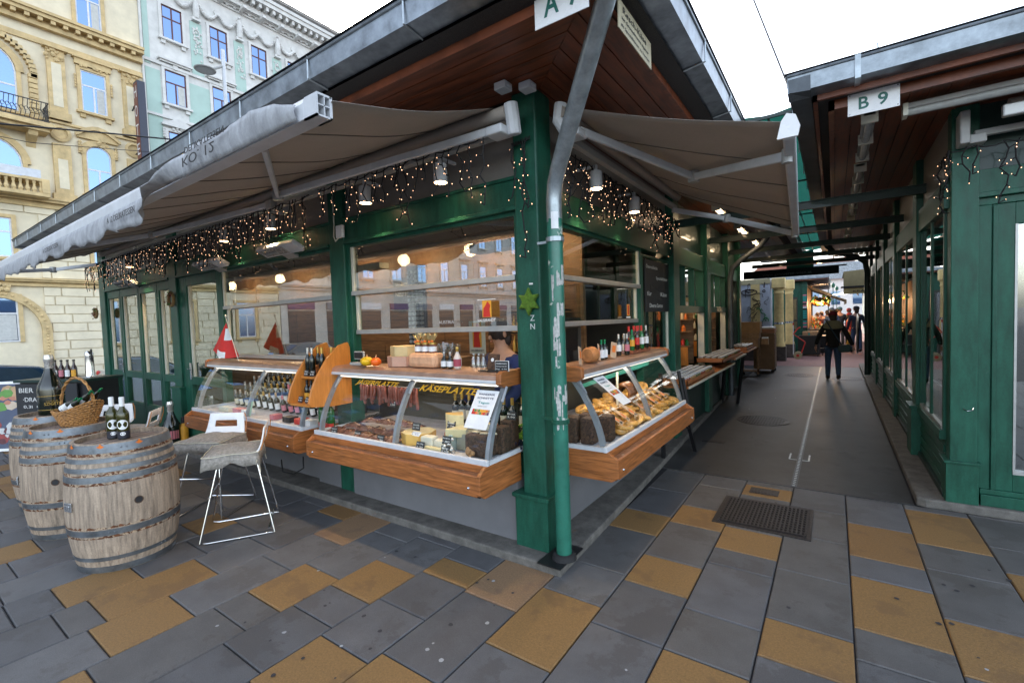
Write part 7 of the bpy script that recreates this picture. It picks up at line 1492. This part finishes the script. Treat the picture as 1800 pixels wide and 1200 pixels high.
for i,(x0,x1,y) in enumerate(((1.3,2.6,30),(1.6,3.2,34),(2.0,3.6,28),(1.5,3.0,40))): faraw('pale cloth awning over the far market lane, %s from the left'%ord_[i],[(x0,y,2.55+.1*i),(x0,y+3,2.7+.1*i),(x1,y+3,2.9+.05*i),(x1,y,2.75+.05*i)],flat('pale_awning',(.5,.5,.5),.8))
t=thing('side_awning','yellowish awning with dark valance letters at the right end of the alley','awning',(2.0,17,2.6)); obj('cloth',MB().add([(1.75,16,2.95),(2.6,16,3.0),(2.6,19,3.0),(1.75,19,2.9),(1.75,16,2.45),(2.6,16,2.42)],[(0,1,2,3),(0,4,5,1)]),flat('aged_yellow_awning',(.30,.25,.13),.8),t,w=True); bx('valance',flat('aged_yellow_valance',(.38,.30,.13),.8),t,1.75,2.6,15.97,15.99,2.22,2.42); bx('valance_edge',ink,t,1.68,2.6,15.95,15.97,2.41,2.47); txt('KRÄ',ink,t,(2.0,15.965,2.27),(1,0,0),(0,0,1),.08,width=.3)
# stall goods glowing under far awnings
t=thing('market_counter','market counter heaped with colourful goods under the dark awnings','market counter',(1.0,23,0)); bx('counter_body',black,t,.62,1.25,21.5,28,.0,.9); b=MB()
gc=[orange,red,yellow,brown,creaml,flat('pale_jar',(.6,.6,.55)),gl]
for i in range(260): b.cur=rr.randrange(7); y=rr.uniform(21.4,28); x=rr.uniform(.62,1.25); z=.9+(1.25-x)*1.0*rr.random(); s=rr.uniform(.03,.07); b.box(x,x+s,y,y+s,z,z+s*1.5)
for i in range(120): b.cur=rr.choice((0,2,3,6,6)); y=rr.uniform(20.3,29); b.sph((rr.uniform(.65,1.35),y,rr.uniform(2.0,2.35)),rr.uniform(.03,.08),6,4)
o=obj('goods',b,gc,t,w=True); o['kind']='stuff'; bx('back_wall',brown,t,.46,.5,20,29,.9,2.8)
for i,(x,y) in enumerate(((1.0,21.2),(1.1,23.5),(1.0,26.0))):
    t=thing('stall_lamp','warm lamp under the dark awnings of the far stall, %s one'%['nearest','middle','farthest'][i],'lamp',(x,y,2.15),group='lamps of the far stall'); obj('shade',MB().lathe([(.04,.12),(.16,0)],n=14,cap=False),black,t); obj('bulb',MB().lathe([(0,.01),(.15,.01)],n=14,cap=False),emit('stall_bulb_%d'%i,(1,.7,.4),6),t)
    l=bpy.data.lights.new('lamp_light','POINT'); l.energy=12; l.color=(1,.65,.35); l.shadow_soft_size=.1; lo=bpy.data.objects.new('lamp_light',l); C.objects.link(lo); lo.parent=t; lo.location=(0,-.1,-.12)
t=thing('side_table','dark box table with a parcel beside the yellow columns','table',(.75,18.6,0)); bx('table_box',black,t,.35,1.05,18.3,18.9,.05,.78,bev=.01); o=bx_('cardboard_box',brown,'small cardboard box on the dark box table beyond the columns','box',(.5,1.0,18.35,18.7,.78,.93)); tag(obj('box_label',MB().box(.68,.74,18.345,18.349,.80,.88),teal,None),'small teal label on the parcel beyond the columns','label')
for i,(x,y) in enumerate(((1.18,18.3),(1.32,18.9))):
    t=thing('bar_stool','black bar stool beyond the columns, %s one'%['left','right'][i],'stool',(x,y,0),group='black bar stools beyond the columns'); obj('seat',MB().lathe([(0,.74),(.17,.74),(.18,.78),(0,.79)],n=16),black,t)
    for s in(-1,1):
        for q in(-1,1): obj('leg',MB().tube([(s*.1,q*.1,.75),(s*.19,q*.19,0)],.015,6),black,t)
    obj('foot_ring',MB().tube([(.16*math.cos(a*.785),.16*math.sin(a*.785),.3) for a in range(9)],.01,5),black,t)
t=thing('hand_truck','red and white hand truck leaning beside the column','hand truck',(.3,17.0,0)); obj('frame',MB().tube([(.28,17,.15),(.28,17,.5)],.02,6).tube([(.28,17,.5),(.28,17,1.3)],.018,6),whitep,t,w=True); obj('red_bars',MB().tube([(.28,17,1.3),(.28,17,1.22)],.022,6).tube([(.28,17,.9),(.36,17,1.02),(.44,17,1.12),(.50,17,1.14)],.022,6).tube([(.28,17,.9),(.55,17,.68)],.018,6).tube([(.63,17,.55),(.52,17,.2)],.022,6).tube([(.55,17,.68),(.63,17,.62),(.64,17,.55)],.022,6),red,t,w=True)
for i in(0,1): w=obj('wheel',MB().lathe([(.04,-.04),(.13,-.04),(.13,.04),(.04,.04)],c=(.42,16.9+.3*i,.13),ax='y',n=18),flat('cream_tyre',(.40,.36,.22),.8),t,w=True); obj('hub',MB().lathe([(0,-.045),(.05,-.045),(.05,.045),(0,.045)],c=(.42,16.9+.3*i,.13),ax='y',n=12),red,w,w=True)
# trolleys with boxes near the alley end
t=thing('wooden_trolley','slim wooden trolley on castors carrying brown crates beyond the spice shelves','trolley',(-.38,11.4,0)); b=MB()
for x in(-.60,-.20): 
    for y in(11.25,11.55): b.box(x,x+.04,y,y+.04,.08,.78)
b.box(-.6,-.16,11.25,11.59,.14,.18).box(-.6,-.16,11.25,11.59,.74,.78); obj('frame',b,plank,t,w=True)
for x in(-.58,-.18):
    for y in(11.27,11.57): obj('castor',MB().lathe([(0,-.015),(.04,-.015),(.04,.015),(0,.015)],c=(x,y,.04),ax='y',n=10),rubber,t,w=True)
bx_('cardboard_box',brown,'bottom brown crate on the wooden trolley','box',(-.60,-.17,11.25,11.6,.782,1.02),bev=.004); bx_('cardboard_box',brown,'middle brown crate on the wooden trolley','box',(-.57,-.14,11.24,11.6,1.03,1.17),bev=.004); bx_('cardboard_box',flat('orange_card',(.50,.29,.14),.8),'top open box on the wooden trolley','box',(-.60,-.12,11.24,11.62,1.172,1.47),bev=.004)
bx_('leaflet_box',brown,'small box of leaflets hanging on the wooden trolley side','box',(-.10,.06,11.3,11.5,.86,1.02)); tag(obj('leaflets',MB().box(-.09,.05,11.31,11.49,1.02,1.05),paper),'white leaflets in the small side box','leaflets')
t=thing('brown_cabinet','tall brown cabinet on castors behind the wooden trolley','cabinet',(-.1,12.6,0)); bx('cabinet_body',flat('kraft_brown_cabinet',(.22,.13,.07),.7),t,-.42,.10,12.3,12.9,.09,1.13,bev=.005); bx('cabinet_door',plank,t,.10,.115,12.34,12.86,.14,1.08)
for x in(-.38,.06):
    for y in(12.35,12.85): obj('castor',MB().lathe([(0,-.015),(.045,-.015),(.045,.015),(0,.015)],c=(x,y,.045),ax='y',n=10),rubber,t,w=True)
tag(obj('jar_tray',MB().box(-.40,.12,12.3,12.9,1.132,1.25),oak),'wooden tray with silver lidded tins on the brown cabinet','tray'); tag(obj('tin_lids',MB().box(-.38,.10,12.32,12.88,1.25,1.30),lidm),'row of silver lidded tins standing in the tray on the cabinet','tins')
# round dark board at right end
tag(obj('round_board',MB().lathe([(0,-.02),(.52,-.02),(.55,0),(.52,.02),(0,.02)],c=(2.02,13.2,1.05),ax='x',n=36).xf(Matrix.Diagonal((1,1,1,1))),black,smooth=False),'big dark round board hanging edge on by the right posts','round board')
# far backdrop houses
t=thing('white_market_hall','low white building with grey roofs at the far end of the market lane','building',(4,75,0)); obj('wall',MB().box(-8,14,75,85,0,6.0),wst,t,w=True); obj('roof',MB().prism([(-8.5,6),(14.5,6),(12,8.2),(-2,8.2)],'y',74.5,86),zinc,t,w=True)
for i in range(8): obj('window',MB().box(-6+i*2.4,-5+i*2.4,74.95,75,2.5,4.3),wgl,t,w=True)
t=thing('far_townhouse','pale hazy townhouse with a red tiled roof behind the market lane','building',(0,120,0)); obj('wall',MB().box(-14,6,120,130,0,11),wst,t,w=True); obj('roof',MB().prism([(-14.5,11),(6.5,11),(4,13),(-12,13)],'y',119.5,131),flat('red_tiles',(.25,.10,.07),.8),t,w=True)
for i in range(7): obj('window',MB().box(-12.5+i*2.6,-11.3+i*2.6,119.95,120,6.5,8.5),wgl,t,w=True)
t=thing('far_block','long grey roofed block at the end of the view','building',(22,140,0)); obj('wall',MB().box(7,50,140,152,0,10),bst,t,w=True); obj('roof',MB().prism([(6.5,10),(50.5,10),(48,13),(9,13)],'y',139,153),zinc_dark,t,w=True)
for i in range(3):
    t=thing('lane_lantern','green lantern on a post over the far lane, %s from the left'%ord_[i],'lantern',(1.2+i*.25,34+i*6,0),group='green lanterns over the far lane'); obj('post',MB().tube([(0,0,0),(0,0,3.4)],.03,6),green,t); obj('lantern_head',MB().lathe([(.02,0),(.12,.05),(.14,.25),(.03,.4)],c=(0,0,3.4),n=8),green,t)
# market building on the other side of the back lane (keeps the left alley end closed)
t=thing('rear_market_hut','dark green market hut behind the right building','market hut',(7,24,0)); obj('wall',MB().box(3.2,12,17,40,0,2.9),green_dark,t,w=True); obj('roof',MB().box(2.6,12.5,16.5,40.5,2.95,3.2),zinc_dark,t,w=True)
t=thing('market_hut','low dark green market hut behind the corner stall, left of the graffiti wall','market hut',(-7,13,0)); obj('wall',MB().box(-12,-1.75,10.8,16.4,0,3.0),green_dark,t,w=True); obj('roof',MB().box(-12.6,-1.62,10.3,16.8,3.02,3.25),zinc_dark,t,w=True)
t=thing('market_hut','long dark green market hut beyond the graffiti wall, left of the green kiosk','market hut',(-7,32,0)); obj('wall',MB().box(-12,-3.3,18,46,0,3.0),green_dark,t,w=True); obj('roof',MB().box(-12.6,-3.22,17.6,46.5,3.02,3.25),zinc_dark,t,w=True)
